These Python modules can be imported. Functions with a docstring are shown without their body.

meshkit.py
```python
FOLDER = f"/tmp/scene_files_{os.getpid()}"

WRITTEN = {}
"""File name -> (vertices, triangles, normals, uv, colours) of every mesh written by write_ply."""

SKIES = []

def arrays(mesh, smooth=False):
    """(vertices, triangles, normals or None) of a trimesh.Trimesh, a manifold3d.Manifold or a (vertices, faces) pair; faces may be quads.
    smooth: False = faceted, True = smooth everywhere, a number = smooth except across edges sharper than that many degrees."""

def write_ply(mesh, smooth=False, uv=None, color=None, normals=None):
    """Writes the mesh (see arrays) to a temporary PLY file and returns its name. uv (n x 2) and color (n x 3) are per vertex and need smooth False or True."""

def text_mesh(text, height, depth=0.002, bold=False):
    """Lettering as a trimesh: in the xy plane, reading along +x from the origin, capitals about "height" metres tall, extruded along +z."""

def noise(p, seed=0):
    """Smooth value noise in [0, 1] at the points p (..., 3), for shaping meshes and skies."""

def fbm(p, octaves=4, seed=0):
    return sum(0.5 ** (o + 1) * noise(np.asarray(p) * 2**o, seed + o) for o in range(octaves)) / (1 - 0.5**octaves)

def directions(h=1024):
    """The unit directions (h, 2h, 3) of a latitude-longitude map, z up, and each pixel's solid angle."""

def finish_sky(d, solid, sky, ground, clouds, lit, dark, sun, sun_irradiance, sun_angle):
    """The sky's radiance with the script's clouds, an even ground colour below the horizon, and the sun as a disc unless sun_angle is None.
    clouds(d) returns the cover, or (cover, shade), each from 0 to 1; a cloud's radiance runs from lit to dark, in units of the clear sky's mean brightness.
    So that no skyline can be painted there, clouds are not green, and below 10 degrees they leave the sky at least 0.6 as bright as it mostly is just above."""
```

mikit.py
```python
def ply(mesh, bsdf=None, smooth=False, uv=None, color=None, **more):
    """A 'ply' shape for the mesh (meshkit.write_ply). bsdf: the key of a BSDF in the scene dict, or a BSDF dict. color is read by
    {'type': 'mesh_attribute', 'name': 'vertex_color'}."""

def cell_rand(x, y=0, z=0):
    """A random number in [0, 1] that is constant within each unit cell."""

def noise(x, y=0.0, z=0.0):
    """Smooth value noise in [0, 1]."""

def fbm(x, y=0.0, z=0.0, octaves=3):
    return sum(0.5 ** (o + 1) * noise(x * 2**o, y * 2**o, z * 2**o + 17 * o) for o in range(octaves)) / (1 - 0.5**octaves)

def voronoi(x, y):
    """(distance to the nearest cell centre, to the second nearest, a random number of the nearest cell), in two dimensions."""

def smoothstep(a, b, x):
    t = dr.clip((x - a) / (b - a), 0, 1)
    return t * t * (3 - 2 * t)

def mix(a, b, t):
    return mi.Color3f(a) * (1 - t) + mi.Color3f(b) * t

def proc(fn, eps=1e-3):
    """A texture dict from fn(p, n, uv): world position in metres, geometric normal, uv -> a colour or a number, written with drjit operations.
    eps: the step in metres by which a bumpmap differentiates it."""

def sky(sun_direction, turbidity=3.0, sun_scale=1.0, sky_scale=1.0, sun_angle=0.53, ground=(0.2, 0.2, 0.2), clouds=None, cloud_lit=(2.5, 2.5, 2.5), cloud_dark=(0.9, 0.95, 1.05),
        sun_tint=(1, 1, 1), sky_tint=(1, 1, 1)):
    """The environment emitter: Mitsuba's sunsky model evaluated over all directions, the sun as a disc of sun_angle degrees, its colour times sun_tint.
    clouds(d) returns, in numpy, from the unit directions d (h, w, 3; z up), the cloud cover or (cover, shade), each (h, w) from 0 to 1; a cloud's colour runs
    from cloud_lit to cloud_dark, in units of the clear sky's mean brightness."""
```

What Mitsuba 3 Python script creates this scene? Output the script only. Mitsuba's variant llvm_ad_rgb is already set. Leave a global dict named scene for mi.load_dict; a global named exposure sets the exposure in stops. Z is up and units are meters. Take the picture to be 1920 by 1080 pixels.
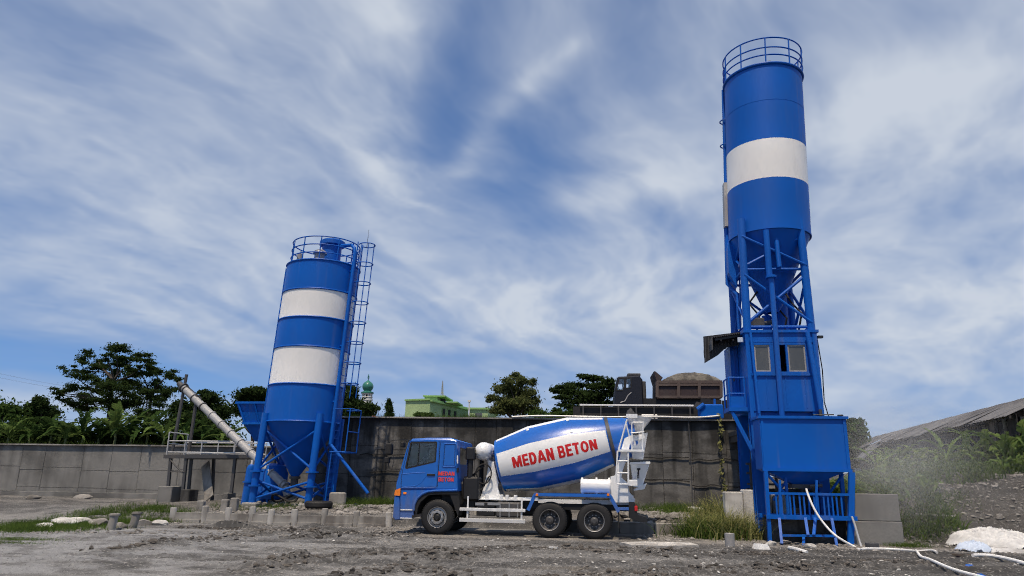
import math, numpy as np, trimesh, drjit as dr, mitsuba as mi, mikit, meshkit, manifold3d as m3
from mikit import noise as tn, fbm as tf, mix, smoothstep, cell_rand
from meshkit import fbm as nf, noise as nn
T = mi.ScalarTransform4f
scene, labels = {}, {}

# ------------------------------------------------------------------ camera, sky, exposure
FOC, PITCH, ROLL, YAW = 1350.0, math.radians(15.0), math.radians(1.0), math.radians(6.0)
CAM = np.array([0, 0, 1.6])
_fw0 = np.array([-math.sin(YAW), math.cos(YAW), 0]); _r0 = np.array([math.cos(YAW), math.sin(YAW), 0]); _z = np.array([0, 0, 1.0])
FWD = _fw0 * math.cos(PITCH) + _z * math.sin(PITCH); _u0 = -_fw0 * math.sin(PITCH) + _z * math.cos(PITCH)
RGT = math.cos(ROLL) * _r0 + math.sin(ROLL) * _u0; UPV = -math.sin(ROLL) * _r0 + math.cos(ROLL) * _u0
scene['camera'] = {'type': 'perspective', 'fov': math.degrees(2 * math.atan(960 / FOC)), 'fov_axis': 'x', 'near_clip': 0.1, 'far_clip': 5000.0,
                   'to_world': T().look_at(origin=CAM.tolist(), target=(CAM + FWD).tolist(), up=UPV.tolist())}
exposure = 1.3


def clouds(d):
    """thin high cloud: a wind-drawn layer on a flat plane overhead, broken by two clear lanes"""
    z = np.maximum(d[..., 2], 0.03)
    x, y = d[..., 0] / (z + 0.16), d[..., 1] / (z + 0.16)
    P = lambda a, b, c: np.stack([a, b, 0 * a + c], -1)
    w = np.stack([nf(P(x * 1.5, y * 1.5, 3.1), 5, 1), nf(P(x * 1.5, y * 1.5, 9.7), 5, 2)], -1) - 0.5
    xx, yy = x + 0.42 * w[..., 0], y + 0.42 * w[..., 1]
    a = math.radians(66)
    s, t = xx * math.cos(a) + yy * math.sin(a), -xx * math.sin(a) + yy * math.cos(a)
    broad = nf(P(xx * 0.8 + 4.0, yy * 0.8 + 1.0, 0.3), 3, 11)
    streak = nf(P(s * 1.5, t * 4.0, 2.0), 6, 21)
    fine = 1 - np.abs(2 * nf(P(s * 6, t * 13, 5.0), 5, 31) - 1)
    puff = nf(P(xx * 5 + 2 * w[..., 0], yy * 5 + 2 * w[..., 1], 8.0), 6, 41)
    wisp = 1 - np.abs(2 * nf(P(s * 2.2 + 5, t * 5.0, 12.0), 6, 51) - 1)
    cs = lambda px, py: (lambda q: (q[0] / (q[2] + 0.16), q[1] / (q[2] + 0.16)))((lambda r: r / np.linalg.norm(r))(FWD + RGT * (px - 960) / FOC - UPV * (py - 540) / FOC))
    def lane(pts, wd, amp):                      # a clear lane (or a denser bank) of the layer, along a line on the cloud plane
        out = 0
        for (ax, ay), (bx, by) in zip(pts[:-1], pts[1:]):
            dx, dy = bx - ax, by - ay
            k = np.clip(((xx - ax) * dx + (yy - ay) * dy) / (dx * dx + dy * dy), 0, 1)
            out = np.maximum(out, np.exp(-(((xx - ax - k * dx) ** 2 + (yy - ay - k * dy) ** 2) / wd ** 2)))
        return amp * out
    M = 0.56 + 1.0 * (broad - 0.5)
    M = M - lane([cs(890, -80), cs(890, 120), cs(840, 300)], 0.09, 0.46) - lane([cs(1230, 10), cs(1060, 260), cs(960, 420)], 0.12, 0.36) - lane([cs(40, 30), cs(190, 120)], 0.09, 0.2) - lane([cs(1540, 30), cs(1760, 20)], 0.09, 0.25)
    M = M - lane([cs(-150, 650), cs(100, 672), cs(330, 712)], 0.30, 0.75) - lane([cs(330, 730), cs(780, 722)], 0.28, 0.35) - lane([cs(820, 662), cs(960, 662)], 0.10, 0.22)
    M = M + lane([cs(760, -40), cs(690, 150), cs(760, 400)], 0.10, 0.38) + lane([cs(1090, 100), cs(940, 230), cs(880, 345)], 0.035, 0.34) + lane([cs(1250, 345), cs(1060, 400)], 0.07, 0.30) + lane([cs(1920, 30), cs(1700, 130), cs(1540, 260)], 0.10, 0.10)
    M = M + lane([cs(1950, 350), cs(1750, 560), cs(1600, 760)], 0.8, 0.30) + lane([cs(600, 560), cs(1000, 600), cs(1300, 560)], 0.45, 0.22) + lane([cs(-50, 440), cs(250, 520), cs(480, 640)], 0.2, 0.22)
    v = 0.34 * streak + 0.22 * wisp + 0.26 * puff + 0.12 * fine + 0.02
    v = 0.5 + (v - 0.48) * 2.15
    M = np.clip(M, 0, 1.05)
    cover = np.clip(M * (0.30 + 0.62 * v) + 0.20 * (v - 0.5), 0.0, 1)
    low = np.clip((0.34 - d[..., 2]) / 0.3, 0, 1)
    cover = 0.06 + 0.88 * cover ** (1.0 - 0.25 * low)
    cover = cover + 0.22 * low * np.clip((d[..., 0] + 0.05) * 2.5, 0, 1) * (1 - cover)
    shade = np.clip(1.15 - 1.1 * cover - 0.5 * (v - 0.5) + 0.25 * low, 0, 1)
    return np.clip(cover, 0, 1), shade


scene['sky'] = mikit.sky((-0.05, -0.42, 0.90), turbidity=3.0, clouds=clouds, cloud_lit=(2.50, 2.72, 3.05), cloud_dark=(1.36, 1.72, 2.40), sky_tint=(0.70, 0.93, 1.22), ground=(0.18, 0.18, 0.17))

# ------------------------------------------------------------------ helpers
rng = np.random.default_rng(7)


def uniq(key):
    if key not in scene and key not in labels: return key
    i = 1
    while f'{key}_{i:03d}' in scene or f'{key}_{i:03d}' in labels: i += 1
    return f'{key}_{i:03d}'


def thing(name, label, cat, group=None):
    k = uniq(name); labels[k] = {'label': label, 'category': cat}
    if group: labels[k]['group'] = group
    return k


class Frame:
    """a thing's own axes: x along its front, y away, z up, with a lean; pix() puts a point of a plane y = const where the photograph shows it"""
    def __init__(s, o=(0, 0, 0), rot=0.0, lean=(0, 0)):
        c, n = math.cos(math.radians(rot)), math.sin(math.radians(rot)); s.o = np.array(o, float)
        s.m = np.array([[c, -n, lean[0]], [n, c, lean[1]], [0, 0, 1.0]])
    def w(s, p): return np.asarray(p, float) @ s.m.T + s.o
    def pix(s, px, py, y):
        d = FWD + RGT * (px - 960) / FOC - UPV * (py - 540) / FOC
        k = np.linalg.solve(np.stack([s.m[:, 0], s.m[:, 2], -d], 1), CAM - s.o - s.m[:, 1] * y)
        return np.array([k[0], y, k[1]])
    def px(s, px, py, y): return s.pix(px, py, y)[0]
    def pz(s, px, py, y): return s.pix(px, py, y)[2]


WORLD = Frame()
XF = [WORLD]


def at_z(px, py, z):
    d = FWD + RGT * (px - 960) / FOC - UPV * (py - 540) / FOC
    return CAM + d * (z - CAM[2]) / d[2]


def mesh_of(m):
    if isinstance(m, (list, tuple)): return trimesh.util.concatenate([mesh_of(q) for q in m])
    if isinstance(m, m3.Manifold):
        q = m.to_mesh(); return trimesh.Trimesh(q.vert_properties[:, :3], q.tri_verts, process=False)
    return m


def add(key, mesh, mat, smooth=32, kind=None, label=None, **more):
    key = uniq(key); m = mesh_of(mesh)
    v = XF[0].w(m.vertices)
    scene[key] = mikit.ply(trimesh.Trimesh(v, m.faces, process=False), mat, smooth=smooth, **more)
    if kind or label:
        labels.setdefault(key, {})
        if kind: labels[key]['kind'] = kind
        if label: labels[key]['label'] = label
    return key


def part(par, name, mesh, mat, **k): return add(par + '__' + name, mesh, mat, **k)


_BF = np.array([[0, 2, 1], [0, 3, 2], [4, 5, 6], [4, 6, 7], [0, 1, 5], [0, 5, 4], [1, 2, 6], [1, 6, 5], [2, 3, 7], [2, 7, 6], [3, 0, 4], [3, 4, 7]])


def hexa(v8): return trimesh.Trimesh(np.array(v8, float), _BF, process=False)       # bottom ring of four, top ring of four


def hull(pts): return mesh_of(m3.Manifold.hull_points(np.asarray(pts, float)))


def box(x0, x1, y0, y1, z0, z1, c=0.0):
    if not c: return hexa([[x0, y0, z0], [x1, y0, z0], [x1, y1, z0], [x0, y1, z0], [x0, y0, z1], [x1, y0, z1], [x1, y1, z1], [x0, y1, z1]])
    p = []
    for a in range(3):
        e = [c, c, c]; e[a] = 0
        for i in (x0 + e[0], x1 - e[0]):
            for j in (y0 + e[1], y1 - e[1]):
                for k in (z0 + e[2], z1 - e[2]): p.append((i, j, k))
    return hull(p)


def basis(d, up=(0, 0, 1)):
    d = np.asarray(d, float); d = d / np.linalg.norm(d); up = np.asarray(up, float)
    if abs(d @ up) > 0.98: up = np.array([0, 1.0, 0]) if abs(d[1]) < 0.9 else np.array([1.0, 0, 0])
    a = np.cross(d, up); a /= np.linalg.norm(a)
    return a, np.cross(a, d)


def tube(pts, r, n=8, closed=False, cap=True):
    p = np.asarray(pts, float); k = len(p); r = np.broadcast_to(r, (k,))
    t = np.roll(p, -1, 0) - np.roll(p, 1, 0) if closed else np.gradient(p, axis=0)
    t = t / np.maximum(np.linalg.norm(t, axis=1, keepdims=True), 1e-9)
    a, _ = basis(t[0]); ang = np.arange(n) * 2 * np.pi / n; rings = []
    for i in range(k):
        a = a - t[i] * (a @ t[i]); a /= np.linalg.norm(a); b = np.cross(t[i], a)
        rings.append(p[i] + r[i] * (np.cos(ang)[:, None] * a + np.sin(ang)[:, None] * b))
    v = np.vstack(rings); f = []
    for i in range(k if closed else k - 1):
        o, q = i * n, ((i + 1) % k) * n
        for j in range(n):
            l = (j + 1) % n; f += [[o + j, o + l, q + l], [o + j, q + l, q + j]]
    if cap and not closed:
        v = np.vstack([v, p[0], p[-1]])
        for j in range(n):
            l = (j + 1) % n; f += [[len(v) - 2, l, j], [len(v) - 1, (k - 1) * n + j, (k - 1) * n + l]]
    return trimesh.Trimesh(v, f, process=False)


def rod(a, b, r, n=8, r2=None): return tube([a, b], [r, r if r2 is None else r2], n)


def beam(a, b, w, h, up=(0, 0, 1)):
    a, b = np.asarray(a, float), np.asarray(b, float); s, u = basis(b - a, up)
    q = [s * w / 2 * i + u * h / 2 * j for i, j in ((-1, -1), (1, -1), (1, 1), (-1, 1))]
    return hexa([a + k for k in q] + [b + k for k in q])


def ring(c, R, r, n=40, m=6, a0=0, a1=2 * math.pi):
    full = abs(a1 - a0 - 2 * math.pi) < 1e-6
    t = np.linspace(a0, a1, n, endpoint=not full)
    return tube(np.stack([c[0] + R * np.cos(t), c[1] + R * np.sin(t), 0 * t + c[2]], 1), r, m, full)


def lathe(prof, n=48, c=(0, 0, 0), axis='z', a0=0, a1=2 * math.pi):
    """profile [(radius, height)...] turned about an axis through c"""
    prof = np.asarray(prof, float); full = abs(a1 - a0 - 2 * math.pi) < 1e-6
    t = np.linspace(a0, a1, n, endpoint=not full); k = len(prof); v = []
    for rr, hh in prof: v.append(np.stack([rr * np.cos(t), rr * np.sin(t), 0 * t + hh], 1))
    v = np.vstack(v); f = []
    for i in range(k - 1):
        for j in range(n if full else n - 1):
            l = (j + 1) % n; f += [[i * n + j, i * n + l, (i + 1) * n + l], [i * n + j, (i + 1) * n + l, (i + 1) * n + j]]
    if axis == 'x': v = v[:, [2, 0, 1]]
    if axis == 'y': v = np.stack([v[:, 0], v[:, 2], -v[:, 1]], 1)
    m = trimesh.Trimesh(v + np.array(c), f, process=False)
    return m


def prism(poly, y0, y1, ax='y'):
    """outline [(x, z)...] extruded along y (or (y, z) along x)"""
    from shapely.geometry import Polygon
    m = trimesh.creation.extrude_polygon(poly if hasattr(poly, 'exterior') else Polygon(poly), y1 - y0, engine='earcut')
    v = m.vertices.copy()
    if ax == 'y': m.vertices = np.stack([v[:, 0], y1 - v[:, 2], v[:, 1]], 1)
    elif ax == 'x': m.vertices = np.stack([y0 + v[:, 2], v[:, 0], v[:, 1]], 1)
    else: m.vertices = v + [0, 0, y0]
    return m


def man(m):
    m = mesh_of(m); m = trimesh.Trimesh(m.vertices, m.faces); m.merge_vertices()
    return m3.Manifold(m3.Mesh(np.asarray(m.vertices, np.float32), np.asarray(m.faces, np.uint32)))


def rock(c, r, seed, squash=0.6, sub=2):
    g = np.random.default_rng(seed); m = trimesh.creation.icosphere(subdivisions=sub)
    v = m.vertices * (1 + 0.7 * (nf(m.vertices * 1.3 + g.uniform(0, 50, 3), 3, seed % 50) - 0.5))[:, None]
    for _ in range(5):                                      # broken flat faces
        n = g.normal(size=3); n /= np.linalg.norm(n); h = g.uniform(0.55, 0.85); e = v @ n - h; v = v - np.maximum(e, 0)[:, None] * n
    a = g.uniform(0, 6.28); R = np.array([[math.cos(a), -math.sin(a), 0], [math.sin(a), math.cos(a), 0], [0, 0, 1]])
    m.vertices = (v * np.array([g.uniform(0.8, 1.4), g.uniform(0.7, 1.1), squash])) @ R.T * r + np.array(c)
    return m


def blades(base, h, w, lean, g, seg=3, az=None, droop=0.5):
    """grass: one curved tapering strip per base point"""
    n = len(base); az = g.uniform(0, 6.283, n) if az is None else az
    h = np.broadcast_to(h, (n,)); lean = np.broadcast_to(lean, (n,)) * g.uniform(0.3, 1.4, n); w = np.broadcast_to(w, (n,))
    d = np.stack([np.cos(az), np.sin(az), 0 * az], 1); fc = g.uniform(0, 6.283, n)
    s = np.stack([np.cos(fc), np.sin(fc), 0 * fc], 1); V = []
    for i in range(seg + 1):
        t = i / seg
        c = base + d * (h * lean * t ** 1.8)[:, None] + np.array([0, 0, 1]) * (h * (t - droop * lean * t ** 3 * 0.6))[:, None]
        k = (w * (1 - t) ** 0.7 * 0.5)[:, None]
        V += [c - s * k, c + s * k] if i < seg else [c]
    V = np.stack(V, 1); m = V.shape[1]; f = []
    for i in range(seg - 1): f += [[2 * i, 2 * i + 1, 2 * i + 3], [2 * i, 2 * i + 3, 2 * i + 2]]
    f += [[2 * seg - 2, 2 * seg - 1, 2 * seg]]
    F = (np.arange(n) * m)[:, None, None] + np.array(f)[None]
    return trimesh.Trimesh(V.reshape(-1, 3), F.reshape(-1, 3), process=False)


def leaves(clumps, n, size, seed, flat=0.0, shell=0.55, shape=0.45, soft=0.0):
    """a crown: n leaf-sized folded rhombi in the clumps (x, y, z, rx, ry, rz), denser towards each clump's skin, with gaps"""
    g = np.random.default_rng(seed); cl = np.asarray(clumps, float)
    wgt = cl[:, 3] * cl[:, 4] + cl[:, 5] * (cl[:, 3] + cl[:, 4]) * 0.5; ci = g.choice(len(cl), n, p=wgt / wgt.sum()); q = cl[ci]
    u = g.normal(size=(n, 3)); u /= np.linalg.norm(u, axis=1, keepdims=True)
    rad = (shell + (1 - shell) * g.random(n)) * (0.72 + 0.56 * nf(u * 2.2 + ci[:, None] * 7.3, 2, seed % 90))
    if soft: rad = rad * (1 - soft) + soft * np.abs(g.normal(size=n)) * 0.85
    c = q[:, :3] + u * q[:, 3:] * rad[:, None]
    nrm = u * 0.7 + g.normal(size=(n, 3)) * 0.6; nrm[:, 2] += flat; nrm /= np.linalg.norm(nrm, axis=1, keepdims=True)
    a = np.cross(nrm, g.normal(size=(n, 3))); a /= np.linalg.norm(a, axis=1, keepdims=True); b = np.cross(nrm, a)
    L = (size * g.uniform(0.6, 1.35, n))[:, None]
    V = np.stack([c - a * L, c + b * L * shape + nrm * L * 0.18, c + a * L, c - b * L * shape + nrm * L * 0.18], 1)
    F = (np.arange(n) * 4)[:, None, None] + np.array([[0, 1, 2], [0, 2, 3]])[None]
    return trimesh.Trimesh(V.reshape(-1, 3), F.reshape(-1, 3), process=False)


def limb(a, b, r0, r1, g, bend=0.12, n=7, sides=6):
    a, b = np.asarray(a, float), np.asarray(b, float); t = np.linspace(0, 1, n)
    off = g.normal(size=3) * np.linalg.norm(b - a) * bend
    p = a + (b - a) * t[:, None] + off * (np.sin(t * math.pi))[:, None]; p[:, 2] += 0
    return tube(p, r0 + (r1 - r0) * t, sides)


def broad_leaf(base, az, L, W, up0, droop, g, n=15, torn=0.35):
    """a banana leaf: channelled blade on an arching midrib, its edge torn"""
    d = np.array([math.cos(az), math.sin(az), 0]); s = np.array([-math.sin(az), math.cos(az), 0])
    p, ang = np.array(base, float), up0; pts = [p.copy()]; angs = [ang]
    for i in range(n):
        ang -= droop / n * (0.4 + 1.4 * i / n); p = p + (d * math.cos(ang) + _z * math.sin(ang)) * L / n; pts.append(p.copy()); angs.append(ang)
    V, F = [], []; half = g.uniform(0.75, 1.0, 2); fold = g.uniform(0.1, 0.6)
    for i in range(n):                                   # each strip of blade between two tears, its outer edge a little narrower and bent its own way
        t = (i + 0.5) / n; w = W * 0.5 * max(0.05, math.sin(math.pi * min(1, max(0, (t - 0.08) / 0.92)) ** 0.7)) if t > 0.08 else 0.0
        if w == 0: continue
        o = -d * math.sin(angs[i]) + _z * math.cos(angs[i]); step = pts[i + 1] - pts[i]
        for j, sd in enumerate((-1, 1)):
            if g.random() < 0.04: continue
            k = w * half[j] * (1 - torn * g.random() ** 2); tw = fold + g.uniform(-0.22, 0.22); edge = s * sd * k * math.cos(tw) + o * k * math.sin(tw) + step * 0.5; gap = 0.10 * g.random() * 0.5
            b0 = len(V); V += [pts[i], pts[i + 1], pts[i + 1] + edge - step * gap, pts[i] + edge + step * gap]; F += [[b0, b0 + 1, b0 + 2], [b0, b0 + 2, b0 + 3]]
    rib = tube(pts, 0.012 * np.linspace(1.6, 0.3, n + 1), 4)
    return trimesh.util.concatenate([trimesh.Trimesh(np.array(V), F, process=False), rib])


# ------------------------------------------------------------------ materials
def mat(name, d): scene[name] = d; return name
def pr(col, rough=0.6, **k): return {'type': 'principled', 'base_color': col if isinstance(col, dict) else {'type': 'rgb', 'value': list(col)}, 'roughness': rough, **k}
def two(d): return {'type': 'twosided', 'bsdf': d}


def paint_fn(c, dirt, amt=0.18, streak=0.5, splash=0.0, runs=0.0):
    c, dirt = mi.Color3f(*c), mi.Color3f(*dirt)
    def fn(p, n, uv):
        a = tf(p.x * 1.3, p.y * 1.3, p.z * 0.35 + 5, octaves=4); b = tf(p.x * 9, p.y * 9, p.z * 1.2, octaves=2)
        k = smoothstep(0.45, 0.85, a * (1 - streak * 0.4) + b * streak * 0.45)
        out = (c * (0.90 + 0.2 * tn(p.x * 0.6, p.y * 0.6, p.z * 0.9))) * (1 - k * amt) + dirt * (k * amt)
        if runs:                                             # thin rain-washed runs of cement dust
            r = smoothstep(0.60, 0.80, tf(p.x * 5.5, p.y * 5.5, p.z * 0.16 + 2, octaves=3)); out = out * (1 - r * runs) + mi.Color3f(0.20, 0.21, 0.23) * (r * runs)
        if splash:                                           # road mud thrown up on the lower bodywork
            m = smoothstep(1.25, 0.45, p.z + (a - 0.5) * 1.0 + (b - 0.5) * 0.6); out = out * (1 - m * splash) + mi.Color3f(0.15, 0.14, 0.125) * (m * splash)
        return out
    return mikit.proc(fn)


BLUE = (0.001, 0.098, 0.455)
mat('blue_paint', two(pr(paint_fn(BLUE, (0.07, 0.10, 0.20), 0.16, runs=0.16), 0.45, specular=0.25)))
mat('white_paint', two(pr(paint_fn((0.80, 0.795, 0.775), (0.5, 0.47, 0.42), 0.10, 0.5, runs=0.10), 0.4, specular=0.4)))
mat('truck_blue', two(pr(paint_fn((0.004, 0.108, 0.46), (0.14, 0.15, 0.18), 0.14, splash=0.40), 0.30, specular=0.5, clearcoat=0.6, clearcoat_gloss=0.85)))
mat('truck_white', two(pr(paint_fn((0.76, 0.77, 0.77), (0.50, 0.48, 0.44), 0.12, 0.3, splash=0.35), 0.32, specular=0.5, clearcoat=0.4, clearcoat_gloss=0.85)))
mat('letter_red', two(pr((0.55, 0.012, 0.012), 0.4)))
mat('letter_orange', two(pr((0.72, 0.06, 0.04), 0.45)))
mat('lamp_orange', two(pr((0.85, 0.22, 0.01), 0.2, clearcoat=0.8)))
mat('lamp_red', two(pr((0.5, 0.01, 0.01), 0.2, clearcoat=0.8)))
mat('lamp_clear', two(pr((0.7, 0.7, 0.72), 0.15, clearcoat=1.0)))
mat('black_steel', two(pr((0.012, 0.012, 0.013), 0.5)))
mat('black_rubber', two(pr(paint_fn((0.010, 0.010, 0.011), (0.07, 0.067, 0.06), 0.16), 0.7)))
mat('wheel_steel', two(pr(paint_fn((0.34, 0.34, 0.34), (0.14, 0.12, 0.10), 0.5), 0.4, metallic=0.5)))
mat('disc_dark', two(pr(paint_fn((0.05, 0.05, 0.052), (0.10, 0.09, 0.08), 0.4), 0.5)))
mat('dark_steel', two(pr(paint_fn((0.055, 0.056, 0.06), (0.11, 0.09, 0.07), 0.4), 0.55)))
mat('grey_steel', two(pr(paint_fn((0.36, 0.355, 0.35), (0.17, 0.14, 0.11), 0.5), 0.5, metallic=0.2)))
mat('auger_steel', two(pr(paint_fn((0.36, 0.36, 0.36), (0.17, 0.155, 0.14), 0.5), 0.5, metallic=0.2)))
mat('galvanised', two(pr(paint_fn((0.55, 0.55, 0.54), (0.25, 0.23, 0.2), 0.4), 0.4, metallic=0.3)))
mat('white_plastic', two(pr(paint_fn((0.76, 0.76, 0.74), (0.33, 0.31, 0.28), 0.5), 0.4)))
mat('dark_interior', two(pr((0.018, 0.02, 0.022), 0.7)))
mat('seat_cloth', two(pr((0.05, 0.055, 0.06), 0.9)))
mat('window_glass', {'type': 'thindielectric', 'int_ior': 1.5})
mat('tinted_glass', {'type': 'thindielectric', 'int_ior': 1.5, 'specular_transmittance': {'type': 'rgb', 'value': [0.50, 0.55, 0.52]}})
mat('dusty_pane', two(pr(paint_fn((0.075, 0.078, 0.075), (0.14, 0.135, 0.12), 0.6), 0.12, specular=0.7)))


def concrete_fn(base, dark, scale=1.0, streak=0.6):
    b, k = mi.Color3f(*base), mi.Color3f(*dark)
    def fn(p, n, uv):
        a = tf(p.x * 0.5 * scale, p.y * 0.5 * scale, p.z * 0.7 * scale + 3, octaves=4)
        s = tf(p.x * 3.1 * scale, p.y * 3.1, p.z * 0.28 + 9, octaves=4)
        g = tf(p.x * 22, p.y * 22, p.z * 22, octaves=2)
        m = smoothstep(0.36, 0.68, a * (1 - streak * 0.55) + s * streak * 0.55 + (g - 0.5) * 0.12)
        return mix(b, k, m) * (0.85 + 0.3 * g)
    return mikit.proc(fn)


def bump(d, fn, scale=1.0, eps=0.01): return {'type': 'bumpmap', 'arbitrary': mikit.proc(fn, eps), 'scale': scale, 'bsdf': d}


conc_b = lambda p, n, uv: 0.02 * tf(p.x * 7, p.y * 7, p.z * 4, octaves=3) + 0.006 * tn(p.x * 45, p.y * 45, p.z * 45)
def wall_fn(p, n, uv):
    big = tf(p.x * 0.45, p.y * 0.45, p.z * 0.6 + 3, octaves=4); drip = tf(p.x * 2.6, p.y * 2.6, p.z * 0.22 + 9, octaves=4); g = tf(p.x * 18, p.y * 18, p.z * 18, octaves=2); mid = tf(p.x * 2.2, p.y * 2.2, p.z * 2.6, octaves=4)
    a = smoothstep(0.34, 0.62, big * 0.5 + mid * 0.5); b = smoothstep(0.44, 0.66, drip + 0.05 * (p.z - 2.2))
    c = mix((0.130, 0.128, 0.124), (0.058, 0.0575, 0.056), a)
    patch = smoothstep(0.60, 0.72, tf(p.x * 0.9 + 7, p.y * 0.9, p.z * 1.4 + 2, octaves=3))
    c = mix(c, (0.175, 0.172, 0.166), patch * 0.6)
    c = c * (1 - 0.60 * smoothstep(2.9, 4.0, p.z + (drip - 0.5) * 2.4 + (mid - 0.5) * 1.2))     # algae and soot washed down from the rim
    return mix(c, (0.018, 0.018, 0.017), b * 0.85) * (0.72 + 0.56 * g)


mat('wall_dark', two(bump(pr(mikit.proc(wall_fn), 0.9), conc_b)))
mat('wall_grey', two(bump(pr(concrete_fn((0.195, 0.193, 0.185), (0.095, 0.094, 0.09), 0.8, 0.7), 0.9), conc_b)))
mat('concrete_pale', two(pr(concrete_fn((0.40, 0.39, 0.37), (0.20, 0.19, 0.175), 1.5), 0.9)))
mat('concrete_kerb', two(pr(concrete_fn((0.28, 0.27, 0.25), (0.13, 0.12, 0.11), 2.0), 0.9)))
mat('joint_shadow', two(pr((0.028, 0.027, 0.026), 0.95)))
mat('joint_grey', two(pr((0.075, 0.073, 0.07), 0.95)))
mat('stone', two(pr(concrete_fn((0.27, 0.255, 0.235), (0.12, 0.112, 0.10), 3.0), 0.92)))
mat('stone_white', two(pr(concrete_fn((0.55, 0.54, 0.51), (0.30, 0.29, 0.27), 3.0), 0.9)))
mat('tarp', two(pr(concrete_fn((0.58, 0.58, 0.57), (0.34, 0.335, 0.325), 3.0, 0.3), 0.75)))
mat('tarp_blue', two(pr((0.50, 0.58, 0.70), 0.6)))
mat('earth', two(pr(concrete_fn((0.105, 0.094, 0.082), (0.040, 0.036, 0.032), 1.6, 0.2), 0.95)))
mat('gravel_heap', two(pr(concrete_fn((0.13, 0.12, 0.10), (0.05, 0.046, 0.04), 5.0, 0.1), 0.95)))
mat('wood', two(pr(concrete_fn((0.17, 0.135, 0.10), (0.07, 0.055, 0.045), 2.0), 0.85)))
mat('wood_dark', two(pr(concrete_fn((0.032, 0.026, 0.023), (0.012, 0.011, 0.010), 2.0), 0.85)))
mat('roof_sheet', two(pr(concrete_fn((0.135, 0.13, 0.125), (0.055, 0.048, 0.044), 0.9), 0.55)))
mat('green_wall', two(pr(concrete_fn((0.34, 0.46, 0.23), (0.26, 0.37, 0.18), 0.3, 0.3), 0.8)))
mat('green_trim', two(pr((0.24, 0.42, 0.15), 0.8)))
mat('dome_green', two(pr((0.035, 0.17, 0.13), 0.35)))
mat('minaret_white', two(pr((0.60, 0.60, 0.57), 0.7)))
mat('terracotta', two(pr((0.25, 0.09, 0.06), 0.8)))
mat('maroon_paint', two(pr(paint_fn((0.034, 0.020, 0.022), (0.055, 0.046, 0.042), 0.7), 0.65)))
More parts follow.
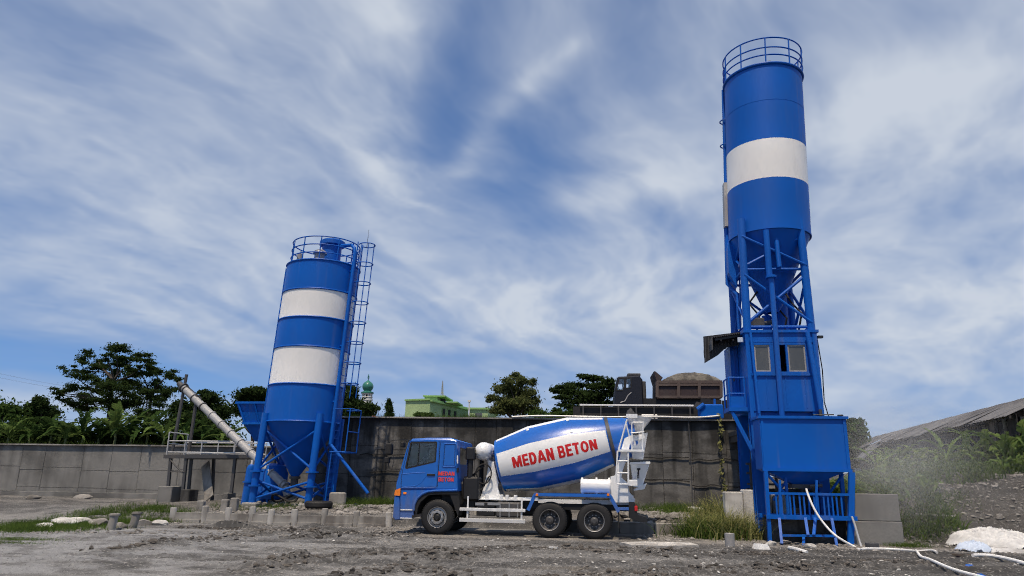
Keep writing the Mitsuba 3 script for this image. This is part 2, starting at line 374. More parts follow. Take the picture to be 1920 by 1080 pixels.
mat('dusty_brown', two(pr(paint_fn((0.085, 0.062, 0.056), (0.12, 0.105, 0.09), 0.7), 0.75)))
mat('navy_paint', two(pr(paint_fn((0.006, 0.007, 0.014), (0.03, 0.026, 0.024), 0.4), 0.45)))


def leaf_mat(name, c, var=0.35, trans=0.35, rough=0.5):
    c = mi.Color3f(*c)
    def fn(p, n, uv):
        a = tn(p.x * 1.1, p.y * 1.1, p.z * 1.1); b = tn(p.x * 9, p.y * 9, p.z * 9)
        return c * (1 - var + 2 * var * (0.6 * a + 0.4 * b)) * mi.Color3f(1.0 + 0.25 * (b - 0.5), 1, 1)
    mat(name, {'type': 'principledthin', 'base_color': mikit.proc(fn), 'roughness': rough, 'diff_trans': 2 * trans, 'spec_trans': 0.0, 'eta': 1.4})


leaf_mat('leaf_dark', (0.034, 0.056, 0.018))
leaf_mat('leaf_mid', (0.055, 0.095, 0.025))
leaf_mat('leaf_olive', (0.105, 0.125, 0.045))
leaf_mat('leaf_banana', (0.115, 0.175, 0.048), 0.5, 0.32, 0.42)
leaf_mat('leaf_banana_light', (0.165, 0.235, 0.065), 0.45, 0.38, 0.42)
leaf_mat('leaf_banana_dark', (0.042, 0.078, 0.022), 0.55, 0.3, 0.42)
leaf_mat('grass_green', (0.080, 0.125, 0.028), 0.45)
leaf_mat('grass_dry', (0.30, 0.30, 0.12), 0.45)
mat('bark', two(pr(concrete_fn((0.075, 0.06, 0.048), (0.03, 0.025, 0.02), 4.0), 0.9)))
mat('banana_stem', two(pr((0.10, 0.12, 0.045), 0.7)))
# ------------------------------------------------------------------ ground
sstep = lambda a, b, x: (lambda t: t * t * (3 - 2 * t))(np.clip((x - a) / (b - a), 0, 1))
KERB_PX = [(323, 983), (382, 982), (427, 984), (470, 987), (506, 991), (551, 990), (606, 983), (667, 984), (729, 985)]
_ky0 = [25.35 - 0.55 * math.exp(-((i - 4.5) / 1.1) ** 2) for i in range(9)]
KERB = np.array([(Frame().px(a, b, y), y) for (a, b), y in zip(KERB_PX, _ky0)])
_kx = np.r_[-60, -22, -17.5, KERB[:, 0], -5.2, -3.5, 0.3, 3.3, 4.4, 4.8, 7.3, 7.6, 9.0, 10.5, 40]
_ky = np.r_[30, 26.5, 24.6, KERB[:, 1], 26.2, 26.2, 25.0, 24.9, 24.4, 27.5, 27.5, 22.9, 22.9, 22.0, 20.5]
_rz = lambda x: np.interp(x, [-60, -20, -16, -2, 4.3, 4.7, 7.4, 7.7, 9.2, 12, 16, 40], [0.35, 0.35, 0.52, 0.52, 0.5, 0.35, 0.35, 1.25, 1.35, 2.1, 2.3, 2.2])
_rw = lambda x: np.interp(x, [-60, -17, -15.5, 4.4, 7.4, 7.7, 9.0, 9.6, 12, 40], [5.0, 3.0, 0.35, 0.4, 0.4, 0.4, 0.5, 3.2, 5.0, 5.0])


_g = lambda *q: [tuple(at_z(a, b, 0.0)[:2]) for a, b in q]
MUD = [(_g((210, 1034), (330, 1020), (480, 1004), (590, 996)), 0.45, 0.13), (_g((480, 1072), (560, 1052), (700, 1040), (830, 1046)), 0.42, 0.17), (_g((560, 1012), (640, 1004), (720, 1010), (780, 1000)), 0.40, 0.15),
       (_g((820, 1052), (960, 1030), (1120, 1034), (1290, 1044)), 0.55, 0.13), (_g((1180, 1032), (1330, 1040), (1500, 1040)), 0.30, 0.10), (_g((1000, 1090), (1300, 1075), (1600, 1062), (1750, 1060)), 0.6, 0.10), (_g((330, 990), (450, 995), (560, 1000)), 0.25, 0.09), (_g((640, 1085), (760, 1070), (860, 1082)), 0.4, 0.14)]


PUD = at_z(1110, 1071, 0.0)


def seg_dist(x, y, pts, hyp, clip, mini):
    out = 99.0
    for (ax, ay), (bx, by) in zip(pts[:-1], pts[1:]):
        dx, dy = bx - ax, by - ay; k = clip(((x - ax) * dx + (y - ay) * dy) / (dx * dx + dy * dy), 0, 1)
        out = mini(out, hyp(x - ax - k * dx, y - ay - k * dy))
    return out


def gh(x, y, fine=True):
    x, y = np.asarray(x, float), np.asarray(y, float); o = 0 * x
    p = np.stack([x, y, o], -1)
    k = np.interp(x, _kx, _ky)
    up = sstep(0, 1, (y - k - 0.12) / _rw(x))
    z = _rz(x) * np.where((x < 0.2) & (x > -19), 0.56 * up + 0.44 * sstep(0.3, 4.0, y - k), up)
    rough = 0.05 * (nf(p * 0.55 + 7, 4, 3) - 0.5)
    # churned strips: mud thrown up along the wheel tracks, which run past the plant
    tr = nf(p * np.array([0.16, 0.9, 1]) + 30, 3, 8)
    churn = sstep(0.47, 0.62, tr) * sstep(-20, -9, x) * (1 - sstep(20.6, 21.8, y))
    ridg = (1 - np.abs(2 * nf(p * np.array([1.7, 3.6, 1]) + 11, 4, 5) - 1)) ** 2
    fineb = nf(p * np.array([5, 7, 1]) + 3, 3, 6) - 0.5
    yard = 1 - up
    z = z + yard * (rough * (0.35 + 0.65 * sstep(-11, -5, x)) + churn * (0.09 * (ridg - 0.35) + 0.035 * fineb))
    crumb = sstep(0.42, 0.6, nf(p * np.array([0.5, 0.9, 1]) + 60, 3, 9)) * sstep(-11, -6, x)
    z = z + yard * crumb * 0.035 * (nf(p * 11 + 5, 3, 12) - 0.4)
    z = z + up * 0.2 * (nf(p * 0.9 + 2, 4, 4) - 0.5) * sstep(0.2, 0.9, up)
    z = z + up * sstep(9, 11, x) * 0.9 * (nf(p * 0.42 + 5.5, 4, 14) - 0.45) * (1 - sstep(34, 40, y))
    for (pts, w_, amp) in MUD:                     # heaps of mud squeezed up beside the tracks
        q = seg_dist(x, y, pts, np.hypot, np.clip, np.minimum)
        z = z + yard * 0.48 * amp * np.exp(-(q / w_) ** 2) * (0.25 + 1.1 * ridg + 0.9 * fineb + 0.5 * (nf(p * 9 + 2, 2, 31) - 0.5))
    # long low tyre ruts across the foreground
    for c0, amp in ((17.2, 0.05), (18.9, 0.04), (15.3, 0.045)):
        q = y - c0 - 0.22 * (x + 4) * 0.35 - 0.5 * (nf(np.stack([x * 0.2, o + c0, o], -1), 2, 2) - 0.5)
        z = z - yard * amp * (np.exp(-(q / 0.16) ** 2) - 0.7 * np.exp(-((np.abs(q) - 0.34) / 0.12) ** 2)) * sstep(-16, -9, x)
    z = z + yard * 0.16 * sstep(0.55, 0.75, nf(p * np.array([0.35, 0.8, 1]) + 77, 3, 17)) * ((np.abs(y - 24.2) < 1.2) * (x < -3)) * (0.5 + ridg)
    # flat under the truck
    f = sstep(0, 0.5, np.minimum(np.minimum(x + 6.4, 2.4 - x), np.minimum(y - 21.3, 25.6 - y)))
    pd = sstep(0.3, 0.75, np.exp(-((x - PUD[0]) / 1.5) ** 2 - ((y - PUD[1]) / 0.42) ** 2)); z = z * (1 - pd * 0.9) - 0.03 * pd
    f = np.maximum(f, sstep(0.9, 0.2, np.abs(y - k + 0.35)) * (x < -5) * (x > -15.5) * 0.8)
    return z * (1 - 0.85 * f * yard)


def grid(xs, ys, h):
    X, Y = np.meshgrid(xs, ys, indexing='ij'); v = np.stack([X, Y, h(X, Y)], -1).reshape(-1, 3)
    i, j = np.meshgrid(np.arange(len(xs) - 1), np.arange(len(ys) - 1), indexing='ij'); a = (i * len(ys) + j).ravel(); n = len(ys)
    return trimesh.Trimesh(v, np.vstack([np.stack([a, a + n, a + n + 1], 1), np.stack([a, a + n + 1, a + 1], 1)]), process=False)


def ground_fn(p, n, uv):
    a = tf(p.x * 0.26, p.y * 0.9, 1.0, octaves=4); b = tf(p.x * 1.6, p.y * 2.6, 4.0, octaves=4); c = tf(p.x * 14, p.y * 14, 2.0, octaves=3)
    sp = tn(p.x * 34, p.y * 34, 7.0)
    wet = smoothstep(0.40, 0.66, a * 0.55 + b * 0.45)                            # damp mud where it was churned
    slurry = (1 - smoothstep(-11.5, -5.0, p.x + (b - 0.5) * 6)) * (1 - smoothstep(20.5, 23.5, p.y))   # washed-out cement slurry, dried flat
    track = smoothstep(20.6, 21.9, p.y + (b - 0.5) * 1.2) * (1 - smoothstep(24.6, 25.4, p.y)) * smoothstep(-6.8, -5.6, p.x)   # packed dusty lane
    tar = smoothstep(1.5, 4.5, p.x + (b - 0.5) * 3) * (1 - smoothstep(20.6, 22.0, p.y + (a - 0.5) * 2))      # black aggregate spilt by the plant
    col = mix((0.185, 0.182, 0.176), (0.075, 0.074, 0.072), wet)
    col = mix(col, mix((0.225, 0.23, 0.235), (0.15, 0.151, 0.153), smoothstep(0.42, 0.62, b)), slurry)
    col = mix(col, mix((0.20, 0.187, 0.168), (0.12, 0.112, 0.102), smoothstep(0.4, 0.65, b)), track * 0.85)
    col = mix(col, mix((0.040, 0.039, 0.038), (0.085, 0.083, 0.079), smoothstep(0.45, 0.7, b)), tar * 0.9)
    for pts, w_, amp in MUD:
        q = seg_dist(p.x + (b - 0.5) * 0.5, p.y + (b - 0.5) * 0.5, pts, lambda u, v: dr.sqrt(u * u + v * v), dr.clip, dr.minimum)
        col = mix(col, mix((0.055, 0.053, 0.050), (0.115, 0.11, 0.104), smoothstep(0.42, 0.62, c)), (1 - smoothstep(w_ * 0.4, w_ * 1.5, q)) * 0.7)
    pud = smoothstep(0.35, 0.75, dr.exp(-dr.square((p.x - PUD[0] + (b - 0.5) * 0.8) / 1.5) - dr.square((p.y - PUD[1] + (b - 0.5) * 0.5) / 0.42)))
    col = mix(col, (0.155, 0.140, 0.120), pud * 0.85)
    side = smoothstep(8.6, 10.5, p.x) * smoothstep(20.5, 23.0, p.y)
    col = mix(col, mix((0.075, 0.070, 0.064), (0.038, 0.036, 0.033), wet), side)
    back = smoothstep(0.25, 0.45, p.z) * (1 - side)
    col = mix(col, mix((0.13, 0.12, 0.107), (0.06, 0.056, 0.05), wet), back)
    col = mix(col, (0.36, 0.35, 0.33), smoothstep(0.80, 0.86, sp) * 0.5)             # pale chips
    col = mix(col, (0.05, 0.05, 0.048), smoothstep(0.20, 0.13, sp) * 0.6)
    return col * (mi.Float(0.49) + 0.18 * slurry + (0.48 - 0.32 * slurry) * c)


mat('ground_mud', two(bump(pr(mikit.proc(ground_fn), 0.93), lambda p, n, uv: 0.022 * tf(p.x * 9, p.y * 9, 3.0, octaves=3) + 0.007 * tn(p.x * 40, p.y * 40, 2.0), 1.0, 0.012)))
xs = np.unique(np.round(np.r_[-1500, -600, -250, -120, -70, np.arange(-48, -17, 0.45), np.arange(-17, 12.5, 0.062), np.arange(12.5, 24, 0.2), np.arange(24, 60, 2.5), 90, 150, 300, 700, 1500], 3))
ys = np.unique(np.round(np.r_[-300, -100, -30, -8, 0, 5, 9, np.arange(10.2, 26.6, 0.052), np.arange(26.6, 40, 0.3), np.arange(40, 60, 2.5), 80, 120, 250, 600, 1500, 3500], 3))
add('ground', grid(xs, ys, gh), 'ground_mud', smooth=True, kind='structure')

# upper yard behind the walls
TERL, TERC = 2.98, 4.12
LW0, LW1 = (-70.0, 41.5), (-12.0, 37.2)
add('terrain', [prism([(-120, 44.8), (-12.3, 37.5), (-12.3, 300), (-300, 300)], -1.0, TERL, ax='z')], 'earth', smooth=False, kind='structure')
add('upper_yard', [box(-11.8, 7.0, 32.3, 300, -1.0, TERC)], 'earth', smooth=False, kind='structure')

# ------------------------------------------------------------------ retaining walls, panel by panel
def panel_wall(key, a, b, z0, z1, cols, rows, material, g, back=0.3, batter=0.0, grp=None):
    """concrete wall from a to b: a solid core, and panels proud of it with recessed joints"""
    a, b = np.array(a, float), np.array(b, float); L = np.linalg.norm(b - a); d = (b - a) / L; n = np.array([d[1], -d[0]])
    def q(s, o, z): w = a + d * s + n * (o + batter * (z1 - z)); return (w[0], w[1], z)
    core = [q(0, 0, z0), q(L, 0, z0), q(L, -back, z0), q(0, -back, z0), q(0, 0, z1 - 0.02), q(L, 0, z1 - 0.02), q(L, -back, z1 - 0.02), q(0, -back, z1 - 0.02)]
    part(key, 'core', hexa(core), 'joint_grey' if material == 'wall_grey' else 'joint_shadow', smooth=False)
    sb = np.r_[0, np.sort(np.cumsum(g.uniform(0.75, 1.25, cols)))]; sb = sb / sb[-1] * L
    for i in range(cols):
        rb = np.r_[z0, [z0 + (z1 - z0) * (r + g.uniform(-0.05, 0.05)) for r in rows], z1]
        for j in range(len(rb) - 1):
            e, o = 0.005, 0.03 + g.uniform(0, 0.012); s0, s1, c, dd = sb[i] + e, sb[i + 1] - e, rb[j] + (e if j else 0), rb[j + 1] - (e if j < len(rb) - 2 else 0)
            k = 0.008; t = g.uniform(-0.008, 0.008, 4)
            pts = [q(s0, -0.02, c), q(s1, -0.02, c), q(s1, -0.02, dd), q(s0, -0.02, dd), q(s0 + k, o + t[0], c + k), q(s1 - k, o + t[1], c + k), q(s1 - k, o + t[2], dd - k), q(s0 + k, o + t[3], dd - k)]
            part(key, 'panel', hexa(pts), material, smooth=False)


g = np.random.default_rng(3)
w = thing('retaining_wall', 'long grey concrete panel retaining wall at the left below the banana plants', 'wall')
panel_wall(w, LW0, LW1, 0.15, 3.10, 30, (0.20, 0.58), 'wall_grey', g)
part(w, 'coping', beam((LW0[0], LW0[1] - 0.02, 3.13), (LW1[0], LW1[1] - 0.02, 3.13), 0.34, 0.07), 'concrete_kerb', smooth=False)
part(w, 'footing', beam((-46, 39.35, 0.30), (-13.5, 36.95, 0.42), 0.5, 0.5), 'wall_grey', smooth=False)
w = thing('retaining_wall', 'dark stained concrete retaining wall behind the mixer truck with the upper yard on it', 'wall')
panel_wall(w, (-12.0, 32.0), (7.2, 32.0), 0.1, 4.22, 15, (0.36, 0.70), 'wall_dark', g)
part(w, 'coping', beam((-12.0, 31.97, 4.25), (7.2, 31.97, 4.25), 0.36, 0.06), 'concrete_kerb', smooth=False)
for i, xx in enumerate((1.9, 4.35, 5.6, 6.4)):                                     # rusty pipes and bars fixed to the face
    part(w, 'stay_bar', tube([(xx, 31.84, 0.5), (xx + 0.03, 31.85, 2.3), (xx, 31.84, 4.2)], 0.022, 6), 'dark_steel')
for i, (xa, xb, zz) in enumerate(((1.0, 4.3, 2.7), (0.8, 4.3, 1.75), (4.3, 6.4, 2.6), (4.4, 6.4, 1.55), (-10, -6.5, 2.65), (-9.5, -5, 1.9))):
    t = np.linspace(0, 1, 12); z_ = zz + 0.10 * (nf(np.stack([t * 5 + i * 9, t * 0, t * 0], 1), 3, i) - 0.5) * 2
    part(w, 'crack_seam', tube(np.stack([xa + (xb - xa) * t, 31.895 + 0 * t, z_], 1), 0.022, 5), 'joint_shadow')
w = thing('retaining_wall', 'short concrete return wall joining the left wall to the higher wall behind the silo', 'wall')
panel_wall(w, (-11.97, 37.2), (-11.97, 32.2), 0.1, 4.15, 4, (0.36, 0.70), 'wall_dark', g)
w = thing('retaining_wall', 'concrete end wall of the upper yard behind the tower', 'wall')
panel_wall(w, (7.22, 32.0), (7.22, 46.0), 0.1, 4.15, 9, (0.36, 0.70), 'wall_dark', g)

# ------------------------------------------------------------------ low kerb with posts
SP = 'small round concrete post of the low kerb in front of the left silo'
for i, (x, y) in enumerate(KERB):
    tilt = Frame((x, y, -0.05), 0, (g.uniform(-0.05, 0.07), 0)); XF[0] = tilt
    h = 0.58 + g.uniform(-0.05, 0.07)
    k = thing('kerb_post', '%s concrete post of the low kerb, counted from the left' % ('first second third fourth fifth sixth seventh eighth ninth'.split()[i]), 'post', 'concrete posts along the low kerb')
    lab = labels.pop(k); k = add(k, lathe([(0, 0), (0.115, 0), (0.11, h - 0.03), (0.09, h), (0, h)], 12), 'concrete_pale'); labels[k] = lab
    XF[0] = WORLD
for i in range(len(KERB) - 1):
    a, b = np.r_[KERB[i], 0.16], np.r_[KERB[i + 1], 0.16]; d = (b - a) / np.linalg.norm(b - a)
    k = thing('kerb_slab', 'low concrete kerb slab between the %s and %s kerb posts from the left' % tuple(('first second third fourth fifth sixth seventh eighth ninth'.split()[i + e]) for e in (0, 1)), 'kerb', 'kerb slabs between the posts')
    lab = labels.pop(k); add(k, [beam(a + d * 0.1, b - d * 0.1, 0.12, 0.36 + g.uniform(-0.03, 0.03)), beam(a + d * 0.1 + [0, -0.07, -0.15], b - d * 0.1 + [0, -0.07, -0.15], 0.16, 0.18)], 'concrete_kerb', smooth=False); labels[k] = lab
for i, (px_, py_) in enumerate(((208, 988), (249, 984))):
    x, y, _ = at_z(px_, py_, 0.1); k = thing('kerb_post', ('leaning old concrete post at the far left beside pale rubble', 'leaning old concrete post standing in grass left of the kerb')[i], 'post', 'concrete posts along the low kerb')
    lab = labels.pop(k); XF[0] = Frame((x, y, 0), 0, (0.14 + 0.06 * i, 0)); add(k, lathe([(0, 0), (0.12, 0), (0.115, 0.40), (0.15, 0.43), (0.14, 0.48), (0, 0.48)], 12), 'concrete_kerb'); labels[k] = lab; XF[0] = WORLD
for i, (px_, py_) in enumerate(((374, 972), (419, 972), (437, 970))):
    y = 26.7; x = WORLD.px(px_, py_, y); k = thing('kerb_post', ('short pale concrete stub', 'middle concrete stub with a mossy top', 'rightmost concrete stub')[i] + ' behind the kerb left of the silo legs', 'post', 'concrete stubs behind the kerb')
    lab = labels.pop(k); add(k, box(x - 0.13, x + 0.13, y - 0.12, y + 0.12, 0.1, 0.70 + 0.06 * i, 0.03), 'concrete_kerb', smooth=False); labels[k] = lab
# low kerb wall to the right of the truck
k = thing('kerb_wall', 'low pale concrete kerb wall behind the rear of the mixer truck', 'kerb')
for i in range(4):
    part(k, 'block', box(-1.2 + i * 1.12, -0.1 + i * 1.12, 24.85 + 0.02 * i, 25.1 + 0.02 * i, -0.1, 0.40 - 0.015 * i, 0.02), 'concrete_kerb', smooth=False)
k = thing('concrete_slab', 'cracked pale concrete slab lying on the ground right of the truck', 'slab')
c = at_z(1235, 1022, 0.05)
lab = labels.pop(k); add(k, prism([(c[0] - 1.0, c[1] + 0.1), (c[0] - 0.75, c[1] - 0.55), (c[0] - 0.1, c[1] - 0.75), (c[0] + 0.5, c[1] - 0.45), (c[0] + 1.0, c[1] - 0.2), (c[0] + 0.9, c[1] + 0.55), (c[0] - 0.2, c[1] + 0.6)], -0.02, 0.09, ax='z'), 'concrete_pale', smooth=False); labels[k] = lab

# ------------------------------------------------------------------ left silo
SY = 29.3
_o = Frame().pix(567.5, 790, SY); _lean = (Frame().px(609, 492, SY) - _o[0]) / (Frame().pz(609, 492, SY) - _o[2])
SF = Frame((_o[0] - _lean * _o[2], SY, 0), 0, (_lean, 0)); XF[0] = SF
R = (SF.px(638, 790, 0) - SF.px(497, 790, 0)) / 2 * 0.955
ztop, zw1, zb2, zw2, zb3, zcone = [1.6 + 0.975 * (SF.pz(a, b, -0.3) - 1.6) for a, b in ((543, 493), (536, 546), (527, 598), (517, 652), (505, 721), (497, 790))]
s = thing('cement_silo', 'leaning blue and white banded cement silo on tubular legs at the left', 'silo')
for (a, b, m_) in ((zcone, zb3, 'blue_paint'), (zb3, zw2, 'white_paint'), (zw2, zb2, 'blue_paint'), (zb2, zw1, 'white_paint'), (zw1, ztop, 'blue_paint')):
    part(s, 'blue_band' if m_[0] == 'b' else 'white_band', lathe([(R, a), (R, b)], 72), m_, smooth=True)
part(s, 'roof', lathe([(R, ztop), (R * 0.5, ztop + 0.12), (0, ztop + 0.2)], 48), 'blue_paint')
for zz in (zcone, zb3, zw2, zb2, zw1, ztop):
    part(s, 'ring_flange', ring((0, 0, zz), R + 0.015, 0.035, 64, 6), 'blue_paint')
zap = SF.pz(548, 893, 0)
part(s, 'cone', lathe([(0.16, zap), (R - 0.004, zcone)], 64), 'blue_paint', smooth=True)
part(s, 'outlet_valve', [lathe([(0.16, zap), (0.22, zap), (0.22, zap - 0.1), (0.15, zap - 0.1), (0.15, zap - 0.35)], 20)], 'dark_steel')
LX, LYF = 1.13, -1.13
legz = SF.pz(579, 775, LYF)
feet = {}
for sx in (-1, 1):
    for sy in (-1, 1):
        zf = 0.3
        lg = part(s, 'leg', rod((sx * LX, sy * 1.13, zf), (sx * LX, sy * 1.13, legz), 0.142, 16), 'blue_paint')
        for zz in (zf + 0.95, zf + 1.5):
            add(lg + '__flange', lathe([(0.15, zz - 0.03), (0.25, zz - 0.03), (0.25, zz + 0.03), (0.15, zz + 0.03)], 18, (sx * LX, sy * 1.13, 0)), 'blue_paint')
        add(lg + '__footing', box(sx * LX - 0.3, sx * LX + 0.3, sy * 1.13 - 0.3, sy * 1.13 + 0.3, 0.1, 0.62, 0.04), 'concrete_kerb', smooth=False)
for (pa, pb) in ((((-1, -1), (1, -1))), (((1, -1), (1, 1))), (((-1, -1), (-1, 1))), (((-1, 1), (1, 1)))):
    A, B = np.array([pa[0] * LX, pa[1] * 1.13, 0]), np.array([pb[0] * LX, pb[1] * 1.13, 0])
    for z0, z1 in ((1.85, 3.45), (0.75, 1.45)):
        part(s, 'brace', rod(A + [0, 0, z0], B + [0, 0, z1], 0.048), 'blue_paint'); part(s, 'brace', rod(A + [0, 0, z1] + [0.02, 0.1, 0], B + [0, 0, z0] + [0.02, 0.1, 0], 0.048), 'blue_paint')
# roof railing
rr = part(s, 'roof_railing', [ring((0, 0, ztop + h), R * 0.93, 0.025, 56, 6) for h in (0.35, 0.7, 1.05)], 'blue_paint')
for i in range(12):
    a = i * math.pi / 6 + 0.2; add(rr + '__post', rod((R * 0.93 * math.cos(a), R * 0.93 * math.sin(a), ztop + 0.02), (R * 0.93 * math.cos(a), R * 0.93 * math.sin(a), ztop + 1.06), 0.025, 6), 'blue_paint')
dc = part(s, 'dust_collector', lathe([(0.42, ztop + 0.1), (0.42, ztop + 1.0), (0.44, ztop + 1.0), (0.44, ztop + 1.03)], 28, (0.28, -0.1, 0)), 'blue_paint')
add(dc + '__cap', lathe([(0.44, ztop + 1.03), (0.55, ztop + 1.03), (0.55, ztop + 1.2), (0.45, ztop + 1.27), (0, ztop + 1.3)], 28, (0.28, -0.1, 0)), 'blue_paint')
part(s, 'relief_valve', [lathe([(0.2, ztop + 0.12), (0.2, ztop + 0.4), (0.3, ztop + 0.4), (0.24, ztop + 0.52), (0.1, ztop + 0.6), (0, ztop + 0.62)], 18, (0.12, -0.95, 0))], 'grey_steel')
part(s, 'manhole', [lathe([(0.12, ztop), (0.12, ztop + 0.55), (0, ztop + 0.58)], 12, (-0.95, -0.5, 0))], 'grey_steel')
# fill pipe
az = math.radians(-90 + 67); px0, py0 = (R + 0.14) * math.cos(az), (R + 0.14) * math.sin(az)
fp = part(s, 'fill_pipe', tube([(px0, py0, 2.9), (px0, py0, ztop + 0.5), (px0 - 0.06, py0 + 0.02, ztop + 0.75), (px0 - 0.25, py0 + 0.12, ztop + 0.92), (0.5, -0.2, ztop + 1.0)], 0.075, 12), 'blue_paint')
for zz in (4.6, 6.9, 9.2, ztop - 0.3):
    add(fp + '__bracket', rod((px0, py0, zz), (px0 * 0.9, py0 * 0.9, zz), 0.04, 6), 'blue_paint')
part(s, 'stay', rod((px0, py0, 2.9), (SF.px(690, 925, -0.9), -0.9, SF.pz(690, 925, -0.9)), 0.06, 10), 'blue_paint')
part(s, 'stay', rod((px0, py0, 2.95), (LX, 1.13, 2.1), 0.045, 8), 'blue_paint')
# caged ladder on the right-hand side
XF[0] = Frame(SF.o, -8, (_lean, 0)); xl = R + 0.13; ld = part(s, 'ladder', [rod((xl, sy, 0.6), (xl, sy, ztop + 1.05), 0.026, 6) for sy in (-0.36, 0.10)], 'blue_paint')
zz = 0.9
while zz < ztop + 0.9:
    add(ld + '__rung', rod((xl, -0.36, zz), (xl, 0.10, zz), 0.015, 5), 'blue_paint'); zz += 0.32
cg = part(s, 'ladder_cage', [rod((xl + 0.33 + 0.33 * math.cos(a), -0.13 + 0.33 * math.sin(a), 4.8), (xl + 0.33 + 0.33 * math.cos(a), -0.13 + 0.33 * math.sin(a), ztop + 0.95), 0.019, 5) for a in (-1.9, -0.95, 0, 0.95, 1.9)], 'blue_paint')
zz = ztop + 0.95
while zz > 4.7:
    add(cg + '__hoop', ring((xl + 0.33, -0.13, zz), 0.34, 0.024, 22, 5, -2.6, 2.6), 'blue_paint'); zz -= 0.86
part(s, 'lightning_rod', rod((xl + 0.2, 0.1, ztop + 0.9), (xl + 0.2, 0.1, ztop + 1.75), 0.015, 5, 0.006), 'dark_steel')
part(s, 'ladder_column', [beam((xl - 0.02, 0.32, 0.5), (xl - 0.02, 0.32, zcone + 0.2), 0.1, 0.1), beam((xl - 0.38, 0.3, 0.5), (xl - 0.38, 0.3, zcone), 0.1, 0.1)], 'blue_paint', smooth=False)
part(s, 'landing_frame', [rod((xl + 0.05, y_, 2.6), (xl + 0.72, y_, 2.6), 0.03, 6) for y_ in (-0.6, 0.4)] + [rod((xl + 0.72, y_, 2.6), (xl + 0.72, y_, 4.3), 0.025, 6) for y_ in (-0.6, 0.4)] + [rod((xl + 0.72, -0.6, z_), (xl + 0.72, 0.4, z_), 0.025, 6) for z_ in (2.6, 3.4, 4.3)] + [rod((xl + 0.05, y_, 4.3), (xl + 0.72, y_, 4.3), 0.02, 6) for y_ in (-0.6, 0.4)], 'blue_paint')
XF[0] = SF
# thin conduit down the left edge
al = math.radians(180 + 8); part(s, 'conduit', tube([((R + 0.09) * math.cos(al), (R + 0.09) * math.sin(al), zz) for zz in (1.2, 3.0, 6.0, ztop)], 0.028, 6), 'blue_paint')
for zz in np.arange(4.6, ztop, 0.8): part(s, 'conduit_clip', rod((R * math.cos(al), R * math.sin(al), zz), ((R + 0.1) * math.cos(al), (R + 0.1) * math.sin(al), zz), 0.025, 5), 'blue_paint')
XF[0] = WORLD

# pump vessels under the silo
k = thing('pressure_vessel', 'upright narrow blue pressure vessel beside the left leg of the leaning silo', 'tank')
c = WORLD.pix(459, 950, 29.2); c2 = WORLD.pix(468, 872, 29.2)
XF[0] = Frame((c[0], 29.2, 0.35), 0, (0.06, 0))
hh = c2[2] - 0.35
part(k, 'shell', lathe([(0.18, 0), (0.18, hh - 0.12), (0.12, hh), (0, hh + 0.05)], 20), 'blue_paint'); part(k, 'valve', rod((0, 0, hh), (0, 0, hh + 0.2), 0.05, 8), 'white_plastic')
part(k, 'flange', lathe([(0.17, 1.0), (0.25, 1.0), (0.25, 1.06), (0.17, 1.06)], 18), 'blue_paint')
XF[0] = WORLD
k = thing('pressure_vessel', 'squat round blue pressure tank under the cone of the leaning silo', 'tank')
c = WORLD.pix(512, 905, 30.2); XF[0] = Frame((c[0], 30.2, 0.4))
part(k, 'shell', lathe([(0, 0.25), (0.45, 0.3), (0.58, 0.5), (0.58, 1.35), (0.45, 1.65), (0.15, 1.75), (0, 1.75)], 28), 'blue_paint')
part(k, 'stand', [rod((0.4 * math.cos(a), 0.4 * math.sin(a), 0), (0.4 * math.cos(a), 0.4 * math.sin(a), 0.5), 0.04, 6) for a in (0.5, 2.6, 4.7)], 'blue_paint')
part(k, 'pipe', tube([(0, 0, 1.7), (0, 0, 2.0), (0.3, 0, 2.15), (0.9, 0.1, 2.1)], 0.06, 8), 'dark_steel')
XF[0] = WORLD
k = thing('pressure_vessel', 'tall blue vessel with domed top standing between the silo legs', 'tank')
c = WORLD.pix(492, 930, 30.6); XF[0] = Frame((c[0], 30.6, 0.4)); hh = WORLD.pz(492, 876, 30.6) - 0.4
part(k, 'shell', lathe([(0.32, 0), (0.32, hh - 0.2), (0.2, hh - 0.04), (0, hh)], 24), 'blue_paint'); part(k, 'flange', lathe([(0.32, hh - 0.24), (0.37, hh - 0.24), (0.37, hh - 0.18), (0.32, hh - 0.18)], 24), 'white_plastic')
XF[0] = WORLD

# ------------------------------------------------------------------ screw conveyor, its stand and the hopper behind
P0, P1 = WORLD.pix(345, 728, 32.6), WORLD.pix(535, 912, 29.4)
k = thing('screw_conveyor', 'long grey cement screw tube sloping down from a post to the silo outlet', 'conveyor')
d = (P1 - P0); Lc = np.linalg.norm(d); d /= Lc
part(k, 'tube', rod(P0, P1, 0.165, 18), 'auger_steel')
for i in range(11):
    q = P0 + d * Lc * (0.02 + i * 0.096); part(k, 'flange', rod(q - d * 0.025, q + d * 0.025, 0.205, 18), 'dark_steel' if i < 3 else 'auger_steel')
part(k, 'end_plate', rod(P0 - d * 0.06, P0, 0.24, 18), 'dark_steel'); part(k, 'motor', [rod(P0 - d * 0.5, P0 - d * 0.06, 0.12, 14)], 'dark_steel')
part(k, 'spout', [rod(P1, P1 + np.array([0.12, 0, -0.35]), 0.15, 12)], 'grey_steel')
a_, b_ = WORLD.pix(350, 702, 32.6), WORLD.pix(323, 848, 32.6)
part(k, 'post', rod(a_, b_, 0.075, 8), 'dark_steel'); q = P0 + d * Lc * 0.14
part(k, 'post', rod(q + [0, 0, 0.25], WORLD.pix(354, 848, 32.3), 0.075, 8), 'dark_steel')
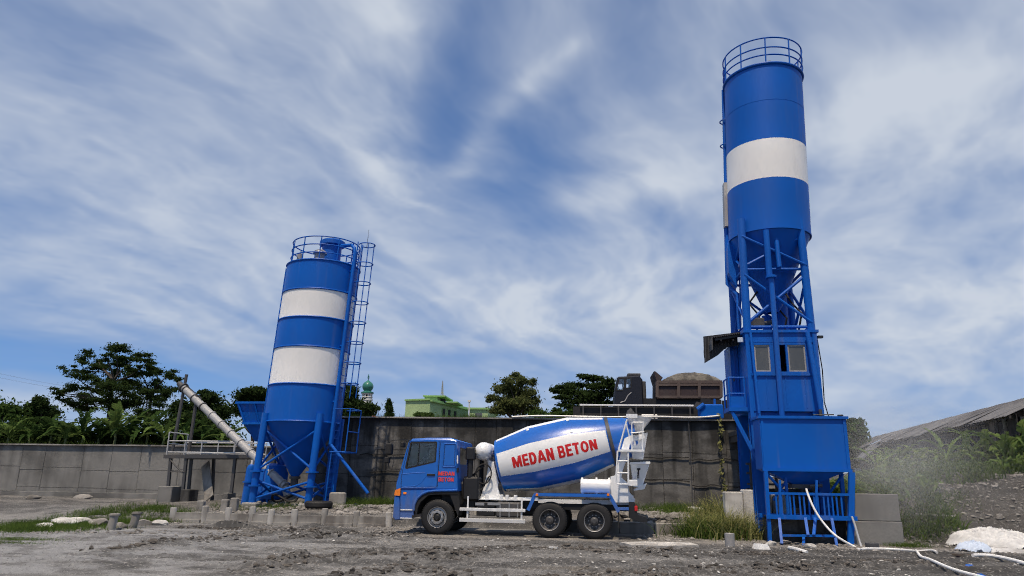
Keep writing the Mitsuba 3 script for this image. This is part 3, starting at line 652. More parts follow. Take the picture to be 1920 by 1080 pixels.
part(k, 'cable', tube([P0 + [0, 0, 0.2], P0 + d * 0.8 + [0, 0, 0.25], P0 + d * 1.6 + [0, 0, 0.28], P0 + d * 1.7 + [0, 0, 0]], 0.02, 5), 'black_rubber')
PYF, PYB = 31.6, 33.2
zd = WORLD.pz(400, 854, PYF); x0, x1 = WORLD.px(312, 853, PYF), WORLD.px(470, 853, PYF)
k = thing('steel_walkway', 'grey steel walkway with railings on dark legs left of the leaning silo', 'walkway')
part(k, 'deck', [box(x0, x1, PYF, PYB, zd - 0.10, zd - 0.04), beam((x0 - 0.1, PYF, zd - 0.08), (x1, PYF, zd - 0.02), 0.1, 0.16), beam((x0, PYB, zd - 0.08), (x1, PYB, zd - 0.02), 0.1, 0.16)], 'dark_steel', smooth=False)
for px_, pb_, y_ in ((319, 311, PYF), (348, 339, PYF), (358, 350, PYB), (440, 430, PYF), (400, 396, PYB)):
    part(k, 'leg', beam((WORLD.px(px_, 858, y_), y_ + 0.06, zd - 0.1), (WORLD.px(pb_, 945, y_), y_ + 0.06, 0.35), 0.12, 0.12), 'dark_steel', smooth=False)
part(k, 'brace', [rod((WORLD.px(319, 858, PYF), PYF, zd - 0.2), (WORLD.px(340, 900, PYF), PYF, 1.7), 0.03, 6), rod((WORLD.px(318, 893, PYF), PYF, 1.75), (WORLD.px(345, 893, PYF), PYF, 1.75), 0.03, 6)], 'dark_steel')
for y_ in (PYF + 0.05, PYB - 0.05):
    rl = part(k, 'railing', [rod((x0, y_, zd + h), (x1, y_, zd + h), 0.032, 8) for h in (0.12, 0.62)], 'galvanised')
    for t in np.linspace(0, 1, 6): add(rl + '__post', rod((x0 + (x1 - x0) * t, y_, zd), (x0 + (x1 - x0) * t, y_, zd + 0.63), 0.022, 6), 'galvanised')
rl = part(k, 'end_railing', [rod((x0, PYF, zd + h), (x0, PYB, zd + h), 0.03, 6) for h in (0.5, 1.0)] + [rod((x0, y_, zd), (x0, y_, zd + 1.0), 0.03, 6) for y_ in (PYF, PYB)], 'galvanised')
for i, (pa, pb) in enumerate(((300, 327), (344, 360), (422, 432))):
    xa, xb = WORLD.px(pa, 935, 31.5), WORLD.px(pb, 935, 31.5); kk = thing('footing_block', ('left', 'middle', 'right')[i] + ' concrete footing block under the steel walkway legs', 'footing', 'footing blocks under the walkway')
    lab = labels.pop(kk); add(kk, box(xa, xb, 31.2, 32.0, 0.1, 1.12 - 0.12 * i, 0.03), 'wall_grey' if i != 1 else 'wall_dark', smooth=False); labels[kk] = lab
k = thing('leaning_board', 'pale plank leaning on the wall between the walkway legs', 'board')
lab = labels.pop(k); add(k, beam(WORLD.pix(385, 870, 33.0), WORLD.pix(392, 935, 31.9), 0.5, 0.04, (0, 1, 0.3)), 'concrete_kerb', smooth=False); labels[k] = lab
# blue feed hopper
HY = 33.4
k = thing('feed_hopper', 'blue steel feed hopper with flared sides behind the left edge of the leaning silo', 'hopper')
tl, tr_, ml, mr, bl, br = [WORLD.pix(a, b, HY) for a, b in ((443, 755), (520, 755), (452, 793), (518, 793), (467, 826), (505, 826))]
def frus(a0, a1, b0, b1, ya0, ya1, yb0, yb1): return hexa([(b0[0], yb0, b0[2]), (b1[0], yb0, b1[2]), (b1[0], yb1, b1[2]), (b0[0], yb1, b0[2]), (a0[0], ya0, a0[2]), (a1[0], ya0, a1[2]), (a1[0], ya1, a1[2]), (a0[0], ya1, a0[2])])
part(k, 'upper_bin', frus(tl, tr_, ml, mr, HY, HY + 1.9, HY + 0.25, HY + 1.7), 'blue_paint', smooth=False)
part(k, 'lower_bin', frus(ml, mr, bl, br, HY + 0.27, HY + 1.68, HY + 0.6, HY + 1.3), 'blue_paint', smooth=False)
part(k, 'rim', [beam(tl + [0, -0.03, 0], tr_ + [0, -0.03, 0], 0.08, 0.1), beam(tl + [-0.02, 0, 0], tl + [-0.02, 1.9, 0], 0.08, 0.1)], 'blue_paint', smooth=False)
for t in (0.05, 0.45, 0.85): part(k, 'rib', beam(tl + (tr_ - tl) * t + [0, -0.04, 0], ml + (mr - ml) * t + [0, 0.2, 0], 0.06, 0.06), 'blue_paint', smooth=False)
part(k, 'belt', beam(ml + [-0.03, 0.2, 0], mr + [0.03, 0.2, 0], 0.08, 0.1), 'blue_paint', smooth=False)
for x_ in (bl[0] + 0.1, br[0] - 0.1): part(k, 'leg', beam((x_, HY + 0.9, 0.3), (x_, HY + 0.9, bl[2] + 0.1), 0.14, 0.14), 'dark_steel', smooth=False)
def solo(name, label, cat, mesh, material, group=None, smooth=32, kind=None):
    k = uniq(name); add(k, mesh, material, smooth=smooth); labels[k] = {'label': label, 'category': cat}
    if group: labels[k]['group'] = group
    if kind: labels[k]['kind'] = kind
    return k


# ------------------------------------------------------------------ tower with cabin (right)
TY = 25.0
_a, _b = WORLD.pix(1442, 440, TY), WORLD.pix(1430, 160, TY); _ln = (_b[0] - _a[0]) / (_b[2] - _a[2])
TF = Frame((_a[0] - _ln * (_a[2] - 4), TY, 0), 0, (0, 0)); TC = Frame((_a[0] - _ln * _a[2], TY, 0), 0, (_ln, 0))
t = thing('batching_tower', 'tall blue cement silo tower with one white band above a blue operator cabin', 'tower')
XF[0] = TC
R = (TC.px(1519, 440, 0) - TC.px(1366, 440, 0)) / 2 * 0.985
zc, zwb, zwt, zsm, zt = [TC.pz(a, b, -R) for a, b in ((1445, 424), (1455, 331), (1459, 257.6), (1450, 186), (1445, 118))]
part(t, 'blue_band', lathe([(R, zc), (R, zwb)], 80), 'blue_paint', smooth=True)
part(t, 'white_band', lathe([(R, zwb), (R, zwt)], 80), 'white_paint', smooth=True)
part(t, 'blue_band', lathe([(R, zwt), (R, zsm - 0.012), (R - 0.012, zsm), (R, zsm + 0.012), (R, zt)], 80), 'blue_paint', smooth=40)
part(t, 'roof', lathe([(R + 0.05, zt), (R * 0.5, zt + 0.1), (0, zt + 0.16)], 64), 'blue_paint')
part(t, 'rim_flange', ring((0, 0, zt), R + 0.02, 0.05, 72, 8), 'blue_paint')
part(t, 'lower_flange', lathe([(R - 0.02, zc - 0.06), (R + 0.015, zc - 0.06), (R + 0.015, zc), (R - 0.02, zc)], 80), 'blue_paint')
zapx = 7.35
part(t, 'cone', lathe([(0.2, zapx), (0.35, zapx + 0.25), (R - 0.03, zc - 0.03)], 72), 'blue_paint', smooth=True)
zr = TC.pz(1444, 71, -R)
rl = part(t, 'roof_railing', [ring((0, 0, zt + h), R + 0.03, 0.026, 72, 6) for h in (0.33, (zr - zt) * 0.62, zr - zt)], 'blue_paint')
for i in range(10):
    a = -math.pi / 2 + (i - 0.42) * 2 * math.pi / 10 + 0.12; add(rl + '__post', rod(((R + 0.03) * math.cos(a), (R + 0.03) * math.sin(a), zt), ((R + 0.03) * math.cos(a), (R + 0.03) * math.sin(a), zr), 0.026, 6), 'blue_paint')
for zz in (zt - 1.3, zt - 2.3): part(t, 'bracket_hoop', ring((-(R + 0.02) * 0.94, (R + 0.02) * 0.33, zz), 0.2, 0.024, 24, 6), 'blue_paint')
part(t, 'vent', [lathe([(0.06, zt), (0.06, zt + 0.5), (0, zt + 0.5)], 10, (0.1, -0.7, 0)), lathe([(0.1, zt + 0.15), (0.1, zt + 0.4), (0, zt + 0.4)], 10, (-0.15, -0.5, 0))], 'grey_steel')
part(t, 'conduit', rod((-(R + 0.06) * 0.96, (R + 0.06) * 0.27, zc - 0.2), (-(R + 0.06) * 0.96, (R + 0.06) * 0.27, zt), 0.055, 10), 'blue_paint')
# ladder at the back left
XF[0] = Frame(TC.o, -52, (0, 0)); XF[0].m[:, 2] = TC.m[:, 2]
xl = -(R + 0.16); ld = part(t, 'ladder', [rod((xl, y_, 7.2), (xl, y_, zt + 0.9), 0.025, 6) for y_ in (-0.25, 0.2)], 'blue_paint')
for zz in np.arange(7.4, zt + 0.8, 0.33): add(ld + '__rung', rod((xl, -0.25, zz), (xl, 0.2, zz), 0.015, 5), 'blue_paint')
for zz in (zt - 1.3, zt - 2.3): part(t, 'ladder_hoop', ring((xl + 0.08, -0.02, zz), 0.36, 0.022, 22, 5, math.pi - 1.9, math.pi + 1.9), 'blue_paint')
XF[0] = TC
part(t, 'junction_box', box(-R - 0.10, -R + 0.02, 0.2, 0.5, zc + 0.6, zc + 2.3), 'grey_steel', smooth=False)
part(t, 'side_duct', prism([(-R + 0.06, zc + 0.3), (-R - 0.06, zc - 0.3), (-R - 0.05, zc - 1.2), (-R + 0.22, zc - 1.75), (-R + 0.3, zc - 1.2), (-R + 0.25, zc - 0.2)], 0.0, 0.45), 'blue_paint', smooth=False)
part(t, 'side_pipe', tube([(-R - 0.02, 0.45, zc + 1.0), (-R - 0.02, 0.45, zc - 1.5), (-R + 0.25, 0.1, zc - 2.0), (-R + 0.28, 0.1, 6.8)], 0.07, 8), 'blue_paint')
XF[0] = TF
zroof = TF.pz(1460, 624, -1.15); zcb = TF.pz(1470, 771, -1.15)
xL, xR = TF.px(1397, 625, -1.15), TF.px(1530, 625, -1.15)
LGX = [TF.px(1395, 530, -1.02), TF.px(1513, 530, -1.02)]
for x_ in LGX:
    for y_ in (-1.02, 1.02): part(t, 'leg', rod((x_, y_, zroof - 0.02), (x_ + (0.04 if x_ < 0 else -0.06), y_, zc + 0.4), 0.13, 16), 'blue_paint')
hz = TF.pz(1450, 505, -1.02); hb = TF.pz(1460, 613, -1.02)
def xbr(a, b, y0, y1, z0, z1):
    A, B = np.array([a, y0, z0]), np.array([b, y1, z1]); C, D = np.array([a, y0, z1]), np.array([b, y1, z0])
    return [rod(A, B, 0.05, 8), rod(C + [0.01, -0.1 if y0 == y1 else 0, 0], D + [0.01, -0.1 if y0 == y1 else 0, 0], 0.05, 8)]
for y_ in (-1.02, 1.02):
    for z0, z1 in ((hz + 0.1, zc - 0.25), (hb + 0.12, hz - 0.2)):
        for m_ in xbr(LGX[0], LGX[1], y_, y_, z0, z1): part(t, 'brace', m_, 'blue_paint')
    for z_ in (hz, hb): part(t, 'tie', rod((LGX[0], y_, z_), (LGX[1], y_, z_), 0.05, 8), 'blue_paint')
for x_ in LGX:
    for z0, z1 in ((hz + 0.1, zc - 0.25), (hb + 0.12, hz - 0.2)):
        for m_ in xbr(x_, x_, -1.02, 1.02, z0, z1): part(t, 'brace', m_, 'blue_paint')
    for z_ in (hz, hb): part(t, 'tie', rod((x_, -1.02, z_), (x_, 1.02, z_), 0.05, 8), 'blue_paint')
xp = TF.px(1449, 560, -1.35); zfl = TF.pz(1446, 519, -1.35)
dp = part(t, 'downpipe', [rod((xp, -1.35, zcb - 0.6), (xp, -1.35, zfl), 0.085, 14), rod((xp - 0.04, -1.32, zfl), (xp - 0.04, -1.32, TF.pz(1443, 432, -1.32)), 0.10, 14)], 'blue_paint')
add(dp + '__flange', lathe([(0.08, zfl - 0.04), (0.17, zfl - 0.04), (0.17, zfl + 0.04), (0.08, zfl + 0.04)], 18, (xp, -1.35, 0)), 'blue_paint')
part(t, 'short_pipe', rod((xp + 0.32, -1.25, hz), (xp + 0.32, -1.1, TF.pz(1457, 430, -1.1)), 0.08, 12), 'blue_paint')
part(t, 'drain_pipe', rod((TF.px(1407, 620, -1.3), -1.3, zroof), (TF.px(1424, 780, -1.5), -1.5, zcb - 0.1), 0.042, 8), 'blue_paint')
part(t, 'stay', rod((TF.px(1513, 618, -1.32), -1.32, zroof - 0.02), (TF.px(1541, 778, -1.5), -1.5, zcb - 0.15), 0.075, 12), 'blue_paint')
for i, (xx, yy, ph) in enumerate(((-0.55, -0.3, 0), (0.45, 0.1, 1), (0.75, -0.6, 2))):
    part(t, 'air_hose', tube([(xx, yy, hb - 0.1), (xx + 0.1, yy - 0.2, hb + 0.5), (xx - 0.15, yy + 0.1, hb + 1.0), (xx * 0.6, yy * 0.5, hb + 1.5)], 0.035, 7), 'black_rubber')
part(t, 'valve_drive', [box(-0.75, -0.35, -0.75, -0.4, hb + 0.05, hb + 0.38, 0.03), rod((-0.4, -0.55, hb + 0.2), (0.0, -0.4, hb + 0.3), 0.08, 10)], 'dark_steel')
part(t, 'dust_filter', [rod((0.55, 0.75, zroof), (0.55, 0.75, zroof + 1.9), 0.28, 18), rod((0.1, 0.8, zroof), (0.1, 0.8, zroof + 1.0), 0.16, 14)], 'blue_paint')
# the cabin: walls with window openings
def wall_open(x0, x1, z0, z1, holes, y0, y1):
    from shapely.geometry import box as sb
    q = sb(x0, z0, x1, z1)
    for h in holes: q = q.difference(sb(*h))
    return prism(q, y0, y1)
wx = [TF.px(a, 690, -1.15) for a in (1416, 1445, 1455, 1475, 1479, 1512)]; wz0, wz1 = TF.pz(1460, 697, -1.15), TF.pz(1460, 647, -1.15)
cb = part(t, 'cabin', [wall_open(xL, xR, zcb, zroof, [(wx[0], wz0, wx[5], wz1)], -1.15, -1.09), box(xL, xL + 0.06, -1.087, 1.2, zcb, zroof), box(xR - 0.06, xR, -1.087, 1.2, zcb, zroof), box(xL + 0.06, xR - 0.06, 1.14, 1.2, zcb, zroof), box(xL + 0.06, xR - 0.06, -1.087, 1.14, zcb, zcb + 0.06)], 'blue_paint', smooth=False)
add(cb + '__roof', box(xL - 0.07, xR + 0.07, -1.22, 1.27, zroof + 0.002, zroof + 0.09), 'blue_paint', smooth=False)
add(cb + '__trim', [box(xL - 0.01, xL + 0.10, -1.19, -1.153, zcb - 0.3, zroof), box(xR - 0.13, xR + 0.01, -1.19, -1.153, zcb - 0.3, zroof), box(xL + 0.103, xR - 0.133, -1.18, -1.153, wz1 + 0.08, wz1 + 0.15), box(xL + 0.103, xR - 0.133, -1.21, -1.153, wz0 - 0.13, wz0 - 0.05)], 'blue_paint', smooth=False)
wn = part(t, 'window', [box(wx[0] - 0.05, wx[5] + 0.05, -1.2, -1.1, wz1 + 0.001, wz1 + 0.06), box(wx[0] - 0.05, wx[5] + 0.05, -1.2, -1.1, wz0 - 0.05, wz0 - 0.001)] + [box(wx[i] - (0.05 if i == 0 else 0.0), wx[j] + (0.05 if i == 5 else 0), -1.195, -1.105, wz0, wz1) for i, j in ((0, 0), (1, 2), (3, 4), (5, 5)) if wx[j] - wx[i] + (0.05 if i in (0, 5) else 0) > 0.01], 'blue_paint', smooth=False)
for i, (a, b) in enumerate(((wx[0], wx[1]), (wx[4], wx[5]))):
    add(wn + '__pane', box(a + 0.045, b - 0.045, -1.15, -1.14, wz0 + 0.045, wz1 - 0.045), 'dusty_pane', smooth=False)
    e = 0.045; add(wn + '__frame', [box(a, b, -1.165, -1.13, wz0, wz0 + e), box(a, b, -1.165, -1.13, wz1 - e, wz1), box(a, a + e, -1.165, -1.13, wz0 + e, wz1 - e), box(b - e, b, -1.165, -1.13, wz0 + e, wz1 - e)], 'grey_steel', smooth=False)
add(wn + '__object_inside', [rod((wx[4] + 0.3, -1.02, wz0 - 0.05), (wx[4] + 0.3, -1.02, wz0 + 0.25), 0.07, 12)], 'white_plastic')
part(t, 'control_desk', box(xL + 0.3, xR - 0.3, -0.9, -0.3, zcb + 0.06, wz0 - 0.1), 'dark_interior', smooth=False)
for xx in (xL + 0.55, xL + 1.15, xL + 1.75): part(t, 'panel_rib', box(xx, xx + 0.03, -1.166, -1.152, zcb + 0.1, wz0 - 0.15), 'blue_paint', smooth=False)
# side porch with door, awning, balcony
vx0, vx1 = TF.px(1360, 700, 1.2), xL - 0.02
pz1, pz0 = TF.pz(1378, 648, 0.15), TF.pz(1378, 768, 0.15)
pc = part(t, 'porch', box(vx0, vx1, 0.15, 1.2, pz0, pz1), 'blue_paint', smooth=False)
add(pc + '__door', [box(vx0 + 0.06, vx1 - 0.1, 0.115, 0.148, pz0 + 0.05, pz1 - 0.12, 0.01)], 'blue_paint', smooth=False)
add(pc + '__door_handle', box(vx1 - 0.2, vx1 - 0.16, 0.06, 0.113, pz0 + 0.95, pz0 + 1.12), 'dark_steel', smooth=False)
bx0 = TF.px(1358, 770, 0.1)
bk = part(t, 'balcony', [box(bx0, xL - 0.005, -0.8, 0.15, pz0 - 0.14, pz0 - 0.004)], 'blue_paint', smooth=False)
rz = TF.pz(1375, 708, -0.75); rm = TF.pz(1375, 738, -0.75)
add(bk + '__railing', [rod((bx0 + 0.04, -0.75, z_), (xL - 0.05, -0.75, z_), 0.028, 8) for z_ in (rz, rm)] + [rod((x_, -0.75, pz0), (x_, -0.75, rz), 0.028, 8) for x_ in (bx0 + 0.04, xL - 0.05)] + [rod((bx0 + 0.04, -0.75, z_), (bx0 + 0.04, 0.12, z_), 0.028, 8) for z_ in (rz, rm)] + [rod((bx0 + 0.04, y_, pz0), (bx0 + 0.04, y_, rz), 0.028, 8) for y_ in (0.1,)], 'blue_paint')
add(bk + '__kick_sheet', box(bx0 + 0.05, xL - 0.08, -0.735, -0.725, pz0, rm - 0.06), 'blue_paint', smooth=False)
add(bk + '__knee_brace', beam((bx0 + 0.1, -0.7, pz0 - 0.14), (TF.px(1424, 870, -1.2), -1.2, TF.pz(1424, 870, -1.2)), 0.09, 0.09), 'blue_paint', smooth=False)
ax0, ax1 = TF.px(1321, 650, 0.8), xL + 0.02
az1, az0 = TF.pz(1392, 622, -0.9), TF.pz(1319, 631, -0.9)
n = 90; s_ = np.linspace(0, 1, n); prof_u = np.stack([ax1 + (ax0 - ax1) * s_, az1 + (az0 - az1) * s_ + 0.022 * np.sin(s_ * 2 * math.pi * 17)], 1)
drop = [(ax0 - 0.03, az0 - 0.2), (ax0 - 0.02, az0 - 0.42)]
part(t, 'awning', prism(np.vstack([prof_u, drop, [(ax0 + 0.01, az0 - 0.42), (ax0 + 0.02, az0 - 0.03)], prof_u[::-1][1:] - [0, 0.012]]), -0.8, 0.9), 'dark_steel', smooth=False)
part(t, 'awning_valance', prism([TF.pix(*q, -0.2)[[0, 2]] for q in ((1318.5, 631), (1392, 622), (1392, 646), (1361, 652), (1346, 666), (1321, 681))], -0.215, -0.185), 'black_steel', smooth=False)
for i in range(11): part(t, 'awning_valance_rib', rod(np.array([TF.px(1322 + i * 6.3, 632, -0.22), -0.22, TF.pz(1322 + i * 6.3, 632.5 - i * 0.75, -0.22)]), np.array([TF.px(1322 + i * 6.3, 650, -0.22), -0.22, TF.pz(1322 + i * 6.3, max(648, 678 - i * 5.2), -0.22)]), 0.02, 6), 'dark_steel')
part(t, 'awning_frame', [beam((ax0 + 0.1, y_, az0 - 0.07), (ax1, y_, az1 - 0.07), 0.05, 0.07) for y_ in (-0.7, 0.05, 0.8)] + [beam((x_, -0.75, az0 - 0.09), (x_, 0.85, az0 - 0.09), 0.05, 0.05) for x_ in (ax0 + 0.3, ax0 + 0.7)], 'black_steel', smooth=False)
part(t, 'lamp_box', box(xL - 0.22, xL - 0.03, -1.02, -0.96, zroof - 0.28, zroof - 0.12, 0.01), 'tarp_blue', smooth=False)
# columns and floor under the cabin
for x_ in (xL + 0.16, xR - 0.16):
    for y_ in (-0.95, 1.0):
        cl = part(t, 'column', [box(x_ - 0.16, x_ + 0.16, y_ - 0.17, y_ - 0.15, 0.2, zcb - 0.002), box(x_ - 0.16, x_ + 0.16, y_ + 0.15, y_ + 0.17, 0.2, zcb - 0.002), box(x_ - 0.012, x_ + 0.012, y_ - 0.15, y_ + 0.15, 0.2, zcb - 0.002)], 'blue_paint', smooth=False)
for y_ in (-0.95, 1.0): part(t, 'floor_beam', beam((xL, y_, zcb - 0.12), (xR, y_, zcb - 0.12), 0.12, 0.2), 'blue_paint', smooth=False)
part(t, 'mixer', [rod((0, -0.6, 2.7), (0, 0.9, 2.7), 0.75, 24), box(-0.6, 0.6, -0.4, 0.7, 2.7, zcb - 0.25)], 'dark_steel')
part(t, 'cable', [tube([(xR + 0.03, -1.1, zroof - 0.1), (xR + 0.10, -1.12, zroof - 1.2), (xR + 0.07, -1.1, zcb + 0.3), (xR + 0.16, -1.1, zcb - 0.15)], 0.018, 5)], 'black_rubber')
part(t, 'floodlight', [box(xR + 0.05, xR + 0.2, -1.2, -1.08, zroof - 0.18, zroof - 0.1)], 'black_steel', smooth=False)
XF[0] = WORLD
# deck bridging the tower and the yard
solo('bridge_deck', 'dark steel deck bridging the tower cabin and the upper yard', 'deck', [box(6.0, 7.3, 26.3, 32.2, 3.55, 3.72), box(6.05, 6.17, 26.3, 32.1, 3.3, 3.55), box(7.1, 7.25, 26.3, 32.1, 3.3, 3.55)] + [box(6.18, 7.09, y_, y_ + 0.12, 3.35, 3.549) for y_ in (27.5, 29, 30.5)], 'dark_steel', smooth=False)

# ------------------------------------------------------------------ discharge hopper in front of the tower
HY = 22.5
h = thing('discharge_hopper', 'large blue rectangular steel hopper on a railed stand in front of the tower', 'hopper')
x0, x1 = WORLD.px(1424, 785, HY), WORLD.px(1586, 785, HY); z1 = WORLD.pz(1500, 782, HY); z0 = WORLD.pz(1500, 880, HY)
XF[0] = Frame((0, HY, 0)); D = 0.9
part(h, 'bin', [box(x0, x1, 0, 0.02, z0, z1), box(x0, x1, D - 0.02, D, z0, z1), box(x0, x0 + 0.02, 0.022, D - 0.022, z0, z1), box(x1 - 0.02, x1, 0.022, D - 0.022, z0, z1)], 'blue_paint', smooth=False)
part(h, 'rim', [box(x0 - 0.06, x1 + 0.05, -0.07, -0.002, z1 - 0.05, z1 + 0.03), box(x0 - 0.06, x1 + 0.05, D + 0.002, D + 0.06, z1 - 0.05, z1 + 0.03), box(x0 - 0.06, x0 - 0.002, 0, D, z1 - 0.05, z1 + 0.03), box(x1 + 0.002, x1 + 0.05, 0, D, z1 - 0.05, z1 + 0.03)], 'blue_paint', smooth=False)
part(h, 'lower_rim', [box(x0 - 0.02, x1 + 0.02, -0.05, -0.002, z0 - 0.06, z0 + 0.03)], 'blue_paint', smooth=False)
for x_ in (x0 + 0.03, x1 - 0.10): part(h, 'corner_angle', box(x_, x_ + 0.07, -0.03, -0.003, z0 + 0.035, z1 - 0.055), 'blue_paint', smooth=False)
gz = WORLD.pz(1505, 908, HY + 0.6); gx = (x0 + x1) / 2
part(h, 'chute', hexa([(gx - 0.3, 0.45, gz), (gx + 0.3, 0.45, gz), (gx + 0.3, 0.8, gz), (gx - 0.3, 0.8, gz), (x0 + 0.02, 0.025, z0), (x1 - 0.02, 0.025, z0), (x1 - 0.02, D - 0.025, z0), (x0 + 0.02, D - 0.025, z0)]), 'blue_paint', smooth=False)
part(h, 'gate', [box(gx - 0.36, gx + 0.36, 0.35, 1.0, gz - 0.12, gz - 0.002), rod((gx + 0.1, 0.2, gz - 0.05), (gx + 0.45, 0.2, gz - 0.03), 0.05, 8)], 'dark_steel')
lb = WORLD.pz(1596, 1022, HY); zrl, zdk = WORLD.pz(1510, 926, HY), WORLD.pz(1510, 970, HY)
for x_ in (x0 + 0.06, x1 - 0.0):
    for y_ in (-0.03, D): part(h, 'leg', beam((x_ + (0.2 if y_ > 0 and x_ < 7 else 0), y_, z0 + 0.3 if y_ > 0 else z0 - 0.06), ((WORLD.px(1592, 1010, HY) if y_ < 0 else x_) if x_ > 7 else x_ + (0.2 if y_ > 0 else -0.02), y_, -0.1), 0.16 if x_ > 7 and y_ < 0 else 0.10, 0.12), 'blue_paint', smooth=False)
part(h, 'top_rail', beam((x0 + 0.1, -0.06, zrl), (x1 - 0.1, -0.06, zrl), 0.06, 0.07), 'blue_paint', smooth=False)
part(h, 'deck_beam', [beam((x0 - 0.02, -0.08, zdk), (x1 - 0.0, -0.08, zdk), 0.1, 0.12), beam((x0, D, zdk), (x1, D, zdk), 0.1, 0.12)], 'blue_paint', smooth=False)
part(h, 'deck', box(x0 + 0.1, x1 - 0.1, 0, D - 0.06, zdk - 0.02, zdk + 0.02), 'dark_steel', smooth=False)
for px_ in (1455, 1465, 1481, 1488, 1499, 1507, 1516, 1526, 1533, 1544, 1552, 1560, 1568, 1577):
    x_ = WORLD.px(px_, 945, HY); part(h, 'baluster', box(x_ - 0.022, x_ + 0.022, -0.065, -0.03, zdk + 0.06, zrl - 0.035), 'blue_paint', smooth=False)
for a, b in (((1462, 900), (1463, 968)), ((1531, 900), (1530, 968))): part(h, 'stanchion', beam(WORLD.pix(*a, HY - 0.1) - [0, HY, 0], WORLD.pix(*b, HY - 0.1) - [0, HY, 0], 0.06, 0.06), 'blue_paint', smooth=False)
for a, b in (((1461, 972), (1466, 1020)), ((1510, 972), (1515, 1004)), ((1529, 972), (1526, 1004)), ((1559, 972), (1570, 1030)), ((1507, 1004), (1507, 1024))):
    part(h, 'strut', beam(WORLD.pix(*a, HY - 0.12) - [0, HY, 0], np.maximum(WORLD.pix(*b, HY - 0.5) - [0, HY, 0], [-99, -99, -0.05]), 0.075, 0.075), 'blue_paint', smooth=False)
part(h, 'foot_rail', beam(WORLD.pix(1466, 1004, HY - 0.4) - [0, HY, 0], WORLD.pix(1566, 1005, HY - 0.4) - [0, HY, 0], 0.05, 0.06), 'blue_paint', smooth=False)
for a, b, r_ in (((x0 + 0.06, 0, z0 - 0.1), (x0 + 0.7, 0.3, z0 - 0.75), 0.04), ((x0 + 0.7, 0.3, z0 - 0.2), (x0 + 0.7, 0.3, zdk), 0.05), ((x0 + 0.35, 0.5, z0 - 0.9), (x0 + 0.9, 0.5, z0 - 0.15), 0.035), ((x1 - 0.1, 0.4, z0 - 0.1), (x1 - 0.5, 0.6, zrl), 0.04)): part(h, 'side_brace', rod(a, b, r_, 6), 'blue_paint')
part(h, 'lifting_eye', [ring((x1 - 0.15, 0.0, z1 + 0.06), 0.07, 0.02, 14, 5), rod((x1 - 0.9, 0.1, z1 + 0.08), (x1 - 0.3, 0.1, z1 + 0.09), 0.02, 6), rod((gx + 0.6, 0.2, z1), (gx + 0.6, 0.2, z1 + 0.25), 0.05, 8)], 'dark_steel')
XF[0] = WORLD
# dark machinery and blocks behind the hopper stand
solo('scaffold', 'dark rusty scaffold behind the balusters of the hopper stand', 'scaffold', [box(5.3, 7.4, 25.6, 25.75, 0.9, 1.5)] + [box(x_, x_ + 0.08, 25.4, 25.5, 0.1, 2.3) for x_ in (5.4, 6.2, 7.0, 7.35)] + [box(5.3, 7.4, 25.4, 25.5, z_, z_ + 0.07) for z_ in (1.6, 1.95, 2.25)], 'dark_steel', smooth=False)
for i, (pa, pb, pt, pq) in enumerate(((1359, 1393, 922, 970), (1393, 1416, 918, 972), (1417, 1446, 923, 968), (1447, 1475, 926, 966))):
    yb = 24.3 + 0.08 * i; a, b = WORLD.pix(pa, pt, yb), WORLD.pix(pb - 0.8, pt, yb)
    solo('concrete_block', ('leftmost pale concrete block with dark holes beside the grass clump', 'tallest pale concrete block left of the hopper stand', 'pale concrete block just behind the left leg of the hopper', 'pale concrete block seen between the hopper balusters')[i], 'block', box(a[0], b[0], yb, yb + 0.45, 0.0, a[2], 0.025), 'stone_white', 'pale concrete blocks under the tower', smooth=False)
solo('foundation_wall', 'low dark concrete foundation under the hopper stand', 'foundation', [box(x0 + 0.15, x1 - 0.05, 23.3, 23.7, -0.1, 0.72), box(x0 + 0.3, x1 - 0.3, 23.0, 23.3, -0.1, 0.25)], 'wall_dark', smooth=False)
k = thing('low_wall', 'low grey concrete wall with grass on top right of the hopper stand', 'wall')
wa, wb_ = WORLD.px(1597, 1000, 22.75), WORLD.px(1692, 1000, 22.75); wt = WORLD.pz(1640, 926, 22.75)
part(k, 'upper_course', box(wa, wb_, 22.75, 23.1, 0.66, wt, 0.015), 'wall_grey', smooth=False); part(k, 'lower_course', box(wa, wb_ + 0.02, 22.73, 23.12, -0.1, 0.65, 0.015), 'wall_grey', smooth=False)
solo('bent_pipe', 'thin grey pipe leaning on the right leg of the hopper stand', 'pipe', tube([WORLD.pix(1597, 968, 22.3), WORLD.pix(1603, 985, 22.25), WORLD.pix(1610, 1010, 22.2), WORLD.pix(1615, 1025, 22.1)], 0.03, 7), 'galvanised')

# ------------------------------------------------------------------ white hose
hp = [WORLD.pix(1512, 917, HY + 0.2), WORLD.pix(1520, 940, 22.2), WORLD.pix(1533, 965, 22.0), WORLD.pix(1552, 990, 21.8), WORLD.pix(1575, 1010, 21.5)]
for a in ((1600, 1024), (1618, 1030), (1650, 1029), (1690, 1031), (1718, 1034)): q = at_z(*a, 0.05); q[2] = 0.045 + gh(q[0], q[1]); hp.append(q)
def spline(p, n=12):
    from scipy.interpolate import CubicSpline
    p = np.asarray(p); u = np.r_[0, np.cumsum(np.linalg.norm(np.diff(p, axis=0), axis=1))]; return CubicSpline(u, p)(np.linspace(0, u[-1], n * len(p)))
def on_ground(pts, off): return [np.r_[q[:2], gh(q[0], q[1]) + off] for q in pts]
def lay(pix, r):
    from scipy.ndimage import maximum_filter1d, gaussian_filter1d
    p = spline([at_z(a, b, 0.05) for a, b in pix], 14); p[:, 2] = gaussian_filter1d(maximum_filter1d(gh(p[:, 0], p[:, 1]), 15, mode='nearest'), 9, mode='nearest') + r * 0.8; return p
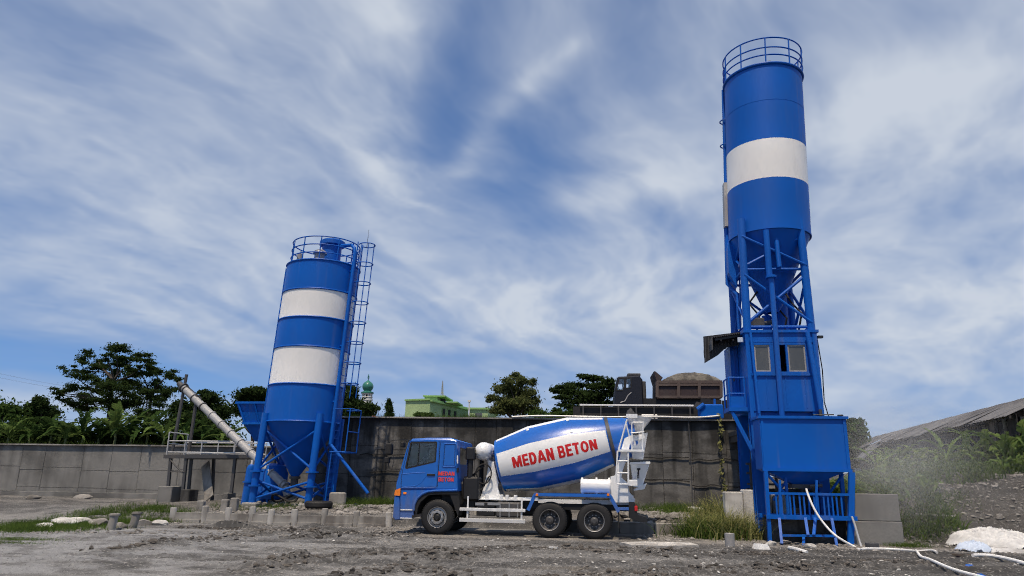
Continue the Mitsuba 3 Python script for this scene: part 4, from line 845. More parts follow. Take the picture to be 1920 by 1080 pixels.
k = thing('white_hose', 'white hose hanging from the hopper gate and running over the ground', 'hose')
part(k, 'hanging_length', tube(spline(hp), 0.031, 8), 'white_plastic')
part(k, 'ground_length', tube(lay([(1718, 1034), (1724, 1042), (1735, 1052), (1760, 1063), (1795, 1073), (1840, 1084), (1880, 1095)], 0.031), 0.031, 8), 'white_plastic')
part(k, 'side_length', tube(lay([(1718, 1034), (1740, 1035), (1757, 1038)], 0.03), 0.03, 8), 'white_plastic')
solo('white_pipe', 'white plastic pipe lying on the ground at the right edge', 'pipe', tube(lay([(1825, 1047), (1860, 1047), (1890, 1051), (1925, 1058), (1960, 1066)], 0.04), 0.04, 8), 'white_plastic')
solo('white_pipe', 'short white pipe lying in front of the hopper stand', 'pipe', tube(lay([(1480, 1027), (1497, 1031), (1513, 1033)], 0.05), 0.05, 8), 'white_plastic')
# ------------------------------------------------------------------ mixer truck
def block_text(s, w=0.25):
    """heavy block capitals, one unit tall, as shapely outlines"""
    from shapely.geometry import LineString, Polygon, box as sb
    from shapely.affinity import translate, scale
    from shapely.ops import unary_union as U
    e = w / 2; L = lambda *p: LineString(p).buffer(e, cap_style=2, join_style=2); clip = lambda q, a: q.intersection(sb(0, 0, a, 1))
    def lobe(x0, x1, y0, y1, r):                              # a rounded right side
        o = sb(x0, y0, x1 - r, y1).union(U([scale(translate(Polygon([(math.cos(t), math.sin(t)) for t in np.linspace(0, 6.283, 40)[:-1]]), x1 - r, (y0 + y1) / 2), r, (y1 - y0) / 2)]).intersection(sb(x1 - r, y0, x1, y1))); return o
    el = lambda cx, cy, a, b: Polygon([(cx + a * math.cos(t), cy + b * math.sin(t)) for t in np.linspace(0, 6.283, 44)[:-1]])
    G = {'M': (0.98, U([sb(0, 0, w, 1), sb(0.98 - w, 0, 0.98, 1), clip(L((e * 0.9, 1.1), (0.49, 0.12), (0.98 - e * 0.9, 1.1)), 0.98)])),
         'E': (0.62, U([sb(0, 0, w, 1), sb(0, 0, 0.62, w * 0.82), sb(0, 1 - w * 0.82, 0.62, 1), sb(0, 0.5 - w * 0.38, 0.57, 0.5 + w * 0.38)])),
         'D': (0.72, lobe(0, 0.72, 0, 1, 0.36).difference(lobe(w, 0.72 - w, w * 0.8, 1 - w * 0.8, 0.2))),
         'A': (0.82, clip(L((0.02, -0.15), (0.41, 1.0), (0.80, -0.15)), 0.82).union(sb(0.2, 0.2, 0.62, 0.2 + w * 0.75)).intersection(sb(0, 0, 0.82, 1))),
         'N': (0.74, U([sb(0, 0, w, 1), sb(0.74 - w, 0, 0.74, 1), clip(L((e, 1.05), (0.74 - e, -0.05)), 0.74)])),
         'B': (0.70, U([lobe(0, 0.66, 0.5 - w * 0.35, 1, 0.24), lobe(0, 0.70, 0, 0.5 + w * 0.35, 0.27)]).difference(U([lobe(w, 0.68 - w, 0.5 + w * 0.4, 1 - w * 0.75, 0.1), lobe(w, 0.72 - w, w * 0.75, 0.5 - w * 0.4, 0.1)]))),
         'T': (0.66, U([sb(0, 1 - w * 0.85, 0.66, 1), sb(0.33 - e, 0, 0.33 + e, 1)])),
         'O': (0.80, el(0.40, 0.5, 0.40, 0.515).difference(el(0.40, 0.5, 0.40 - w, 0.515 - w * 0.85)))}
    x, out = 0.0, []
    for c in s:
        if c == ' ': x += 0.36; continue
        out.append(translate(G[c][1], x)); x += G[c][0] + 0.10
    return out, x - 0.10


def text_solid(s, depth, w=0.25):
    out, wd = block_text(s, w)
    return trimesh.util.concatenate([trimesh.creation.extrude_polygon(q, depth, engine='earcut') for g_ in out for q in getattr(g_, 'geoms', [g_])])


_rot = -2.7; _c = np.array([-4.51, 22.41]); _r = math.radians(_rot)
KF = Frame((_c[0] - 1.27 * math.cos(_r), _c[1] - 1.27 * math.sin(_r), 0), _rot); XF[0] = KF
K = lambda px, py, y=0.0: (lambda q: (q[0], q[2]))(KF.pix(px, py, y))
k = thing('mixer_truck', 'blue and white concrete mixer truck with red lettering on its drum', 'truck')
WD = 2.42
# cab body, hollow, with window openings
prof = [K(*q) for q in ((741, 925), (741.5, 905), (752, 879), (764.5, 829), (772, 822), (800, 820.3), (845, 820.5), (857.5, 826), (858.5, 921), (741, 921))]
def inset(p, e):
    from shapely.geometry import Polygon
    return list(Polygon(p).buffer(-e, join_style=2).exterior.coords)[:-1]
pin, pin2 = inset(prof, 0.075), inset(prof, 0.02)
cab = m3.Manifold.hull_points(np.array([(x, y, z) for P, ys_ in ((pin, (0.0, WD)), (pin2, (0.035, WD - 0.035)), (prof, (0.11, WD - 0.11))) for x, z in P for y in ys_], float))
inn = m3.Manifold.hull_points(np.array([(x, y, z) for x, z in inset(prof, 0.13) for y in (0.06, WD - 0.06)], float))
win = [K(*q) for q in ((763, 876), (772, 832), (817, 831), (814.5, 864))]
from shapely.geometry import Polygon as _P
winp = _P(win).buffer(0.03, join_style=1).buffer(-0.0)
cut = man(prism(winp, -0.2, WD + 0.2))
zf0, zf1 = K(757, 876)[1], K(765, 832)[1]
wsc = man(box(-0.6, K(775, 850)[0] - 0.12, 0.16, WD - 0.16, zf0 - 0.05, zf1 + 0.02))
rwin = man(box(K(857, 850)[0] - 0.2, K(857, 850)[0] + 0.3, 0.35, WD - 0.35, K(857, 870)[1], K(857, 838)[1]))
cabm = mesh_of(cab - inn - cut - rwin - wsc)
cb = part(k, 'cab', cabm, 'truck_blue', smooth=28)
add(cb + '__windscreen', hexa([(K(755, 876)[0] + 0.10, 0.12, zf0), (K(755, 876)[0] + 0.12, 0.12, zf0), (K(755, 876)[0] + 0.12, WD - 0.12, zf0), (K(755, 876)[0] + 0.10, WD - 0.12, zf0), (K(766, 832)[0] + 0.10, 0.14, zf1), (K(766, 832)[0] + 0.12, 0.14, zf1), (K(766, 832)[0] + 0.12, WD - 0.14, zf1), (K(766, 832)[0] + 0.10, WD - 0.14, zf1)]), 'tinted_glass', smooth=False)
xr = K(857, 850)[0]
add(cb + '__rear_window', box(xr - 0.06, xr - 0.052, 0.33, WD - 0.33, K(857, 872)[1], K(857, 836)[1]), 'tinted_glass', smooth=False)
add(cb + '__rear_panel', [box(xr + 0.002, xr + 0.03, 0.22, WD - 0.22, K(857, 918)[1], K(857, 874)[1], 0.01), box(xr + 0.002, xr + 0.02, 0.22, 0.33, K(857, 873)[1], K(857, 834)[1])], 'truck_blue', smooth=False)
add(cb + '__roof_drip', beam((K(768, 824)[0], -0.005, K(768, 827)[1]), (xr - 0.08, -0.005, K(850, 827.5)[1]), 0.02, 0.02), 'truck_blue')
add(cb + '__interior', [box(K(800, 862.5)[0] - 0.1, K(826, 862.5)[0], 0.3, 0.85, K(800, 900)[1], K(800, 868)[1], 0.06), box(K(815, 862.5)[0], K(828, 862.5)[0], 0.32, 0.82, K(800, 880)[1], K(800, 846)[1], 0.06), box(K(818, 862.5)[0], K(826, 862.5)[0], 0.42, 0.72, K(800, 846)[1], K(800, 838)[1], 0.04), box(K(815, 862.5)[0], K(828, 862.5)[0], 1.55, 2.1, K(800, 880)[1], K(800, 842)[1], 0.06)], 'seat_cloth')
add(cb + '__steering_wheel', ring((0, 0, 0), 0.22, 0.02, 24, 6).apply_transform(trimesh.transformations.translation_matrix((K(782, 866)[0], 0.6, K(782, 866)[1])) @ trimesh.transformations.rotation_matrix(-0.9, (0, 1, 0))), 'dark_interior')
# door: a plate proud of the skin with a rim round its window
dpoly = [K(*q) for q in ((756, 880), (769, 829), (823.5, 828), (821, 866), (818, 912), (758, 914), (753, 912), (754, 893))]
dw = winp.buffer(0.012)
dp = part(k, 'door', prism(_P(dpoly).buffer(-0.03, join_style=1).buffer(0.03).difference(dw), -0.017, 0.004), 'truck_blue', smooth=30)
add(dp + '__window_frame', prism(winp.buffer(0.022).difference(winp.buffer(-0.025)), -0.022, 0.03), 'black_rubber', smooth=False)
add(dp + '__window', prism(winp.buffer(-0.02), 0.018, 0.024), 'tinted_glass', smooth=False)
add(dp + '__quarter_bar', beam((K(786.5, 833)[0], 0.0, K(786, 832)[1]), (K(783, 872)[0], 0.0, K(783, 873)[1]), 0.02, 0.03), 'black_rubber')
add(dp + '__handle', [box(K(801, 890.2)[0], K(816, 890.2)[0], -0.05, -0.018, K(810, 892)[1], K(810, 888.5)[1], 0.008)], 'black_steel')
add(dp + '__crease', tube([np.insert(K(*q), 1, -0.014) for q in ((755, 889), (775, 887), (797, 886), (800, 892), (790, 905), (780, 911), (757, 913))], 0.014, 6), 'truck_blue')
add(dp + '__lower_crease', tube([np.insert(K(*q), 1, -0.013) for q in ((753, 915), (780, 914.5), (818, 913.5))], 0.012, 6), 'truck_blue')
sp_ = _P([K(*q) for q in ((831.5, 873), (834.5, 834), (853.5, 834), (852.5, 873))]).buffer(0.05).buffer(-0.02)
spn = part(k, 'sleeper_panel', prism(sp_.buffer(-0.03), -0.006, 0.01), 'truck_blue', smooth=30)
add(spn + '__rim', tube([(x, -0.004, z) for x, z in list(sp_.exterior.coords)[:-1]], 0.022, 8, True), 'truck_blue')
add(spn + '__seam', tube([(x, 0.002, z) for x, z in list(sp_.buffer(-0.035).exterior.coords)[:-1]], 0.010, 5, True), 'black_rubber')
part(k, 'front_seam', tube([np.insert(K(*q), 1, 0.004) for q in ((768, 828), (755.5, 880), (752.5, 895), (751.5, 930))], 0.010, 5), 'black_rubber')
part(k, 'rear_quarter_trim', [tube([np.insert(K(*q), 1, -0.006) for q in ((825.5, 830), (823, 868), (819.5, 913))], 0.010, 5)], 'black_rubber')
part(k, 'grab_handle', [rod(np.insert(K(858.5, 854), 1, -0.05), np.insert(K(858.5, 869), 1, -0.05), 0.02, 6)], 'truck_white')
part(k, 'door_latch', [box(K(856.5, 881.5)[0], K(860, 881.5)[0], -0.03, 0.03, K(858, 886)[1], K(858, 877)[1])], 'black_steel', smooth=False)
# lettering on the cab
def flat_text(s, px0_, px1_, py0_, py1_, y=-0.012, skew=0):
    m = text_solid(s, 0.006, 0.22); v = m.vertices; b = m.bounds
    a, c = K(px0_, py1_), K(px1_, py0_)
    X = a[0] + (v[:, 0] - b[0, 0]) / (b[1, 0] - b[0, 0]) * (c[0] - a[0]); Z = a[1] + (v[:, 1] - b[0, 1]) / (b[1, 1] - b[0, 1]) * (c[1] - a[1])
    m.vertices = np.stack([X, y - v[:, 2], Z], 1); return m
part(k, 'cab_lettering', [flat_text('MEDAN', 822, 852.5, 884.5, 891.5), flat_text('BETON', 822, 851, 895.5, 902.5)], 'letter_orange', smooth=False)
# lower front, arch, bumper, steps
arc = [K(*q) for q in ((776, 957), (777.5, 945), (783, 934), (792, 926), (803, 921.5), (818, 920), (858, 919))]
lowp = [K(*q) for q in ((741, 919), (858, 919))] + [(x, z) for x, z in arc[::-1]] + [K(775, 966), K(752, 968), K(750, 930), K(741, 930)]
part(k, 'lower_side', prism(_P(lowp).buffer(0), 0.012, 0.06), 'truck_blue', smooth=False)
part(k, 'arch_lip', tube([np.insert(q, 1, -0.01) for q in arc], 0.035, 8), 'truck_blue')
part(k, 'arch_liner', [prism(_P(arc + [(arc[-1][0], arc[-1][1] - 0.12)] + [(x + 0.10 if i < 4 else x, z - 0.11) for i, (x, z) in enumerate(arc)][::-1][1:]).buffer(0), 0.0, 0.7), prism([K(842, 924), K(858, 921), K(862, 945), K(858, 968), K(850, 945)], 0.02, 0.65)], 'black_rubber', smooth=False)
part(k, 'arch_liner', prism(_P(arc + [(arc[-1][0], arc[-1][1] - 0.12)] + [(x + 0.10 if i < 4 else x, z - 0.11) for i, (x, z) in enumerate(arc)][::-1][1:]).buffer(0), WD - 0.7, WD), 'black_rubber', smooth=False)
bp = [K(*q) for q in ((741, 930), (749.5, 930), (750.5, 975), (740, 975.5), (736, 970), (737, 958), (739.5, 950), (738, 940), (739, 932))]
part(k, 'bumper', hull([(x, y, z) for P, ys_ in ((inset(bp, 0.03), (0.0, WD)), (bp, (0.04, WD - 0.04))) for x, z in P for y in ys_]), 'truck_blue', smooth=30)
part(k, 'grille', box(K(741, 914.0)[0] - 0.005, K(741, 914.0)[0] + 0.05, 0.4, WD - 0.4, K(741, 928)[1], K(741, 900)[1]), 'black_steel', smooth=False)
part(k, 'headlight', box(K(737.5, 950.0)[0] - 0.01, K(743, 950.0)[0], 0.03, 0.4, K(740, 954)[1], K(740, 946)[1], 0.02), 'lamp_clear'); part(k, 'headlight', box(K(737.5, 950.0)[0] - 0.01, K(743, 950.0)[0], WD - 0.4, WD - 0.03, K(740, 954)[1], K(740, 946)[1], 0.02), 'lamp_clear')
lp = [K(*q) for q in ((740, 928), (742, 919.5), (750.5, 916), (750, 929))]
part(k, 'turn_signal', prism(_P(lp).buffer(0.01), -0.025, 0.10), 'lamp_orange', smooth=30); part(k, 'turn_signal', prism(_P(lp).buffer(0.01), WD - 0.10, WD + 0.025), 'lamp_orange', smooth=30)
part(k, 'side_marker', box(K(756, 924.8)[0], K(762, 924.8)[0], -0.012, 0.03, K(758, 927)[1], K(758, 922.5)[1], 0.01), 'lamp_orange')
for i, (ya, yb) in enumerate(((944, 955), (961, 971))):
    part(k, 'step_recess', box(K(752, 935)[0], K(774, 935)[0], 0.004, 0.012, K(760, yb)[1], K(760, ya)[1]), 'truck_blue', smooth=False)
    part(k, 'step_tread', box(K(752, 935)[0], K(774.5, 935)[0], -0.02, 0.2, K(760, yb + 2.5)[1], K(760, yb - 0.2)[1], 0.01), 'galvanised', smooth=False)
part(k, 'lower_side', box(K(752, 943.5)[0], K(752, 943.5)[0] + 0.6, WD - 0.06, WD - 0.01, K(750, 968)[1], K(750, 919)[1]), 'truck_blue', smooth=False)
# mirrors
for y_, s_ in ((-0.18, 1), (WD + 0.18, -1)):
    mr_ = part(k, 'mirror_arm', [tube([np.insert(K(764, 824), 1, y_ + 0.2 * s_), np.insert(K(752, 825), 1, y_), np.insert(K(735, 827), 1, y_), np.insert(K(733, 832), 1, y_)], 0.017, 6), tube([np.insert(K(753, 879), 1, y_ + 0.2 * s_), np.insert(K(742, 881), 1, y_), np.insert(K(733, 878), 1, y_), np.insert(K(731, 866), 1, y_), np.insert(K(737, 856), 1, y_)], 0.014, 6), tube([np.insert(K(741, 855), 1, y_), np.insert(K(742, 866), 1, y_), np.insert(K(738, 879), 1, y_)], 0.010, 5)], 'black_steel')
    add(mr_ + '__mirror', [box(K(727.5, 842.5)[0], K(739, 842.5)[0], y_ - 0.12, y_ + 0.12, K(733, 853)[1], K(733, 832)[1], 0.03)], 'black_rubber')
    add(mr_ + '__wide_mirror', [box(K(725, 863.0)[0], K(734, 863.0)[0], y_ - 0.10, y_ + 0.10, K(730, 869)[1], K(730, 857)[1], 0.03)], 'black_rubber')
part(k, 'front_mirror', [box(K(752, 833.5)[0] - 0.06, K(752, 833.5)[0] + 0.05, 0.1, 0.35, K(752, 838)[1], K(752, 829)[1], 0.02), rod(np.insert(K(752, 829), 1, 0.2), np.insert(K(766, 823), 1, 0.25), 0.015, 6)], 'black_rubber')
# wheels
TYRE = [(0.27, 0.04), (0.30, 0.012), (0.35, 0.0), (0.44, 0.006), (0.482, 0.03), (0.505, 0.055), (0.510, 0.10), (0.500, 0.105), (0.500, 0.115), (0.512, 0.12), (0.512, 0.16), (0.500, 0.165), (0.500, 0.175), (0.510, 0.18), (0.505, 0.225), (0.482, 0.25), (0.44, 0.274), (0.35, 0.28), (0.27, 0.24)]
RIMF = [(0.27, 0.24), (0.27, 0.06), (0.288, 0.03), (0.302, 0.008), (0.298, -0.006), (0.286, 0.0), (0.272, 0.045), (0.225, 0.035), (0.215, 0.01), (0.195, -0.045), (0.13, -0.05), (0.125, -0.035)]
RIMR = [(0.27, 0.24), (0.27, 0.06), (0.288, 0.03), (0.302, 0.008), (0.298, -0.006), (0.286, 0.0), (0.268, 0.06), (0.255, 0.12), (0.21, 0.15), (0.13, 0.155), (0.125, 0.155)]
def wheel(x, y, flip, rear):
    f = -1 if flip else 1; z = 0.505
    mt = lambda m: (setattr(m, 'vertices', m.vertices * [1, f, 1] + [x, y, z]), (setattr(m, 'faces', m.faces[:, ::-1]) if flip else None), m)[2]
    w = part(k, 'rear_wheel' if rear else 'front_wheel', mt(lathe(TYRE, 56, axis='y')), 'black_rubber')
    # shoulder lugs
    lug = []
    for i in range(44):
        a = i * 2 * math.pi / 44; c, s2 = math.cos(a), math.sin(a); e = 0.022
        lug.append(hexa([(c * 0.485 - s2 * u * e, yy, s2 * 0.485 + c * u * e) for u, yy in ((-1, 0.024), (1, 0.024), (1, 0.06), (-1, 0.06))] + [(c * 0.516 - s2 * u * e, yy, s2 * 0.516 + c * u * e) for u, yy in ((-1, 0.045), (1, 0.045), (1, 0.07), (-1, 0.07))]))
    add(w + '__tread_lugs', mt(mesh_of(lug)), 'black_rubber', smooth=False, kind='stuff')
    RR = RIMR if rear else RIMF; add(w + '__rim', mt(lathe(RR[:7] if rear else RR[:8], 48, axis='y')), 'wheel_steel'); add(w + '__disc', mt(lathe(RR[6:] if rear else RR[7:9], 48, axis='y')), 'disc_dark')
    if not rear: add(w + '__hub_flange', mt(lathe(RR[8:], 48, axis='y')), 'wheel_steel')
    nut = []; n = 10 if rear else 8; rr_, yy = (0.165, 0.15) if rear else (0.165, -0.052)
    for i in range(n):
        a = i * 2 * math.pi / n; nut.append(rod((rr_ * math.cos(a), yy, rr_ * math.sin(a)), (rr_ * math.cos(a), yy - 0.035, rr_ * math.sin(a)), 0.017, 6))
    add(w + '__nuts', mt(mesh_of(nut)), 'wheel_steel', kind='stuff')
    hol = []
    for i in range(8 if not rear else 6):
        a = (i + 0.5) * 2 * math.pi / (8 if not rear else 6)
        q0, q1 = ((0.222, 0.026), (0.2025, -0.03)) if not rear else ((0.243, 0.125), (0.205, 0.148))
        c, s2 = math.cos(a), math.sin(a); m_ = trimesh.creation.icosphere(subdivisions=2); m_.vertices = m_.vertices * [0.016, 0.03, 0.033]
        m_.vertices = m_.vertices + [(q0[0] + q1[0]) / 2, (q0[1] + q1[1]) / 2 - 0.004, 0]; v = m_.vertices.copy(); m_.vertices = np.stack([v[:, 0] * c - v[:, 2] * s2, v[:, 1], v[:, 0] * s2 + v[:, 2] * c], 1); hol.append(m_)
    add(w + '__hand_holes', mt(mesh_of(hol)), 'black_steel', kind='stuff')
    add(w + '__hub', mt(lathe([(0, -0.06 if not rear else 0.02), (0.06, -0.06 if not rear else 0.02), (0.085, -0.03 if not rear else 0.04), (0.11, -0.02 if not rear else 0.05), (0.127, 0.06 if not rear else 0.16)], 28, axis='y')), 'black_steel' if not rear else 'dark_steel')
    if rear: add(w + '__inner_tyre', mt(lathe([(r_, h_ + 0.31) for r_, h_ in TYRE], 48, axis='y')), 'black_rubber')
XW = (1.27, K(1030, 970)[0], K(1114, 970)[0])
for i, x_ in enumerate(XW):
    wheel(x_, 0.02, False, i > 0); wheel(x_, WD - 0.02, True, i > 0)
for x_ in XW: part(k, 'axle', rod((x_, 0.2, 0.505), (x_, WD - 0.2, 0.505), 0.09, 10), 'black_steel')
# chassis
za, zb = K(900, 957)[1], K(900, 934)[1]
xr2 = K(1190, 950)[0]
part(k, 'chassis', [box(0.4, xr2, 0.75, 0.84, za + 0.05, zb), box(0.4, xr2, WD - 0.84, WD - 0.75, za + 0.05, zb)] + [box(x_, x_ + 0.1, 0.85, WD - 0.85, za + 0.08, zb - 0.03) for x_ in (2.1, 3.0, 4.0, 5.3, 6.4, xr2 - 0.12)], 'black_steel', smooth=False)
part(k, 'engine', [box(1.2, 2.35, 0.55, WD - 0.55, 0.75, 1.55, 0.06), box(1.95, 2.45, 0.35, 1.0, 1.0, 1.7, 0.05)], 'black_steel')
part(k, 'intake_stack', [rod((2.15, 0.45, 1.5), (2.15, 0.45, 2.45), 0.09, 10), box(2.02, 2.3, 0.3, 0.62, 2.2, 2.6, 0.04)], 'black_steel'); part(k, 'exhaust_pipe', rod((2.35, 1.3, 1.3), (2.35, 1.3, 2.3), 0.07, 10), 'black_steel')
part(k, 'subframe', [box(K(876, 936.4)[0], K(1004, 936.4)[0], 0.70, 0.745, K(900, 937)[1], K(900, 931.5)[1]), box(K(876, 936.4)[0], K(1004, 936.4)[0], 0.55, 0.70, K(900, 938)[1], K(900, 936)[1]), box(K(1004, 936.4)[0], xr2, 0.70, 0.745, K(900, 942)[1], K(900, 934)[1])], 'truck_white', smooth=False)
for px_ in (885, 903, 931, 942, 958): part(k, 'clamp', box(K(px_, 933.2)[0], K(px_ + 6, 933.2)[0], 0.56, 0.72, K(900, 939)[1], K(900, 927.5)[1], 0.01), 'truck_white', smooth=False)
part(k, 'battery_box', [box(K(890, 955.2)[0], K(925, 955.2)[0], 0.25, 0.72, K(900, 968)[1], K(900, 942)[1], 0.02)], 'black_steel'); part(k, 'fuel_tank', [box(K(927, 955.2)[0], K(975, 955.2)[0], 0.2, 0.74, K(900, 970)[1], K(900, 941)[1], 0.05)], 'dark_steel')
part(k, 'fuel_tank_strap', [box(K(p_, 948.5)[0], K(p_ + 2, 948.5)[0], 0.19, 0.2, K(900, 969)[1], K(900, 942)[1]) for p_ in (935, 952, 968)] + [box(K(888, 948.5)[0], K(905, 948.5)[0], 0.235, 0.245, K(900, 948)[1], K(900, 943)[1]), box(K(912, 948.5)[0], K(936, 948.5)[0], 0.18, 0.19, K(900, 947)[1], K(900, 942)[1])], 'wheel_steel', smooth=False)
part(k, 'fuel_tank', box(2.6, 4.2, WD - 0.7, WD - 0.2, 0.55, 1.05, 0.05), 'dark_steel')
for i, (ya, yb) in enumerate(((952.5, 958.5), (972, 979.5))): part(k, 'guard_rail', box(K(862, 935)[0], K(985 + (1 - i) * 0, 935)[0], 0.02, 0.06, K(900, yb)[1], K(900, ya)[1], 0.008), 'truck_white', smooth=False)
for px_ in (876, 977.5): part(k, 'guard_post', box(K(px_ - 1.5, 954.5)[0], K(px_ + 1.5, 954.5)[0], 0.063, 0.10, K(900, 978)[1], K(900, 931)[1]), 'truck_white', smooth=False)
part(k, 'guard_rail', box(K(862, 935)[0], K(985, 935)[0], WD - 0.06, WD - 0.02, 0.5, 0.62), 'truck_white', smooth=False)
# drum
dpx = ((931, 830), (993, 799), (1061, 783.7), (1134, 783.7), (1172, 786)); bpx = ((949, 929), (1012, 921), (1090, 903), (1152, 874))
DM = WD / 2
tl_ = math.radians(12.9); ax = np.array([math.cos(tl_), math.sin(tl_)]); nx = np.array([-math.sin(tl_), math.cos(tl_)])
tp = np.array([K(*q, DM) for q in dpx]); bt = np.array([K(*q, DM) for q in bpx])
sc = ((tp[1:3] @ nx).mean() + (bt[1:3] @ nx).mean()) / 2; Rm = ((tp[1:3] @ nx).mean() - (bt[1:3] @ nx).mean()) / 2
tt = [(tp[i] @ ax + bt[i] @ ax) / 2 for i in range(4)]; t0_, t1_, t2_, t3_ = tt; t4_ = tp[4] @ ax + 0.18
r0_ = ((tp[0] - bt[0]) @ nx) / 2 * 0.97; r3_ = ((tp[3] - bt[3]) @ nx) / 2; r4_ = tp[4] @ nx - sc
DP = np.array([(t0_, r0_), (t1_, Rm), (t2_, Rm), (t3_, r3_), (t4_, r4_ * 0.97)])
def drum_pt(t, a, off=0.0):
    """a point of the drum's skin: t along its axis, a round it (0 = near side, up positive)"""
    r = np.interp(t, DP[:, 0], DP[:, 1]) + off
    s = sc + r * np.sin(a); c = np.stack([t, s], -1) @ np.stack([ax, nx]); return np.stack([c[..., 0], DM - r * np.cos(a), c[..., 1]], -1)
def drum_skin(ts, a0, a1, n, off=0.0):
    A, Tt = np.meshgrid(np.linspace(a0, a1, n), ts); v = drum_pt(Tt, A, off).reshape(-1, 3); f = []
    for i in range(len(ts) - 1):
        for j in range(n - 1): o = i * n + j; f += [[o, o + n, o + n + 1], [o, o + n + 1, o + 1]]
    return trimesh.Trimesh(v, f, process=False)
dr_ = math.radians; tb0, tb1 = t0_ + 0.06, t3_ - 0.04
ts_ = [tb0, t1_, t2_, tb1]
dm = part(k, 'drum', [drum_skin(ts_, dr_(24.5 + 90 * i), dr_(64 + 90 * i), 18) for i in range(4)] + [drum_skin([t0_, tb0], 0, 2 * math.pi, 72), drum_skin([tb1, t3_, t4_], 0, 2 * math.pi, 72), trimesh.Trimesh(np.vstack([drum_pt(np.full(48, t0_), np.linspace(0, 2 * math.pi, 48, endpoint=False)), drum_pt(np.array([t0_ - 0.12]), np.array([0.0]), -5)[:0], (np.array([[t0_ - 0.22, sc]]) @ np.stack([ax, nx]))[:, [0, 0, 1]] * [1, 0, 1] + [0, DM, 0]]), [[i, (i + 1) % 48, 48] for i in range(48)], process=False)], 'truck_blue', smooth=24)
for i in range(4): add(dm + '__white_stripe', drum_skin(ts_, dr_(-26 + 90 * i), dr_(24.5 + 90 * i), 24), 'truck_white', smooth=24)
add(dm + '__roller_ring', [drum_skin([t3_ + 0.0, t3_ + 0.002, t3_ + 0.10, t3_ + 0.102], 0, 2 * math.pi, 72, 0.035)], 'dark_steel', smooth=20)
add(dm + '__end_ring', [drum_skin([t4_ - 0.30, t4_ - 0.298, t4_ - 0.25, t4_ - 0.248], 0, 2 * math.pi, 64, 0.015), drum_skin([t4_ - 0.05, t4_ + 0.02], 0, 2 * math.pi, 64, 0.03)], 'truck_blue', smooth=20)
for t_, a_ in ((t1_ + 0.03, 1.0), (t2_ + 0.05, 1.05), (t2_ + 0.1, 0.52)):
    c_ = drum_pt(np.array(t_), np.array(a_), 0.02); add(dm + '__lug', rod(drum_pt(np.array(t_), np.array(a_)), c_, 0.05, 10), 'truck_white')
# drum lettering, wrapped on the skin
tm = text_solid('MEDAN BETON', 0.01); tm = tm.subdivide_to_size(0.16) if hasattr(tm, 'subdivide_to_size') else tm
b_ = tm.bounds; qa, qb = np.array(K(960, 871, 0.15)), np.array(K(1119, 833, 0.15)); ta, tb = qa @ ax, qb @ ax
v = tm.vertices; u_ = (v[:, 0] - b_[0, 0]) / (b_[1, 0] - b_[0, 0]); h_ = (v[:, 1] - b_[0, 1]) / (b_[1, 1] - b_[0, 1])
hgt = 0.375; mid = dr_(-2.5); rr_ = np.interp(ta + u_ * (tb - ta), DP[:, 0], DP[:, 1])
tm.vertices = drum_pt(ta + u_ * (tb - ta), mid + (h_ - 0.5) * hgt / Rm, 0.004 + v[:, 2] * 0.2)
if tm.faces is not None: add(dm + '__lettering', tm, 'letter_red', smooth=False)
# front pedestal and water tank
pd = [K(*q, 0.75) for q in ((902, 931), (938, 931), (931, 905), (926, 868), (917, 862), (913, 890))]
part(k, 'drum_pedestal', [prism(pd, 0.75, 0.82), prism(pd, WD - 0.82, WD - 0.75), prism([K(*q, 0.75) for q in ((916, 862), (925, 866), (934, 905), (928, 925))], 0.82, WD - 0.82), box(K(926, 881.5, DM)[0] - 0.05, t0_ * ax[0] - sc * 0.2, DM - 0.3, DM + 0.3, K(925, 895, DM)[1], K(925, 868, DM)[1], 0.04)], 'truck_white', smooth=False)
wc = K(906, 846, 0.65)
part(k, 'water_tank', lathe([(0, 0.42), (0.14, 0.45), (0.24, 0.53), (0.275, 0.65), (0.275, 1.75), (0.24, 1.87), (0.14, 1.95), (0, 1.98)], 36, (wc[0], 0, wc[1]), 'y'), 'truck_white', smooth=True)
for y_ in (0.8, 1.6):
    part(k, 'water_tank_bracket', rod((wc[0] + 0.05, y_, wc[1] - 0.1), (wc[0] + 0.25, y_ + 0.1, K(920, 880, 0.8)[1]), 0.05, 8), 'truck_white'); part(k, 'water_tank_strap', lathe([(0.28, y_), (0.285, y_), (0.285, y_ + 0.05), (0.28, y_ + 0.05)], 32, (wc[0], 0, wc[1]), 'y'), 'truck_white')
def loop(pix, r, y): return tube(spline([np.insert(K(a, b, y), 1, y + 0.02 * i) for i, (a, b) in enumerate(pix)], 6), r, 7)
part(k, 'hose', loop(((893, 890), (897, 875), (908, 870), (918, 877), (920, 890), (914, 903), (903, 907), (895, 900), (892, 888)), 0.022, 0.5), 'black_rubber')
part(k, 'hose', loop(((892, 884), (889, 898), (891, 912), (897, 920), (903, 916), (912, 900), (917, 892)), 0.022, 0.55), 'black_rubber')
part(k, 'hose', loop(((880, 905), (884, 893), (890, 888), (900, 878), (908, 873)), 0.028, 0.6), 'black_rubber')
part(k, 'valve_block', [box(K(871, 912.5)[0], K(884, 912.5)[0], 0.35, 0.7, K(875, 925)[1], K(875, 900)[1], 0.03), rod(np.insert(K(868, 893), 1, 0.4), np.insert(K(868, 905), 1, 0.4), 0.05, 8)], 'black_steel')
